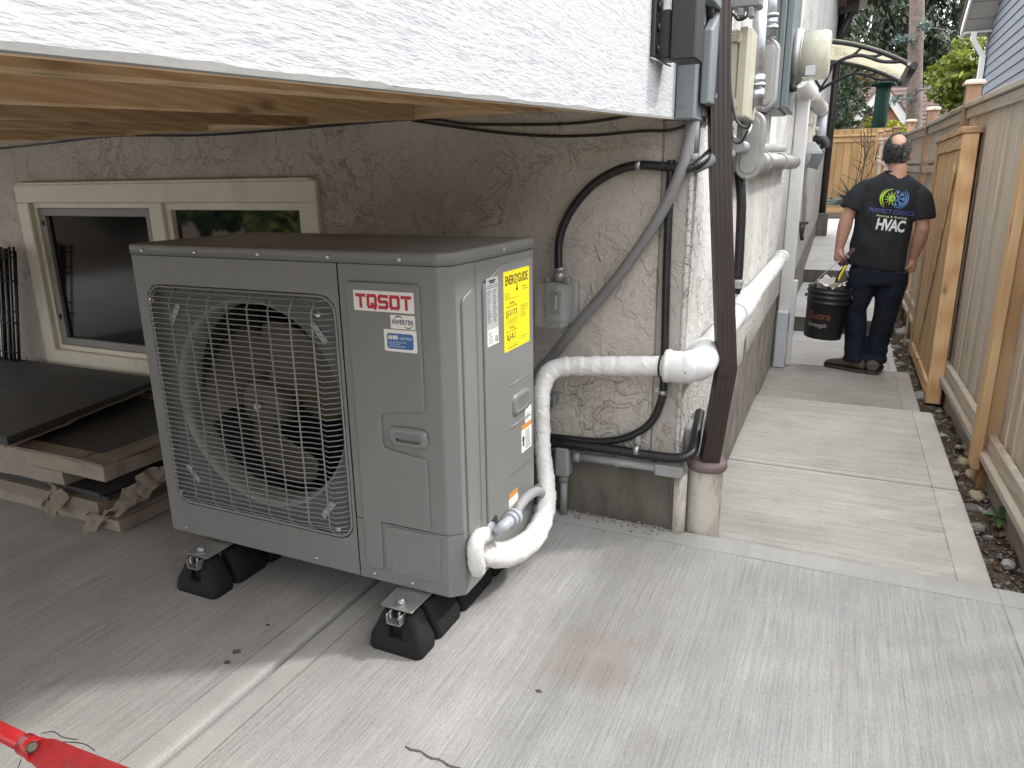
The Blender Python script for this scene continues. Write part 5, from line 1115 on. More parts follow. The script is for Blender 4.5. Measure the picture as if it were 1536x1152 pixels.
for i, (a, c) in enumerate(zip(posts[:-1], posts[1:])):
    y0, y1 = a+.046, c-.046; zt = lambda y: ztop(max(y, 3.0))
    seg_box('top_cap', y0, y1, -.045, .055, lambda y: zt(y)-.034, lambda y: zt(y), M_FENCEY)
    seg_box('top_rail', y0, y1, -.022, .0, lambda y: zt(y)-.10, lambda y: zt(y)-.036, M_FENCEY)
    seg_box('bottom_rail', y0, y1, -.035, .0, lambda y: gz_(y)+.175, lambda y: gz_(y)+.255, M_FENCEY)
    seg_box('bottom_ledge', y0, y1, -.062, -.004, lambda y: gz_(y)+.135, lambda y: gz_(y)+.173, M_FENCEY)
    seg_box('kick_board', y0, y1, -.012, .012, lambda y: gz_(y)-.08, lambda y: gz_(y)+.134, M_FENCEY)
    seg_box('side_batten', y0, y0+.05, -.020, .0, lambda y: gz_(y)+.26, lambda y: zt(y)-.102, M_FENCE)
    if i >= 4: seg_box('middle_rail', y0, y1, -.03, .0, lambda y: zt(y)-.46, lambda y: zt(y)-.40, M_FENCEY); seg_box('middle_rail', y0, y1, -.026, .0, lambda y: zt(y)-.375, lambda y: zt(y)-.345, M_FENCEY)
for i, y in enumerate(posts):
    i -= 2; zt_ = ztop(max(y, 3.0))+(.12 if i != 1 else .14); b = MB(); b.box((fx(y)-.045, y-.045, gz_(y)-.3), (fx(y)+.045, y+.045, zt_), .004)
    new = i in (1, 2); b.build('post', M_CEDAR if i == 1 else M_FPOST, fence)
    b = MB(); rg = [[(fx(y)+sx*w, y+sy*w, z) for (sx, sy) in ((1, 1), (-1, 1), (-1, -1), (1, -1))] for (w, z) in ((.062, zt_+.001), (.064, zt_+.016), (.050, zt_+.030), (.022, zt_+.036))]; b.loft(rg, True, False); b.build('post_cap', M_CAPW if i in (2, 3, 4) else M_FPOST, fence)
b = MB(); b.box((fx(3.9)-.085, 3.83, -.26), (fx(3.9)-.0465, 3.945, 1.6), .005); b.build('post_batten', M_CEDAR, fence)

# loose new gate panel leaning against the fence
gt = empty('cedar_gate', (.62, 5.3, -.35), 'new orange cedar gate panel standing loose against the weathered fence', 'gate')
GX0, GX1, GY0, GY1, GZ0, GZ1 = .602, .690, 5.26, 6.86, -.345, 1.36
def gsh(mb): mb.v = [(v[0]+.010*(v[2]-GZ0), v[1]+.13*(v[2]-GZ0), v[2]) for v in mb.v]; return mb
def gbox(name, x0, x1, y0, y1, z0, z1, m): b = MB(); b.box((x0, y0, z0), (x1, y1, z1), .004); return gsh(b).build(name, m, gt)
gbox('stile', GX0, GX1, GY0, GY0+.040, GZ0, GZ1, M_CEDAR); gbox('stile', GX0, GX1, GY1-.04, GY1, GZ0, GZ1, M_CEDAR)
gbox('face_stile', GX0+.001, GX0+.022, GY1-.16, GY1-.041, GZ0, GZ1-.06, M_CEDAR)
gbox('face_stile', GX0+.008, GX0+.024, GY0+.041, GY0+.12, GZ0+.13, GZ1-.09, M_CEDAR)
gbox('bottom_rail', GX0, GX1-.001, GY0+.041, GY1-.161, GZ0+.03, GZ0+.12, M_CEDARY); gbox('top_rail', GX0, GX1-.001, GY0+.041, GY1-.161, GZ1-.09, GZ1-.001, M_CEDARY)
gbox('cap', GX0-.012, GX1+.014, GY0-.012, GY1+.01, GZ1+.001, GZ1+.04, M_CEDARY)
y = GY0+.115
while y < GY1-.2: gbox('infill_board', GX0+.014+.003*((int(y*100)) % 2), GX0+.032, y-.068, y+.068, GZ0+.121, GZ1-.091, M_CEDAR); y += .139
b = MB(); ln = math.hypot(GZ1-GZ0-.3, GY1-GY0-.3); b.box((GX0+.003, GY0+.6, GZ0+.13), (GX0+.0135, GY0+.68, GZ0+.13+1.50), .004, Matrix.Rotation(R(30), 3, 'X'), (0, (GY0+GY1)/2-.1, (GZ0+GZ1)/2)); gsh(b).build('diagonal_brace', M_CEDAR, gt)
b = MB(); b.box((.60, 3.0, 0), (.602, 3.001, .002)) if False else None
st_ = MB(); st_.box((.585, 7.15, -.36), (.60, 7.17, .15), .002); tag(st_.build('wooden_stake', M_CEDAR), 'thin wooden stake standing in the soil behind the man', 'stake')

# far cross fence
cf = empty('tan_cross_fence', (0, 18, .4), 'tan board fence closing the far end of the path', 'fence')
zt0 = ony(1240, 204, 18).z; zt1 = ony(1318, 200, 18).z
bd2 = MB(); bd2.box((-.072, -.009, 0), (.072, .009, 1), .003); BD2 = bd2.build('fence_board', M_TANF, cf, center=(0, 0, 0)); f1 = True
for k in range(16):
    x = -1.6+.149*k; sc = (1, 1, 1.62)
    loc = (x, 18+RNG.uniform(-.003, .003), .50)
    if f1: BD2.location = Vector(loc)-cf.location; BD2.scale = sc; f1 = False
    else: inst(BD2, 'fence_board', cf, loc, (0, 0, RNG.uniform(-.01, .01)), sc)
for (z0, z1, n) in ((zt1-.05, zt1-.01, 'top_cap'), (zt1-.16, zt1-.06, 'top_rail'), (.48, .58, 'bottom_rail'), (.34, .47, 'kick_board')):
    b = MB(); w = .05 if n == 'top_cap' else .02; b.box((-1.7, 18-w-.01, z0), (.72, 18+(.05 if n == 'top_cap' else -.0095), z1), .004); b.build(n, M_TANX, cf)
for x in (-1.72, .46): 
    b = MB(); b.box((x-.045, 17.93, .2), (x+.045, 18.02, zt1+.03), .004); b.build('post', M_TANF, cf)
# ------------------------------------------------------------------ grey neighbour house
nh = empty('grey_house', (2.6, 13, 0), 'neighbouring house with dark grey lap siding and a white trimmed roof edge behind the fence', 'house')
NX = 2.0; c0 = onx(1484, 50, NX); YC = c0.y
b = MB(); b.box((NX+.03, 10.2, -.3), (8, YC, 9)); b.build('wall', M_SIDING, nh)
sd_ = MB(); v = [(0, 0, 0), (0, 0, .168), (.028, 0, 0), (.012, 0, .168)]
L = YC-10.2
sd_.add([(.028, 0, 0), (.028, L, 0), (.010, L, .176), (.010, 0, .176), (.029, 0, -.001), (.029, L, -.001)], [(0, 1, 2, 3)], False)
sd_ = MB(); sd_.box((0, 0, 0), (.014, L, .172), .002)
S0 = None
for k in range(34):
    z = .6+.158*k
    if S0 is None: S0 = sd_.build('siding_board', M_SIDING, nh, center=(0, 0, 0)); S0.location = Vector((NX, 10.2, z))-nh.location; S0.rotation_euler = (0, R(6), 0)
    else: o = inst(S0, 'siding_board', nh, (NX, 10.2, z), (0, R(6), 0))
XO = ony(1440, 56, YC+.15).x
e0 = onx(1440, 56, XO); e1 = onx(1456, 0, XO)
d = (e1-e0).normalized(); far = e0; near = e0+d*6.0
def rake(name, xa, xb, off0, off1, m, y0=0.0):
    b = MB(); vs = []
    up = Vector((0, -d.z, d.y)); up = up if up.z > 0 else -up
    for p in (far, near):
        for (x, o) in ((xa, off0), (xb, off0), (xb, off1), (xa, off1)): q = p+up*o; vs.append((x, q.y, q.z))
    b.add(vs, [(0, 3, 2, 1), (4, 5, 6, 7), (0, 1, 5, 4), (1, 2, 6, 5), (2, 3, 7, 6), (3, 0, 4, 7)]); return b.build(name, m, nh)
rake('rake_board', XO, XO+.03, .0, .20, M_TRIM); rake('soffit', XO+.031, NX+.02, .03, .05, M_SOFF); rake('roof', XO-.03, 8, .201, .24, M_SHINGLE)
b = MB()
for k in range(10):
    p = far+d*(.42+.42*k); b.box((XO+.04, p.y-.006, p.z+.024), (NX, p.y+.006, p.z+.029))
b.build('soffit_joints', M_SIDING, nh)
b = MB(); b.box((XO, far.y, far.z-.01), (NX+.1, far.y+.03, far.z+.30), .004); b.build('eave_return', M_SOFF, nh)
b = MB(); b.box((XO+.031, far.y-.33, far.z+.0), (NX+.05, far.y-.001, far.z+.035), .003); b.build('eave_soffit', M_SOFF, nh)
b = MB(); a = onx(1468, 60, NX-.20); P = [Vector((NX-.25, YC-.15, far.z+.02)), Vector((NX-.25, YC-.15, far.z-.10)), Vector((NX-.06, YC-.12, far.z-.38)), Vector((NX-.06, YC-.12, .4))]
rg = []
for p in P: rg.append([(p.x+q[0], p.y+q[1], p.z) for q in rrect(-.045, -.04, .045, .04, .008, 2)])
b.loft(rg, True, False); b.build('downspout', M_TRIM, nh)
b = MB(); b.box((NX-.02, YC-.06, -.2), (NX+.06, YC+.02, a.z+.15), .004); b.build('corner_board', M_SIDING, nh)

# ------------------------------------------------------------------ gabled house far behind
bh = empty('gabled_house', (0.6, 27, .4), 'brown gabled house with white barge boards and a shingle roof beyond the far fence', 'house')
ga = ony(1326, 124, 26); gl = ony(1276, 181, 26); gr = ony(1364, 178, 26)
zr = ga.z+.02; ze = min(gl.z, gr.z)
b = MB(); b.prism([(gl.x+.1, .3), (gr.x-.1, .3), (gr.x-.1, ze), (ga.x, ga.z-.12), (gl.x+.1, ze)], 'y', 26.1, 27.5); b.build('gable_wall', M_BRICKW, bh)
for nm, e in (('left', gl), ('right', gr)):
    dd = (Vector((e.x, 0, e.z))-Vector((ga.x, 0, ga.z))); L = dd.length; dd.normalize(); n = Vector((-dd.z, 0, dd.x)); n = n if n.z > 0 else -n
    b = MB(); q = [Vector((ga.x, 0, ga.z))-dd*0, Vector((ga.x, 0, ga.z))+dd*(L+.15)]
    pl = [(q[0].x, q[0].z), (q[1].x, q[1].z), (q[1].x-n.x*.24, q[1].z-n.z*.24), (q[0].x, q[0].z-.32)]
    b.prism(pl, 'y', 25.95, 26.05); b.build('barge_board', M_TRIM, bh)
    b = MB(); pl2 = [(q[0].x, q[0].z+.001), (q[1].x, q[1].z+.001), (q[1].x+n.x*.06, q[1].z+n.z*.06), (q[0].x, q[0].z+.07)]
    b.prism(pl2, 'y', 25.9, 30); b.build('gable_roof', M_SHINGLE, bh)
wa = ony(1311, 149, 26); wb_ = ony(1327, 166, 26); b = MB(); boxframe(b, wa.x, wb_.x+.1, wb_.z, wa.z, .09, 26.0, 26.1); w = b.build('window', M_TRIM, bh); b = MB(); b.box((wa.x+.09, 26.05, wb_.z+.09), (wb_.x+.01, 26.08, wa.z-.09)); b.build('pane', M_GLASS, w)
ra = ony(1280, 128, 30); rb = ony(1440, 122, 30)
b = MB(); b.add([(ra.x-.6, 30.5, ra.z), (rb.x+.5, 30.5, rb.z-.1), (rb.x+.5, 26.4, ze-.7), (ra.x-.6, 26.4, ze-.7), (ra.x-.6, 31, ra.z-.3), (rb.x+.5, 31, rb.z-.3), (rb.x+.5, 26.9, ze-1.0), (ra.x-.6, 26.9, ze-1.0)], [(0, 1, 2, 3), (4, 7, 6, 5), (0, 4, 5, 1), (3, 2, 6, 7), (0, 3, 7, 4), (1, 5, 6, 2)]); b.build('main_roof', M_SHINGLE, bh)
b = MB(); b.box((ra.x-.4, 26.95, .2), (rb.x+.3, 30.4, ze-.9)); b.build('house_wall', M_BRICKW, bh)
rn_ = MB()
for k in range(14):
    t = k/14; y = 26.4+4.1*t; z = (ze-.7)+(ra.z-ze+.7)*t; rn_.box((ra.x-.6, y-.02, z+.005), (rb.x+.5, y+.02, z+.03))
rn_.build('shingle_course', M_SHINGLE, bh)
# dark green post with a cap
gp = empty('green_post', (.42, 19.5, .4), 'dark green round post with a flat cap beyond the far fence', 'post')
t0 = ony(1326, 128, 19.5); t1 = ony(1316, 206, 19.5); b = MB(); b.tube([t1-Vector((0, 0, 1.5)), t1, t0], .155, 18); b.build('shaft', M_GREENP, gp)
b = MB(); b.tube([t0, t0+Vector((0, 0, .05)), t0+Vector((0, 0, .06))], [.215, .215, .18], 20); b.tube([t0-Vector((0, 0, .05)), t0], [.16, .2], 20); b.build('cap', M_GREENP, gp)

# ------------------------------------------------------------------ trees and plants
M_CON = m_leaf('dark_conifer_needles', [(.010, .020, .010), (.028, .045, .020), (.06, .085, .035)], .15, .6, 1.6)
M_SPR = m_leaf('blue_spruce_needles', [(.035, .06, .05), (.09, .14, .13), (.17, .24, .23)], .15, .6, 2.5)
M_DEC = m_leaf('yellow_green_leaves', [(.06, .085, .015), (.17, .21, .03), (.34, .36, .06)], .35, .5, 2.0)
M_MAP = m_leaf('lime_maple_leaves', [(.12, .16, .02), (.32, .34, .04), (.50, .42, .06)], .35, .5, 2.2)
M_MON = m_leaf('dark_rope_foliage', [(.014, .030, .014), (.035, .065, .026), (.09, .12, .055)], .1, .6, 3)
M_RUS = m_leaf('rusty_shrub_leaves', [(.14, .13, .04), (.28, .20, .08), (.40, .28, .14)], .3, .5, 3)
M_YUC = m_leaf('yucca_blades', [(.02, .035, .025), (.06, .085, .06), (.14, .16, .11)], .1, .5, 4)
def quads(C, D, U, ln, wd):
    """diamond leaves: centres, long axes, side axes"""
    n = len(C); V = np.empty((n, 4, 3)); V[:, 0] = C-D*ln[:, None]; V[:, 1] = C+U*wd[:, None]; V[:, 2] = C+D*ln[:, None]; V[:, 3] = C-U*wd[:, None]
    return V.reshape(-1, 3), np.arange(n*4).reshape(-1, 4)
def unit(a): return a/np.maximum(1e-9, np.linalg.norm(a, axis=1, keepdims=True))
def conifer(x, y, z, h, r, label, mat=M_CON, n=9000, z0=.06, droop=.5, ls=.105, trunk_r=.16, nb=120, lean=0):
    t = empty('conifer_tree', (x, y, z), label, 'tree', 'trees beyond the far fence')
    b = MB(); b.tube([(x+lean*k/8, y, z-.2+h*k/8) for k in range(9)], [trunk_r*(1-.11*k) for k in range(9)], 10); b.build('trunk', M_BARKD, t)
    hz = z0+(1-z0)*RNG.random(nb)**1.2; az = RNG.uniform(0, 2*math.pi, nb); ln = r*(1-hz)**.75*RNG.uniform(.6, 1.1, nb)+.15
    bi = RNG.choice(nb, n, p=ln/ln.sum()); s = RNG.random(n)**.7
    bx = np.stack([np.cos(az), np.sin(az)], 1)[bi]; L = ln[bi]*s
    C = np.empty((n, 3)); w = RNG.normal(0, 1, (n, 3))*np.array([.10, .10, .11])*(1+.8*s[:, None])
    C[:, 0] = x+lean*hz[bi]+bx[:, 0]*L; C[:, 1] = y+bx[:, 1]*L; C[:, 2] = z+h*hz[bi]-droop*L*(.35+.65*s)
    C += w; C[:, 2] -= np.abs(RNG.normal(0, .16, n))*s
    D = unit(np.stack([bx[:, 0]*.5, bx[:, 1]*.5, np.full(n, -.9)], 1)+RNG.normal(0, .45, (n, 3))); U = unit(np.cross(D, RNG.normal(0, 1, (n, 3))))
    l = ls*RNG.uniform(.6, 1.7, n); V, F = quads(C, D, U, l, l*.38); raw('crown', V, F, mat, t)
    b = MB()
    for k in range(0, nb, 3):
        p = Vector((x+lean*hz[k], y, z+h*hz[k])); q = p+Vector((math.cos(az[k])*ln[k]*.8, math.sin(az[k])*ln[k]*.8, -droop*ln[k]*.6)); b.tube([p, p.lerp(q, .5)+Vector((0, 0, .05)), q], [.03, .02, .008], 5)
    b.build('limbs', M_BARKD, t); return t
def bushy(name, x, y, z, h, r, label, mat, n=3500, ls=.07, cat='tree', group=None, clumps=26, bark=M_BARKD, z0=.3):
    t = empty(name, (x, y, z), label, cat, group)
    cc = []
    while len(cc) < clumps:
        q = RNG.uniform(-1, 1, 3)
        if np.linalg.norm(q) < 1: cc.append(q)
    cc = np.array(cc)*np.array([r, r*.8, h*(1-z0)/2])*.85+np.array([x, y, z+h*(z0+1)/2])
    cs = RNG.uniform(.55, 1.15, clumps)*r*.36
    b = MB()
    for k in range(0, clumps, 2): b.tube(spline([(x, y, z), (x+(cc[k][0]-x)*.25, y+(cc[k][1]-y)*.25, z+(cc[k][2]-z)*.55), tuple(cc[k])], 3), [.05*r, .04*r, .035*r, .03*r, .022*r, .014*r, .008*r], 5)
    b.build('trunk', bark, t)
    i = RNG.integers(0, clumps, n); dirs = unit(RNG.normal(0, 1, (n, 3))); C = cc[i]+dirs*(cs[i]*RNG.random(n)**.45)[:, None]*np.array([1.15, 1.15, .8])
    D = unit(dirs*.4+RNG.normal(0, .6, (n, 3))+np.array([0, 0, -.25])); U = unit(np.cross(D, RNG.normal(0, 1, (n, 3)))); l = ls*RNG.uniform(.5, 1.5, n)
    V, F = quads(C, D, U, l, l*.55); raw('crown', V, F, mat, t); return t
conifer(-1.6, 27, .4, 13, 2.6, 'dark conifer closest to the house corner, behind the canopy brackets', n=22000, nb=220)
conifer(.25, 33, .4, 14, 2.6, 'dark conifer above the gabled roof ridge', n=22000, nb=220)
conifer(2.2, 34, .4, 12.5, 2.2, 'dark conifer just right of the tall bare trunk', n=18000, nb=200)
conifer(-2.2, 36, .4, 15, 3.4, 'dark conifer farthest back on the left, mostly behind the house corner', n=15000, nb=200)
conifer(1.0, 40, .4, 15, 3.6, 'dark conifer farthest back behind the bare trunk', n=18000, nb=220)
conifer(3.6, 36, .4, 9.5, 3.0, 'short dark conifer farthest back between the trunk and the eave', n=15000, nb=180)
conifer(4.9, 29, .4, 11, 2.3, 'dark conifer behind the eave of the grey house', n=20000, nb=200)
bushy('leafy_tree', 3.0, 25, .4, 4.9, 1.25, 'yellow green leafy tree between the bare trunk and the grey house', M_DEC, 5200, .085, group='trees beyond the far fence')
bushy('leafy_tree', 3.3, 24.2, .4, 3.4, 1.25, 'dark leafy tree under the yellow green one beside the grey house', M_CON, 9000, .085, group='trees beyond the far fence')
bushy('maple_tree', .62, 21.2,  .4, 2.35, .72, 'lime and gold Japanese maple around the green post', M_MAP, 5000, .05)
q = ony(1302, 122, 31.5); bushy('rusty_shrub', q.x, 31.5, q.z-1.2, 1.6, .8, 'rusty green tree top showing over the roof ridge', M_RUS, 900, .07)
# bare tall trunk with a few blue sprays
tr = empty('tall_bare_trunk', (1.4, 22, .4), 'tall straight grey trunk with a few blue green sprays', 'tree')
p0, p1, p2 = ony(1369, 230, 22), ony(1372, 120, 22), ony(1377, -60, 22)
b = MB(); P = spline([p0-Vector((0, 0, 1.4)), p0, p1, p2], 10); b.tube(P, [.205-.0014*k for k in range(len(P))], 18)
b.v = [tuple(Vector(v)+Vector((.018*mnoise.noise(Vector(v)*7), .018*mnoise.noise(Vector(v)*7+Vector((9, 0, 0))), 0))) for v in b.v]; b.build('trunk', M_BARK, tr)
CC, DD = [], []; b = MB()
for (a, c, m) in (((1372, 62), (1340, 62), 170), ((1374, 44), (1392, 36), 60), ((1370, 150), (1338, 152), 130), ((1376, 45), (1430, 48), 30), ((1371, 142), (1395, 134), 30)):
    A = ony(*a, 21.85); C_ = ony(*c, 21.2); mid = A.lerp(C_, .5)+Vector((0, 0, .06)); S = spline([A, mid, C_], 8); b.tube(S, .012, 5)
    for k in range(m):
        q = S[RNG.integers(3, len(S))]; CC.append(q+Vector(RNG.normal(0, .05, 3))); DD.append(Vector((C_-A).normalized())+Vector(RNG.normal(0, .6, 3)))
b.build('limbs', M_BARK, tr)
CC = np.array([tuple(c) for c in CC]); DD = unit(np.array([tuple(c) for c in DD])); UU = unit(np.cross(DD, RNG.normal(0, 1, CC.shape))); l = RNG.uniform(.04, .09, len(CC)); V, F = quads(CC, DD, UU, l, l*.3); raw('sprays', V, F, M_SPR, tr)
# drooping rope foliage beside the house corner
mk = empty('monkey_puzzle_tree', (-.6, 21, .4), 'dark tree with drooping rope like branches left of the gabled house', 'tree')
b = MB(); b.tube([(-.9, 21.3, .2), (-.9, 21.3, 5.2)], [.14, .05], 10); b.build('trunk', M_BARKD, mk)
b = MB(); CC, DD, WW = [], [], []
for k in range(95):
    z = RNG.uniform(1.6, 4.9); az = RNG.uniform(-2.4, 1.2); ln = RNG.uniform(.5, 1.45); o = Vector((-.9, 21.3, z)); dv = Vector((math.cos(az), math.sin(az), 0))
    S = spline([o, o+dv*ln*.4+Vector((0, 0, -.02)), o+dv*ln*.75+Vector((0, 0, -.25)), o+dv*ln*.98+Vector((0, 0, -.62)), o+dv*ln*1.1+Vector((0, 0, -.62+.22*RNG.random()))], 5)
    b.tube(S, .014, 5)
    for i in range(3, len(S)-1):
        tdir = (S[i+1]-S[i]).normalized()
        for m in range(9):
            off = Vector(RNG.normal(0, 1, 3)); off -= tdir*off.dot(tdir); off.normalize(); CC.append(S[i].lerp(S[i+1], RNG.random())+off*.03); DD.append(tdir*.7+off)
b.build('limbs', M_MON, mk)
CC = np.array([tuple(c) for c in CC]); DD = unit(np.array([tuple(c) for c in DD])); UU = unit(np.cross(DD, RNG.normal(0, 1, CC.shape))); l = RNG.uniform(.03, .06, len(CC)); V, F = quads(CC, DD, UU, l, l*.35); raw('ropes', V, F, M_MON, mk)
# yucca by the far fence
yc = empty('yucca_plant', (.05, 16.4, .38), 'dark spiky yucca at the end of the path left of the man', 'plant'); b = MB()
base = ony(1277, 310, 15.6)
for k in range(70):
    az = RNG.uniform(0, 2*math.pi); el = RNG.uniform(.05, 1.2); ln = RNG.uniform(.35, .75); dv = Vector((math.cos(az)*math.cos(el), math.sin(az)*math.cos(el), math.sin(el))); w = Vector((-math.sin(az), math.cos(az), 0))*.022
    o = base+Vector((0, 0, .05)); m = o+dv*ln*.55; e = o+dv*ln+Vector((0, 0, -.12*ln)); b.add([o-w, o+w, m+w*.9, e, m-w*.9], [(0, 1, 2, 4), (4, 2, 3)], False)
b.build('blades', M_YUC, yc)
lg_ = empty('fallen_frond_pile', (-.1, 15.4, .37), 'pile of dead fronds on the ground before the tan fence', 'fronds'); b = MB()
base = ony(1262, 306, 15.8)
for k in range(60):
    o = base+Vector((RNG.normal(0, .18), RNG.normal(0, .15), RNG.uniform(0, .1))); dv = Vector((RNG.normal(-.6, .5), RNG.normal(0, .5), RNG.normal(0, .12))); w = Vector((0, .012, .012)); b.add([o-w, o+w, o+dv*.45], [(0, 1, 2)], False)
b.build('fronds', M_YUC, lg_)
sk = empty('bare_twig_shrub', (-.1, 17.3, .4), 'leafless twiggy shrub against the tan fence', 'shrub'); b = MB()
for k in range(6):
    o = ony(1286+RNG.uniform(-6, 6), 285, 17.0); e = o+Vector((RNG.normal(0, .2), RNG.normal(0, .1), RNG.uniform(.7, 1.25))); S = spline([o-Vector((0, 0, .5)), o, o.lerp(e, .6)+Vector((.05, 0, 0)), e], 4); b.tube(S, .008, 4)
    for m in range(4): q = S[RNG.integers(5, len(S)-1)]; b.tube([q, q+Vector((RNG.normal(0, .15), 0, RNG.uniform(.1, .3)))], .005, 4)
b.build('twigs', M_BARKD, sk)

# ------------------------------------------------------------------ hand tool, stacked panels, wire rack
rt_ = empty('red_tool', (-1.0, .55, .22), 'red metal tool bar with a bolted sleeve at the lower left corner', 'tool')
a, c, e = onz(-60, 1066, .22), onz(48, 1121, .22), onz(190, 1180, .22); d1 = (c-a).normalized()
b = MB(); b.tube([a, c+d1*.006], .0135, 24); b.build('tube', M_RED, rt_)
b = MB(); b.tube([c-d1*.018, c+d1*.016], .0170, 24); b.tube([c+d1*.010, c+d1*.016], .0188, 24); b.build('sleeve', M_RED, rt_)
tc = (CAM-c).normalized(); b = MB(); b.tube([c+tc*.015, c+tc*.024], .0085, 8); b.tube([c+tc*.024, c+tc*.027], [.009, .006], 12); b.build('bolt', M_RUST, rt_)
d2 = (e-c).normalized(); sd2 = d2.cross(tc).normalized(); b = MB(); th = tc*.006
vs = [];
for (s, w) in ((.012, .017), (.03, .022), (.3, .024)):
    p = c+d2*s
    for (i, j) in ((1, 1), (-1, 1), (-1, -1), (1, -1)): vs.append(p+sd2*w*i+th*j)
b.add(vs, [(0, 1, 2, 3), (8, 11, 10, 9)]+[(4*r+k, 4*r+4+k, 4*r+4+(k+1) % 4, 4*r+(k+1) % 4) for r in (0, 1) for k in range(4)], False); b.build('flat_bar', M_REDD, rt_)
for k, pts in enumerate(([(.0, .022), (.02, .030), (.045, .028), (.075, .032)], [(-.005, -.020), (.005, -.04), (.018, -.036)], [(.05, .022), (.09, .03), (.12, .027)])):
    tubething('string_scrap', [c+d2*s+sd2*w*-1+tc*.006 for s, w in pts], .0008, M_BLKS, ['wispy dark string along the red tool', 'loose end of string under the red tool sleeve', 'short string caught on the flat red bar'][k], 'string', 5)

def crumple(mb, amp, sc=14, seed=0):
    mb.v = [tuple(Vector(v)+amp*Vector((mnoise.noise(Vector(v)*sc+Vector((seed, 0, 0))), mnoise.noise(Vector(v)*sc+Vector((0, seed, 5))), mnoise.noise(Vector(v)*sc+Vector((3, 0, seed)))))) for v in mb.v]; return mb
def subbox(lo, hi, n=(24, 24, 3)):
    b = MB(); lo = np.array(lo); hi = np.array(hi); bm = bmesh.new(); bmesh.ops.create_cube(bm, size=1)
    bmesh.ops.subdivide_edges(bm, edges=bm.edges[:], cuts=7, use_grid_fill=True)
    for v in bm.verts: v.co = Vector([(v.co[i]+.5)*(hi[i]-lo[i])+lo[i] for i in range(3)])
    return b.bm(bm)
def panelbox(name, lo, hi, label, cat, m, amp=.004, seed=0, yaw=0): return tag(crumple(subbox(lo, hi), amp, 9, seed).build(name, m), label, cat, 'flat boxes stacked by the window')
# bottom to top
panelbox('flat_box', (-3.3, 1.43, .003), (-2.10, 2.06, .050), 'grey battered flat carton lying on the concrete, bottom of the stack', 'flat box', M_CARDG, .006, 1)
panelbox('flat_box', (-3.25, 1.41, .052), (-2.16, 2.06, .098), 'dirty brown flat carton, second from the bottom of the stack', 'flat box', M_CARD, .006, 2)
t = tag(subbox((-3.2, 1.43, .100), (-2.13, 2.05, .114)).build('grey_slab', M_SLATE), 'thin dark grey slab poking out between the cartons', 'slab', 'dark slabs in the carton stack')
t = tag(subbox((-3.2, 1.415, .117), (-2.15, 2.05, .132)).build('grey_slab', M_SLATE), 'dark grey slab under the open carton, upper of the two thin ones', 'slab', 'dark slabs in the carton stack')
panelbox('flat_box', (-3.22, 1.405, .134), (-2.31, 2.06, .184), 'torn dirty carton under the open one, left side', 'flat box', M_CARDG, .007, 4)
tray = empty('open_carton', (-2.6, 1.7, .185), 'open flat cardboard carton holding a dark panel, top of the front stack', 'flat box', 'flat boxes stacked by the window')
tx0, tx1, ty0, ty1, tz0, tz1 = -3.15, -2.085, 1.400, 2.04, .186, .245
crumple(subbox((tx0, ty0, tz0), (tx1, ty1, tz1-.006)), .007, 13, 5).build('carton_body', M_CARDG, tray)
def rimstrip(lo, hi, seed): crumple(subbox(lo, hi), .007, 19, seed).build('carton_flap', M_CARD, tray)
rimstrip((tx0, ty0-.003, tz1-.003), (tx1, ty0+.062, tz1+.006), 6); rimstrip((tx1-.085, ty0+.05, tz1-.003), (tx1+.003, ty1, tz1+.0055), 7); rimstrip((tx0, ty1-.05, tz1-.003), (tx1-.08, ty1, tz1+.0055), 8)
b = MB(); b.box((tx0+.02, ty0+.055, tz1-.005), (tx1-.075, ty1-.045, tz1+.001), .002); b.build('dark_panel', M_SLATE, tray)
b = MB(); p = Vector((-2.24, ty0+.03, tz1+.008)); b.add([p+Vector((-.045, -.022, 0)), p+Vector((.05, -.012, .002)), p+Vector((.035, .02, .004)), p+Vector((-.03, .016, .002))], [(0, 1, 2, 3)]); tag(b.build('torn_paper_scrap', M_CARD), 'torn brown paper scrap on the open carton edge', 'paper')
tp_ = empty('dark_top_panel', (-3, 1.8, .29), 'large dark grey panel lying on top of the stack under the window', 'panel')
b = subbox((-3.75, 1.37, 0), (-2.60, 2.07, .030)); b.v = [(v[0]+.10*(1-(v[1]-1.37)/.7)*(.9 if v[0] > -3 else 0), v[1], v[2]+.262+.03*(v[1]-1.37)) for v in b.v]; b.build('slab', M_SLATE, tp_)
b = MB(); S = [Vector((-2.49+.0*k, 1.36+.055*k, .262+.002*k)) for k in range(13)]
vs = []
for k, p in enumerate(S): p = p+Vector((-.105*k/12+.006*mnoise.noise(Vector((k*.9, 0, 0))), 0, .006*mnoise.noise(Vector((k*1.3, 2, 0))))); vs += [p+Vector((-.03, 0, -.006)), p+Vector((.018+.012*mnoise.noise(Vector((k*1.1, 5, 0))), .0, .004))]
vs += [S[-1]+Vector((-.13, .03, .0)), S[-1]+Vector((-.075, .06, .055))]
b.add(vs, [(2*k, 2*k+1, 2*k+3, 2*k+2) for k in range(13)], False); o = b.build('cardboard_edge', M_CARD, tp_); o.modifiers.new('s', 'SOLIDIFY').thickness = .004; me = evaluate(o); o.modifiers.clear(); o.data = me
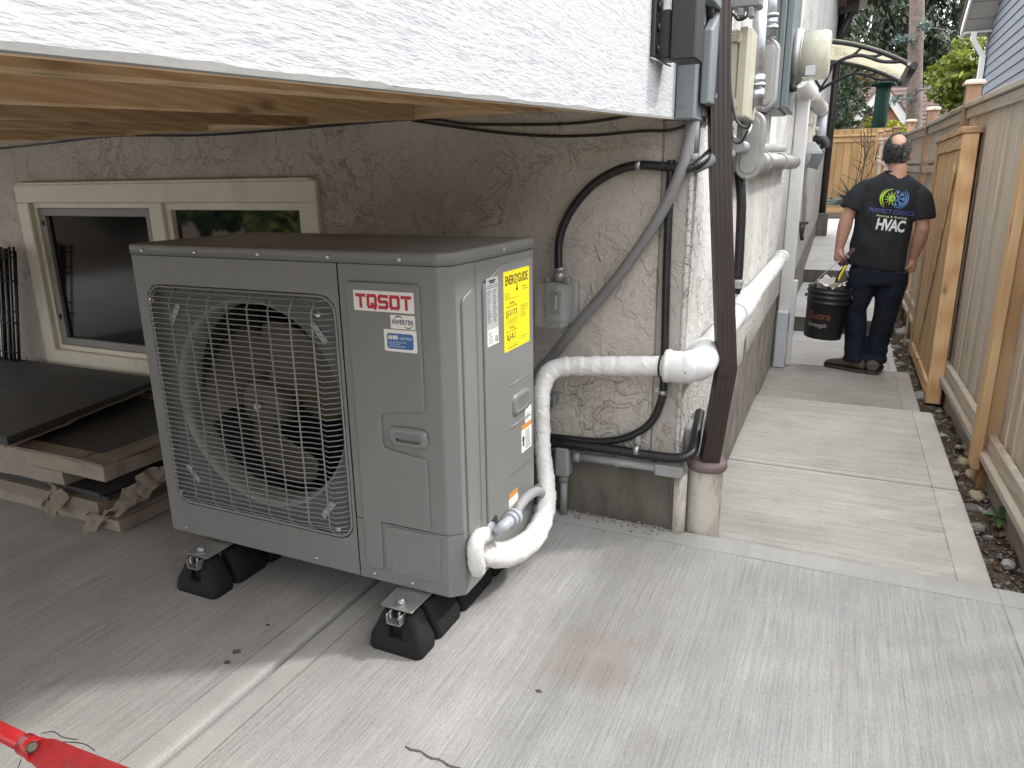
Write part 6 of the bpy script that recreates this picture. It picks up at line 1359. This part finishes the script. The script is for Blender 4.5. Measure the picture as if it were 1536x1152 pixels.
def paper(name, pts, label, m=M_CARD, seed=0):
    b = MB(); n = 20; A = [Vector(p) for p in pts]; vs = []
    for i in range(n+1):
        for j in range(n+1):
            u, v = i/n, j/n; p = A[0].lerp(A[1], u).lerp(A[3].lerp(A[2], u), v)
            k = Vector((mnoise.noise(p*38+Vector((seed, 0, 0))), mnoise.noise(p*38+Vector((0, seed, 0))), mnoise.noise(p*38+Vector((0, 0, seed))))); e = .35 if 0 < i < n and 0 < j < n else 1.0
            vs.append(p+k*.026*e+Vector((0, 0, .0)))
    b.add(vs, [(i*(n+1)+j, i*(n+1)+j+1, (i+1)*(n+1)+j+1, (i+1)*(n+1)+j) for i in range(n) for j in range(n)], False); o = b.build(name, m); return tag(o, label, 'paper')
paper('torn_kraft_paper', [(-2.40, 1.375, .035), (-2.34, 1.365, .022), (-2.29, 1.395, .125), (-2.37, 1.398, .135)], 'torn brown kraft paper hanging down the front of the stack', M_CARD, 1)
paper('torn_kraft_paper', [(-2.22, 1.375, .006), (-2.15, 1.38, .004), (-2.13, 1.405, .05), (-2.20, 1.40, .06)], 'crumpled kraft paper at the lowest front corner of the stack', M_CARD, 3)
paper('grey_wrapping', [(-2.13, 1.40, .065), (-2.075, 1.44, .06), (-2.065, 1.68, .14), (-2.09, 1.56, .175)], 'crumpled grey wrapping on the right side of the stack', M_CARDG, 5)
b = subbox((-2.22, 1.415, .004), (-2.075, 2.0, .045)); crumple(b, .004, 12, 9); tag(b.build('narrow_carton', M_CARDG), 'narrow grey carton at the right foot of the stack', 'carton')
# black wire shelving bundle at the left edge
rk = empty('wire_shelf_bundle', (-3.56, 2.06, .25), 'bundle of black wire shelves standing on end at the left edge', 'wire rack')
for k in range(22):
    x = -3.62+.0105*k; b = MB(); zt_ = .84+.01*math.sin(k*2.1); b.tube([(x-.20, 2.05+.02*math.sin(k*1.7), .02), (x+.006*math.sin(k), 2.05+.02*math.sin(k*1.7), zt_)], .0052, 6); b.build('upright_wire', M_BLK, rk)
for z in (.30, .36, .50, .55, .70, .735, .80, .83):
    b = MB(); b.tube([(-3.64-.24*(.84-z), 2.03, z), (-3.385-.24*(.84-z)+.012*math.sin(z*40), 2.035, z+.006*math.sin(z*50))], .0045, 6); b.build('cross_wire', M_BLK, rk)
# marks on the patio
M_SPOT = m_plain('dark_stain', (.085, .075, .062), .9, var=.3, nsc=60, bump=.2)
for i, (px, py, s, lab) in enumerate(((355, 978, .011, 'dark fleck on the concrete, right one of the pair before the fan'), (341, 994, .009, 'dark fleck on the concrete, left one of the pair before the fan'), (808, 1037, .007, 'small dark fleck on the open patio'), (402, 938, .006, 'tiny dark fleck beside the groove'))):
    p = onz(px, py, 0); b = MB(); n = 14; ring = [(p.x+s*(1+.35*math.sin(k*2.3+i))*math.cos(2*math.pi*k/n), p.y+s*.7*(1+.3*math.cos(k*1.9))*math.sin(2*math.pi*k/n)) for k in range(n)]; b.prism(ring, 'z', .0005, .002, .0006); tag(b.build('dark_fleck', M_SPOT), lab, 'fleck', 'flecks on the concrete')
cr_ = [onz(608+8*k, 1119+3.4*k+2*math.sin(k*1.7), .0012) for k in range(12)]
b = MB(); vs = []
for k, p in enumerate(cr_): w = .0016+.0014*abs(math.sin(k*2.2)); vs += [p+Vector((0, -w, 0)), p+Vector((0, w, 0))]
b.add(vs, [(2*k, 2*k+1, 2*k+3, 2*k+2) for k in range(11)]); tag(b.build('scuff_line', M_SPOT), 'dark broken scuff line on the near patio', 'scuff')
# tall hedge across the patio, behind the viewer, that the windows reflect
for k, (x, y, lab) in enumerate(((-17.0, -8.6, 'leftmost bush of the tall hedge across the patio'), (-14.4, -9.0, 'second bush from the left of the tall hedge across the patio'), (-11.8, -8.7, 'yellowish bush in the middle of the tall hedge across the patio'), (-9.0, -9.0, 'second bush from the right of the tall hedge across the patio'), (-5.6, -8.8, 'rightmost bush of the tall hedge across the patio'))):
    bushy('hedge_bush', x, y, -.4, 2.6, 1.7, lab, M_DEC if k == 2 else M_WEED, 3500, .14, cat='bush', group='hedge bushes across the patio', z0=.05)

# crumbs of mortar and dirt along the foot of the wall
gv, gf, gm = [], [], []
for k in range(420):
    x = RNG.uniform(-1.6, -.42); y = 2.158-abs(RNG.normal(0, .028)); s = RNG.uniform(.0015, .006)*(1.8 if RNG.random() < .06 else 1); o = RNG.normal(0, s*.3, (6, 3)); b0 = len(gv)
    for q, d in enumerate([(1, 0, 0), (-1, 0, 0), (0, 1, 0), (0, -1, 0), (0, 0, .8), (0, 0, -.3)]): gv.append((x+d[0]*s+o[q][0], y+d[1]*s+o[q][1], .001+max(0, d[2]*s)))
    for f in ((0, 2, 4), (2, 1, 4), (1, 3, 4), (3, 0, 4)): gf.append(tuple(b0+i for i in f)); gm.append(RNG.choice(3, p=[.5, .2, .3]))
tag(raw('wall_foot_debris', gv, gf, [M_STONE[0], M_CARD, M_STONE[3]], mi=gm), 'grit and crumbs lying along the foot of the stucco wall', 'debris', kind='stuff')
# ------------------------------------------------------------------ the man with a bucket
M_SKIN = m_plain('skin', (.42, .235, .165), .5, var=.1, nsc=18, bump=.1, bsc=160)
M_SCALP = M_SKIN
M_HAIR = m_plain('grizzled_hair', (.055, .052, .052), .7, var=.6, nsc=70, bump=.6, bsc=160)
def _m_cloth(name, c, sc, st, c2=None):
    t = NT(name); p = t.pos(); f = t.noise(p, 420, 2, .6); w = t.noise(t.map(p, (9, 9, 3.4)), 1, 3, .55, .9); w2 = t.noise(p, 3.5, 4, .6)
    cc = t.mix(1, c, t.ramp(w2, [(.3, .75), (.7, 1.3)]), 'MULTIPLY'); cc = t.mix(1, cc, t.ramp(f, [(.3, .85), (.7, 1.15)]), 'MULTIPLY')
    return t.fin(cc, .85, t.bump(t.math('ADD', t.math('MULTIPLY', w, 1.0), t.math('MULTIPLY', f, .06)), st, .02), Specular_IOR_Level=.2)
M_SHIRT = _m_cloth('charcoal_tshirt', (.021, .023, .026), 9, .55)
M_JEAN = _m_cloth('dark_denim', (.010, .0135, .022), 9, .9)
M_SHOE = m_plain('brown_shoe', (.10, .078, .060), .75, var=.3, nsc=30, bump=.4, bsc=90)
M_SOLE = m_plain('shoe_sole', (.06, .05, .042), .85, var=.3, nsc=30)
YP = 5.95
def J(px, py, dy=0.0): q = ony(px, py, YP+dy); return Vector((q.x, YP+dy, q.z))
def Z(x, y): return (1230+x*.2169, 190+y*.2169)
GZ = -.325
man = empty('person', (.23, YP, GZ), 'man in a black lettered t-shirt and dark jeans walking away, carrying a black bucket', 'person')
def ell(c, rx, ry, n=20, tilt=0, rot=0):
    o = []
    for k in range(n):
        t = 2*math.pi*k/n; x, y = rx*math.cos(t), ry*math.sin(t); xr = x*math.cos(rot)-y*math.sin(rot); yr = x*math.sin(rot)+y*math.cos(rot); o.append((c[0]+xr, c[1]+yr, c[2]+xr*tilt))
    return o
def limb(mb, pts, rs, seg=14): mb.tube(spline(pts, 5), list(np.interp(np.linspace(0, len(rs)-1, (len(pts)-1)*5+1), range(len(rs)), rs)), seg)
def ball(mb, c, r, sc=(1, 1, 1)):
    bm = bmesh.new(); bmesh.ops.create_icosphere(bm, subdivisions=3, radius=r)
    for v in bm.verts: v.co = Vector((c[0]+v.co.x*sc[0], c[1]+v.co.y*sc[1], c[2]+v.co.z*sc[2]))
    mb.bm(bm, True)
hd = J(1345, 228); hd.z += .0
neck = J(1346, 256, -.005); sh_c = J(1338, 268)
shL, shR = J(1293, 279), J(1383, 287)
elL, elR = J(1271, 325, -.03), J(1384, 343, -.03)
wrL, wrR = J(1259, 372, -.04), J(1369, 388, .03)
hiL, hiR = J(1296, 408), J(1340, 410)
knL, knR = J(1283, 464, -.01), J(1329, 468, .0)
anL, anR = J(1281, 541, -.02), J(1311, 543, -.02)
anL.z = GZ+.108; anR.z = GZ+.108
# ---- body, one continuous surface
b = MB()
ball(b, hd+Vector((0, .0, .010)), .094, (.80, 1.0, 1.16)); ball(b, hd+Vector((-.003, .035, -.055)), .062, (.95, 1.05, 1.05))
b.tube([hd+Vector((0, -.005, -.055)), neck+Vector((0, -.01, .02)), neck+Vector((.0, -.01, -.06))], [.056, .060, .075], 18)
for s in (-1, 1): ball(b, hd+Vector((s*.085, .008, -.030)), .032, (.34, .62, 1.0))
ball(b, hd+Vector((0, .112, -.040)), .018, (.8, 1.2, 1.3))                   # nose
b.box(tuple(hd+Vector((-.055, .07, -.02))), tuple(hd+Vector((.055, .093, -.008))), .006)   # brow
rings = []
hem = J(1312, 402)
for (c, rx, ry) in ((hem+Vector((0, 0, .0)), .155, .100), (J(1318, 375), .158, .105), (J(1324, 340), .162, .108), (J(1330, 305), .172, .112), (J(1334, 288), .165, .09), (J(1338, 276), .10, .07), (J(1343, 265), .062, .06)): rings.append(ell(c, rx*.90, ry*.90, 24))
b.loft(rings, True, True)
for (s, e, w, sg) in ((shL, elL, wrL, -1), (shR, elR, wrR, 1)):
    limb(b, [s+Vector((-sg*.05, 0, -.05)), s.lerp(e, .45)+Vector((-sg*.01, 0, 0)), e], [.045, .050, .045]); limb(b, [e+(e-w)*.08, e.lerp(w, .3), e.lerp(w, .65), w], [.046, .050, .042, .031])
for (h, k, a) in ((hiL, knL, anL), (hiR, knR, anR)): limb(b, [h+Vector((0, 0, .05)), h.lerp(k, .5), k, k.lerp(a, .35), a, a-Vector((0, 0, .04))], [.065, .070, .058, .055, .038, .036])
# hands
def hand(b, w, dirv, side, curl, palmn):
    d = dirv.normalized(); pn = Vector(palmn); pn = (pn-d*pn.dot(d)).normalized(); sdv = d.cross(pn).normalized()*side
    P = w+d*.01; b.tube([w-d*.02, P+d*.02, P+d*.055, P+d*.085], [.030, .034, .040, .036], 12)
    for f in range(4):
        o = P+d*.080+sdv*(-.028+.0185*f); ln = (.030, .034, .032, .026)[f]; q = [o-d*.02]; a = 0; cur = o
        for sgm in range(3):
            q.append(cur); a += curl; cur = cur+(d*math.cos(a)+pn*math.sin(a))*ln*(1, .8, .65)[sgm]
        q.append(cur); b.tube(spline(q, 3), [.0105]*(3*(len(q)-1)+1), 8)
    o = P+d*.02+sdv*-.03; b.tube(spline([o, o+sdv*-.018+d*.026+pn*.012, o+sdv*-.010+d*.050+pn*.030], 4), [.0135, .0135, .013, .0125, .012, .0115, .011, .0105, .010], 8)
hand(b, wrR, Vector((-.10, .05, -1)), 1, R(26), (-1, .1, 0))
hand(b, wrL, Vector((.10, .02, -1)), -1, R(62), (1, .15, 0))
body = remesh(b, 'body', M_SKIN, man, .0065, 4, .5)
# face marks on the front of the head
M_EYE = m_plain('eye_white', (.6, .58, .55), .3, var=0, bump=0)
for s in (-1, 1):
    b = MB(); ball(b, hd+Vector((s*.033, .083, -.022)), .013); e_ = b.build('eye', M_EYE, man); b = MB(); ball(b, hd+Vector((s*.033, .0935, -.022)), .006); b.build('iris', M_INK, e_)
b = MB(); b.tube(spline([hd+Vector((-.026, .090, -.085)), hd+Vector((0, .100, -.083)), hd+Vector((.026, .090, -.085))], 4), [.004]*9, 6); b.build('mouth', m_plain('lip', (.30, .13, .11), .5, bump=0), man)
# ---- hair: a short fringe round a bald crown
b = MB(); HB = hd+Vector((0, .0, .010)); n = 0
bald = Vector((.004, -.062, .092)).normalized()
CC, DD = [], []
for k in range(15000):
    u = Vector(RNG.normal(0, 1, 3)).normalized(); p = Vector((u.x*.0765, u.y*.0955, u.z*.111))
    if p.y > .045+.02*(u.z) and u.z < .55: continue
    if p.z < -.078+.012*mnoise.noise(u*5): continue
    ab = u.angle(bald)
    if ab < .66+.10*mnoise.noise(u*4): continue
    if ab < .86 and RNG.random() < .6: continue
    if abs(u.x) > .86 and p.z < -.005 and p.y > -.01: continue
    if p.z < -.05 and abs(p.x) > .055 and RNG.random() < .7: continue
    CC.append(HB+p*(1.0+RNG.uniform(.0, .11))); DD.append(Vector((u.x*.7, u.y*.4, -.75))+Vector(RNG.normal(0, .38, 3)))
CC = np.array([tuple(c) for c in CC]); DD = unit(np.array([tuple(c) for c in DD])); UU = unit(np.cross(DD, RNG.normal(0, 1, CC.shape))); l = RNG.uniform(.008, .017, len(CC)); V, F = quads(CC, DD, UU, l, l*.16)
M_HAIR2 = m_leaf('grizzled_strands', [(.03, .029, .029), (.085, .082, .08), (.24, .235, .23)], .05, .6, 60)
raw('hair', V, F, M_HAIR2, man)
# ---- t-shirt
b = MB(); rings = []
for (px, py, rx, ry) in ((1313, 402, .192, .128), (1314, 396, .193, .130), (1318, 372, .190, .132), (1323, 345, .190, .132), (1328, 318, .195, .134), (1332, 298, .204, .130), (1336, 283, .207, .116), (1338, 275, .192, .106), (1340, 270, .165, .098), (1342, 265, .122, .088), (1344, 261, .088, .078), (1345, 258, .070, .070)):
    c = J(px, py); rings.append(ell(c, rx, ry, 32, -.13 if py > 280 else -.06))
b.loft(rings, True, True)
for (s, e, sg) in ((shL, elL, -1), (shR, elR, 1)):
    s0 = s+Vector((-sg*.055, 0, -.005)); limb(b, [s0+Vector((-sg*.01, 0, -.022)), s+Vector((-sg*.012, 0, -.035)), s.lerp(e, .40)+Vector((sg*.0, 0, -.006)), s.lerp(e, .76)+Vector((sg*.004, 0, 0))], [.072, .074, .076, .079], 18)
shirt = remesh(b, 'tshirt', M_SHIRT, man, .008, 7, .5)
for v in shirt.data.vertices:
    w = Vector(v.co)*1.0
    f = .010*mnoise.noise(Vector((w.x*9+w.z*4, w.y*5, w.z*5.5)))+.006*mnoise.noise(Vector((w.x*22, w.y*14, w.z*9+w.x*12)))
    v.co += Vector(v.normal)*f
b = MB(); c = J(1344.5, 258); b.tube([(q[0], q[1], q[2]) for q in ell(c, .071, .069, 28, -.06)]+[ell(c, .071, .069, 28, -.06)[0]], .0075, 8, cap=False); b.build('collar', M_SHIRT, man)
# ---- jeans
b = MB()
b.loft([ell(J(1316, 388), .168, .114, 28, -.1), ell(J(1316, 398), .178, .120, 28, -.1), ell(J(1317, 410), .184, .124, 28), ell(J(1317, 426), .178, .122, 28)], True, True)
for (h, k, a, kk) in ((hiL, knL, anL, 0), (hiR, knR, anR, 1)):
    pts = [h+Vector((0, 0, .02)), h.lerp(k, .35), h.lerp(k, .7), k, k.lerp(a, .35), k.lerp(a, .75), a+Vector((0, .0, -.02))]
    limb(b, pts, [.106, .104, .092, .083, .080, .073, .071], 18)
for a in (anL, anR): limb(b, [a+Vector((0, 0, .03)), a+Vector((0, 0, -.005)), a+Vector((0, 0, -.03))], [.073, .084, .080], 18)
jeans = remesh(b, 'jeans', M_JEAN, man, .008, 6, .5)
for v in jeans.data.vertices:
    w = Vector(v.co); zf = w.z
    f = .007*mnoise.noise(Vector((w.x*10, w.y*7, w.z*12)))+.008*mnoise.noise(Vector((w.x*6, w.y*6, w.z*24)))*max(0, min(1, (-zf)*2.2+.3))
    v.co += Vector(v.normal)*f
# ---- shoes
def shoe(a, az, nm):
    o = Vector((a.x, a.y, GZ)); f = Vector((math.sin(az), math.cos(az), 0)); s = Vector((f.y, -f.x, 0)); t = None
    b = MB(); rg = []
    for (u, hw, h) in ((-.080, .022, .055), (-.072, .038, .095), (-.04, .043, .118), (.01, .043, .112), (.055, .046, .088), (.11, .050, .066), (.16, .046, .056), (.188, .030, .042), (.196, .012, .030)):
        ring = []
        for k in range(14):
            th = 2*math.pi*k/14; ring.append(o+f*u+s*(hw*math.cos(th))+Vector((0, 0, .020+max(-.004, (h-.02)*(.5+.5*math.sin(th))))))
        rg.append(ring)
    rg = [[o+(q-o)*1.14 for q in ring] for ring in rg]
    b.loft(rg, True, True); sh = b.build('shoe', M_SHOE, man)
    b = MB(); pl = []
    for (u, hw) in ((-.085, .022), (-.07, .042), (0, .045), (.07, .049), (.13, .052), (.18, .042), (.2, .018)): pl.append((u*1.14, hw*1.14))
    poly = [o+f*u+s*hw for u, hw in pl]+[o+f*u-s*hw for u, hw in pl[::-1]]
    b.prism([(q.x, q.y) for q in poly], 'z', GZ+.001, GZ+.024, .004); b.build('sole', M_SOLE, sh)
    b = MB(); b.tube([o+f*-.082+Vector((0, 0, .05)), o+f*-.080+Vector((0, 0, .098))], .010, 8); b.build('heel_tab', M_SHOE, sh)
    b = MB()
    for u in (.045, .065, .085): b.tube([o+f*u-s*.026+Vector((0, 0, .085-.35*(u-.045))), o+f*u+s*.026+Vector((0, 0, .085-.35*(u-.045)))], .004, 6)
    b.build('laces', M_SOLE, sh)
shoe(anL, R(-62), 'l'); shoe(anR, R(8), 'r')
# ---- print on the back of the shirt, laid onto the cloth
bmv = bmesh.new(); bmv.from_mesh(shirt.data); SO = Vector(shirt.location)+world_of(man)
bmesh.ops.translate(bmv, vec=SO, verts=bmv.verts); BV = BVHTree.FromBMesh(bmv)
def print_on(name, VF, cx, cz, m, sx=1, sy=1, ang=0, lift=.0035):
    V, F = VF; bm = bmesh.new(); vv = [bm.verts.new((v[0]*sx, v[1]*sy, 0)) for v in V]
    for f in F:
        try: bm.faces.new([vv[i] for i in f])
        except ValueError: pass
    bmesh.ops.triangulate(bm, faces=bm.faces[:])
    for _ in range(2):
        ee = [e for e in bm.edges if e.calc_length() > .010]
        if ee: bmesh.ops.subdivide_edges(bm, edges=ee, cuts=1)
    bmesh.ops.triangulate(bm, faces=bm.faces[:])
    for v in bm.verts:
        x = cx+v.co.x*math.cos(ang)-v.co.y*math.sin(ang); z = cz+v.co.x*math.sin(ang)+v.co.y*math.cos(ang)
        h = BV.ray_cast(Vector((x, YP-1.0, z)), Vector((0, 1, 0))); v.co = Vector((x, (h[0].y if h[0] else YP-.1)-lift, z))
    b = MB(); b.bm(bm, False); return b.build(name, m, shirt)
M_P_VIO = m_plain('violet_print', (.075, .075, .26), .7, var=.05, bump=0); M_P_WHT = m_plain('white_print', (.72, .72, .72), .7, var=.05, bump=0); M_P_YEL = m_plain('lime_print', (.42, .60, .05), .7, var=.05, bump=0); M_P_BLU = m_plain('ice_blue_print', (.12, .26, .56), .7, var=.05, bump=0); M_P_PALE = m_plain('pale_print', (.55, .62, .42), .7, bump=0); M_P_GRN = m_plain('green_print', (.12, .36, .06), .7, bump=0)
PA = R(-6.5)
c = J(1336, 331); print_on('lettering', text_shape('HVAC', .108, bold=.0035, space=.86), c.x-.006, c.z-.062, M_P_WHT, .70, 1.0, PA)
c = J(1336, 317); print_on('lettering', text_shape('PERFECT CHOICE', .040, bold=.0008), c.x, c.z-.012, M_P_VIO, .93, 1, PA, .004)
c = J(1336, 324); print_on('lettering', text_shape('Heating & Cooling', .018, bold=.0006, space=1.35), c.x, c.z-.006, M_P_PALE, 1.05, 1, PA, .0045)
def ringseg(r0, r1, a0, a1, n=18, cx=0, cy=0, taper=True):
    V = []
    for k in range(n+1):
        a = R(a0+(a1-a0)*k/n); w = (r1-r0)/2*(math.sin(math.pi*k/n) if taper else 1); m = (r0+r1)/2; V += [(cx+(m-w)*math.cos(a), cy+(m-w)*math.sin(a)), (cx+(m+w)*math.cos(a), cy+(m+w)*math.sin(a))]
    return V, [(2*k, 2*k+1, 2*k+3, 2*k+2) for k in range(n)]
lc_ = J(1340, 297); LX, LZ = lc_.x, lc_.z
def merge(*vf):
    V, F = [], []
    for v, f in vf: F += [tuple(i+len(V) for i in q) for q in f]; V += v
    return V, F
print_on('logo_arc', merge(ringseg(.058, .068, 88, 235), ringseg(.072, .080, 120, 245)), LX-.012, LZ, M_P_YEL, 1, 1, PA)
print_on('logo_arc', merge(ringseg(.058, .068, -92, 55), ringseg(.072, .080, -70, 60)), LX+.012, LZ, M_P_BLU, 1, 1, PA)
sun_v = merge(ringseg(0.0005, .022, 0, 360, 24, 0, 0, False), *[([( .026*math.cos(R(a-9)), .026*math.sin(R(a-9))), (.052*math.cos(R(a)), .052*math.sin(R(a))), (.026*math.cos(R(a+9)), .026*math.sin(R(a+9)))], [(0, 1, 2)]) for a in range(75, 300, 30)])
print_on('logo_sun', sun_v, LX-.014, LZ, M_P_YEL, 1, 1, PA, .005)
print_on('logo_sun_centre', ringseg(.0005, .012, 0, 360, 20, 0, 0, False), LX-.010, LZ, M_P_GRN, 1, 1, PA, .007)
def bar(x0, y0, x1, y1, w):
    d = Vector((x1-x0, y1-y0)).normalized(); n = Vector((-d.y, d.x))*w/2; return [(x0+n.x, y0+n.y), (x0-n.x, y0-n.y), (x1-n.x, y1-n.y), (x1+n.x, y1+n.y)], [(0, 1, 2, 3)]
fl = []
for a in (-90, -45, 0, 45, 90):
    ca, sa = math.cos(R(a)), math.sin(R(a)); fl.append(bar(.008*ca, .008*sa, .056*ca, .056*sa, .007))
    for s in (-1, 1):
        bx, by = .036*ca, .036*sa; fl.append(bar(bx, by, bx+.018*math.cos(R(a+s*48)), by+.018*math.sin(R(a+s*48)), .006))
print_on('logo_snowflake', merge(*fl), LX+.014, LZ, M_P_BLU, 1, 1, PA, .006)

# ------------------------------------------------------------------ bucket and tools in his left hand
YB = 5.84
bk0 = ony(1233, 505, YB); bkt = ony(1246, 430, YB); up = (bkt-bk0).normalized(); H = (bkt-bk0).length
bk = empty('bucket', bk0, 'black plastic pail with red and white lettering held in his left hand', 'bucket')
xa = Vector((up.z, 0, -up.x)).normalized(); ya = up.cross(xa)
def circ(s, r, n=40): return [bk0+up*s+xa*(r*math.cos(2*math.pi*k/n))+ya*(r*math.sin(2*math.pi*k/n)) for k in range(n)]
b = MB(); prof = [(0, .10), (0, .128), (.006, .132), (H*.70, .146), (H*.705, .152), (H*.72, .152), (H*.725, .147), (H*.80, .149), (H*.805, .156), (H*.83, .156), (H*.835, .150), (H*.90, .152), (H*.905, .159), (H*.93, .159), (H*.935, .152), (H*.99, .154), (H, .157), (H, .147), (H*.6, .140), (.008, .126), (.008, .01)]
b.loft([circ(s, r) for s, r in prof], True, True); b.build('pail', M_BLK, bk)
gripc = wrL+Vector((.018, .0, -.085))
b = MB(); e1 = bk0+up*H*.80+xa*.157; e2 = bk0+up*H*.80-xa*.157
b.tube(spline([e2, e2.lerp(gripc, .5)+Vector((-.03, -.05, .0)), gripc+Vector((0, -.03, 0)), gripc+Vector((0, .03, 0)), e1.lerp(gripc, .5)+Vector((.02, .03, 0)), e1], 8), .0032, 8); b.build('wire_handle', M_ZINC, bk)
for e in (e1, e2): 
    b = MB(); b.tube([e-(e-bk0-up*H*.8)*.02, e+(e-bk0-up*H*.8)*.06], .014, 12); b.build('handle_lug', M_BLK, bk)
M_BRD = m_plain('dull_red_print', (.17, .04, .028), .6, bump=0)
def on_pail(name, VF, a0, s0, r, m, sc=1):
    V, F = VF; b = MB(); vs = []
    for (x, y) in V:
        a = R(a0)+x*sc/r; s = s0+y*sc; rr = .1325+(.146-.132)*s/(H*.7); vs.append(bk0+up*s+xa*(rr*math.cos(a))+ya*(rr*math.sin(a)))
    b.add(vs, F, False); return b.build(name, m, bk)
def dense(VF, step=.012):
    V, F = VF; bm = bmesh.new(); vv = [bm.verts.new((v[0], v[1], 0)) for v in V]
    for f in F:
        try: bm.faces.new([vv[i] for i in f])
        except ValueError: pass
    bmesh.ops.triangulate(bm, faces=bm.faces[:]); bm.verts.index_update(); r = ([tuple(v.co[:2]) for v in bm.verts], [tuple(v.index for v in f.verts) for f in bm.faces]); bm.free(); return r
AL = -118 if ya.y > 0 else 118
VFt = dense(text_shape('Extra', .075, 'CENTER', .0015)); on_pail('red_lettering', VFt, -108, H*.40, .139, M_BRD, 1)
VFt = dense(text_shape('Strength', .042, 'CENTER', .0012)); on_pail('white_lettering', VFt, -112, H*.25, .137, m_plain('worn_white_print', (.26, .26, .26), .7, bump=0), 1)
top = bk0+up*H
b = MB(); 
for k in range(5):
    o = top+xa*RNG.uniform(-.07, .06)+ya*RNG.uniform(-.07, .05)-up*.02; n = 6; A = [o+Vector((RNG.normal(0, .02), 0, 0))]
    d1 = Vector(RNG.normal(0, 1, 3)).normalized()*.06; d2 = Vector(RNG.normal(0, 1, 3)); d2 = (d2-d1*d2.dot(d1)/.0036).normalized()*.055
    vs = [o+d1*(i/n*2-1)+d2*(j/n*2-1)+Vector((0, 0, .018*mnoise.noise(Vector((i*.9+k*5, j*.9, k)))))+up*.035 for i in range(n+1) for j in range(n+1)]
    b.add(vs, [(i*(n+1)+j, i*(n+1)+j+1, (i+1)*(n+1)+j+1, (i+1)*(n+1)+j) for i in range(n) for j in range(n)], False)
tag(b.build('crumpled_rag', m_plain('white_rag', (.66, .65, .62), .9, var=.1, bump=.2)), 'crumpled white paper waste in the top of the black bucket', 'paper')
o = top+xa*.035-ya*.02-up*.02
b = MB(); bm = bmesh.new(); bmesh.ops.create_icosphere(bm, subdivisions=3, radius=1)
for v in bm.verts: v.co = v.co*(1+.4*mnoise.noise(v.co*1.7)); v.co = o+Vector((v.co.x*.055, v.co.y*.045, v.co.z*.035+.02))
b.bm(bm, False); tag(b.build('brown_scrap', M_CARD), 'crumpled brown scrap in the black bucket', 'scrap')
hm = empty('hammer', gripc, 'tool with maroon grips and a black and yellow shaft standing in the bucket', 'tool')
g0 = J(1281, 375, -.06); g1 = J(1262, 395, -.06); M_MAR = m_plain('maroon_grip', (.085, .028, .036), .55, var=.2, nsc=40, bump=.2)
dg_ = (g1-g0).normalized()
b = MB(); S = [g0+(g1-g0)*t for t in np.linspace(-.1, 1.15, 14)]; b.tube(S, [.015, .020, .0215, .020, .022, .020, .017, .017, .020, .022, .020, .022, .020, .014], 14); b.build('grip', M_MAR, hm)
b = MB(); S2 = [g0+(g1-g0)*t for t in (.42, .58)]; b.tube(S2, .0225, 14); b.build('grip_band', M_GREYD, hm)
s0 = g1+dg_*.01; s1 = J(1258, 414, -.07); s2 = bk0+up*(H*.75)+xa*.03-ya*.04
b = MB(); b.tube(spline([J(1271, 392, -.06), J(1266, 403, -.07), s1, s2], 6), .013, 10); b.build('black_shaft', M_BLK, hm)
b = MB(); b.tube(spline([J(1269.5, 398, -.082), J(1265, 405, -.085), J(1260, 414, -.085), J(1257.5, 421, -.085)], 6), .0075, 8); b.build('yellow_stripe', M_YEL, hm)
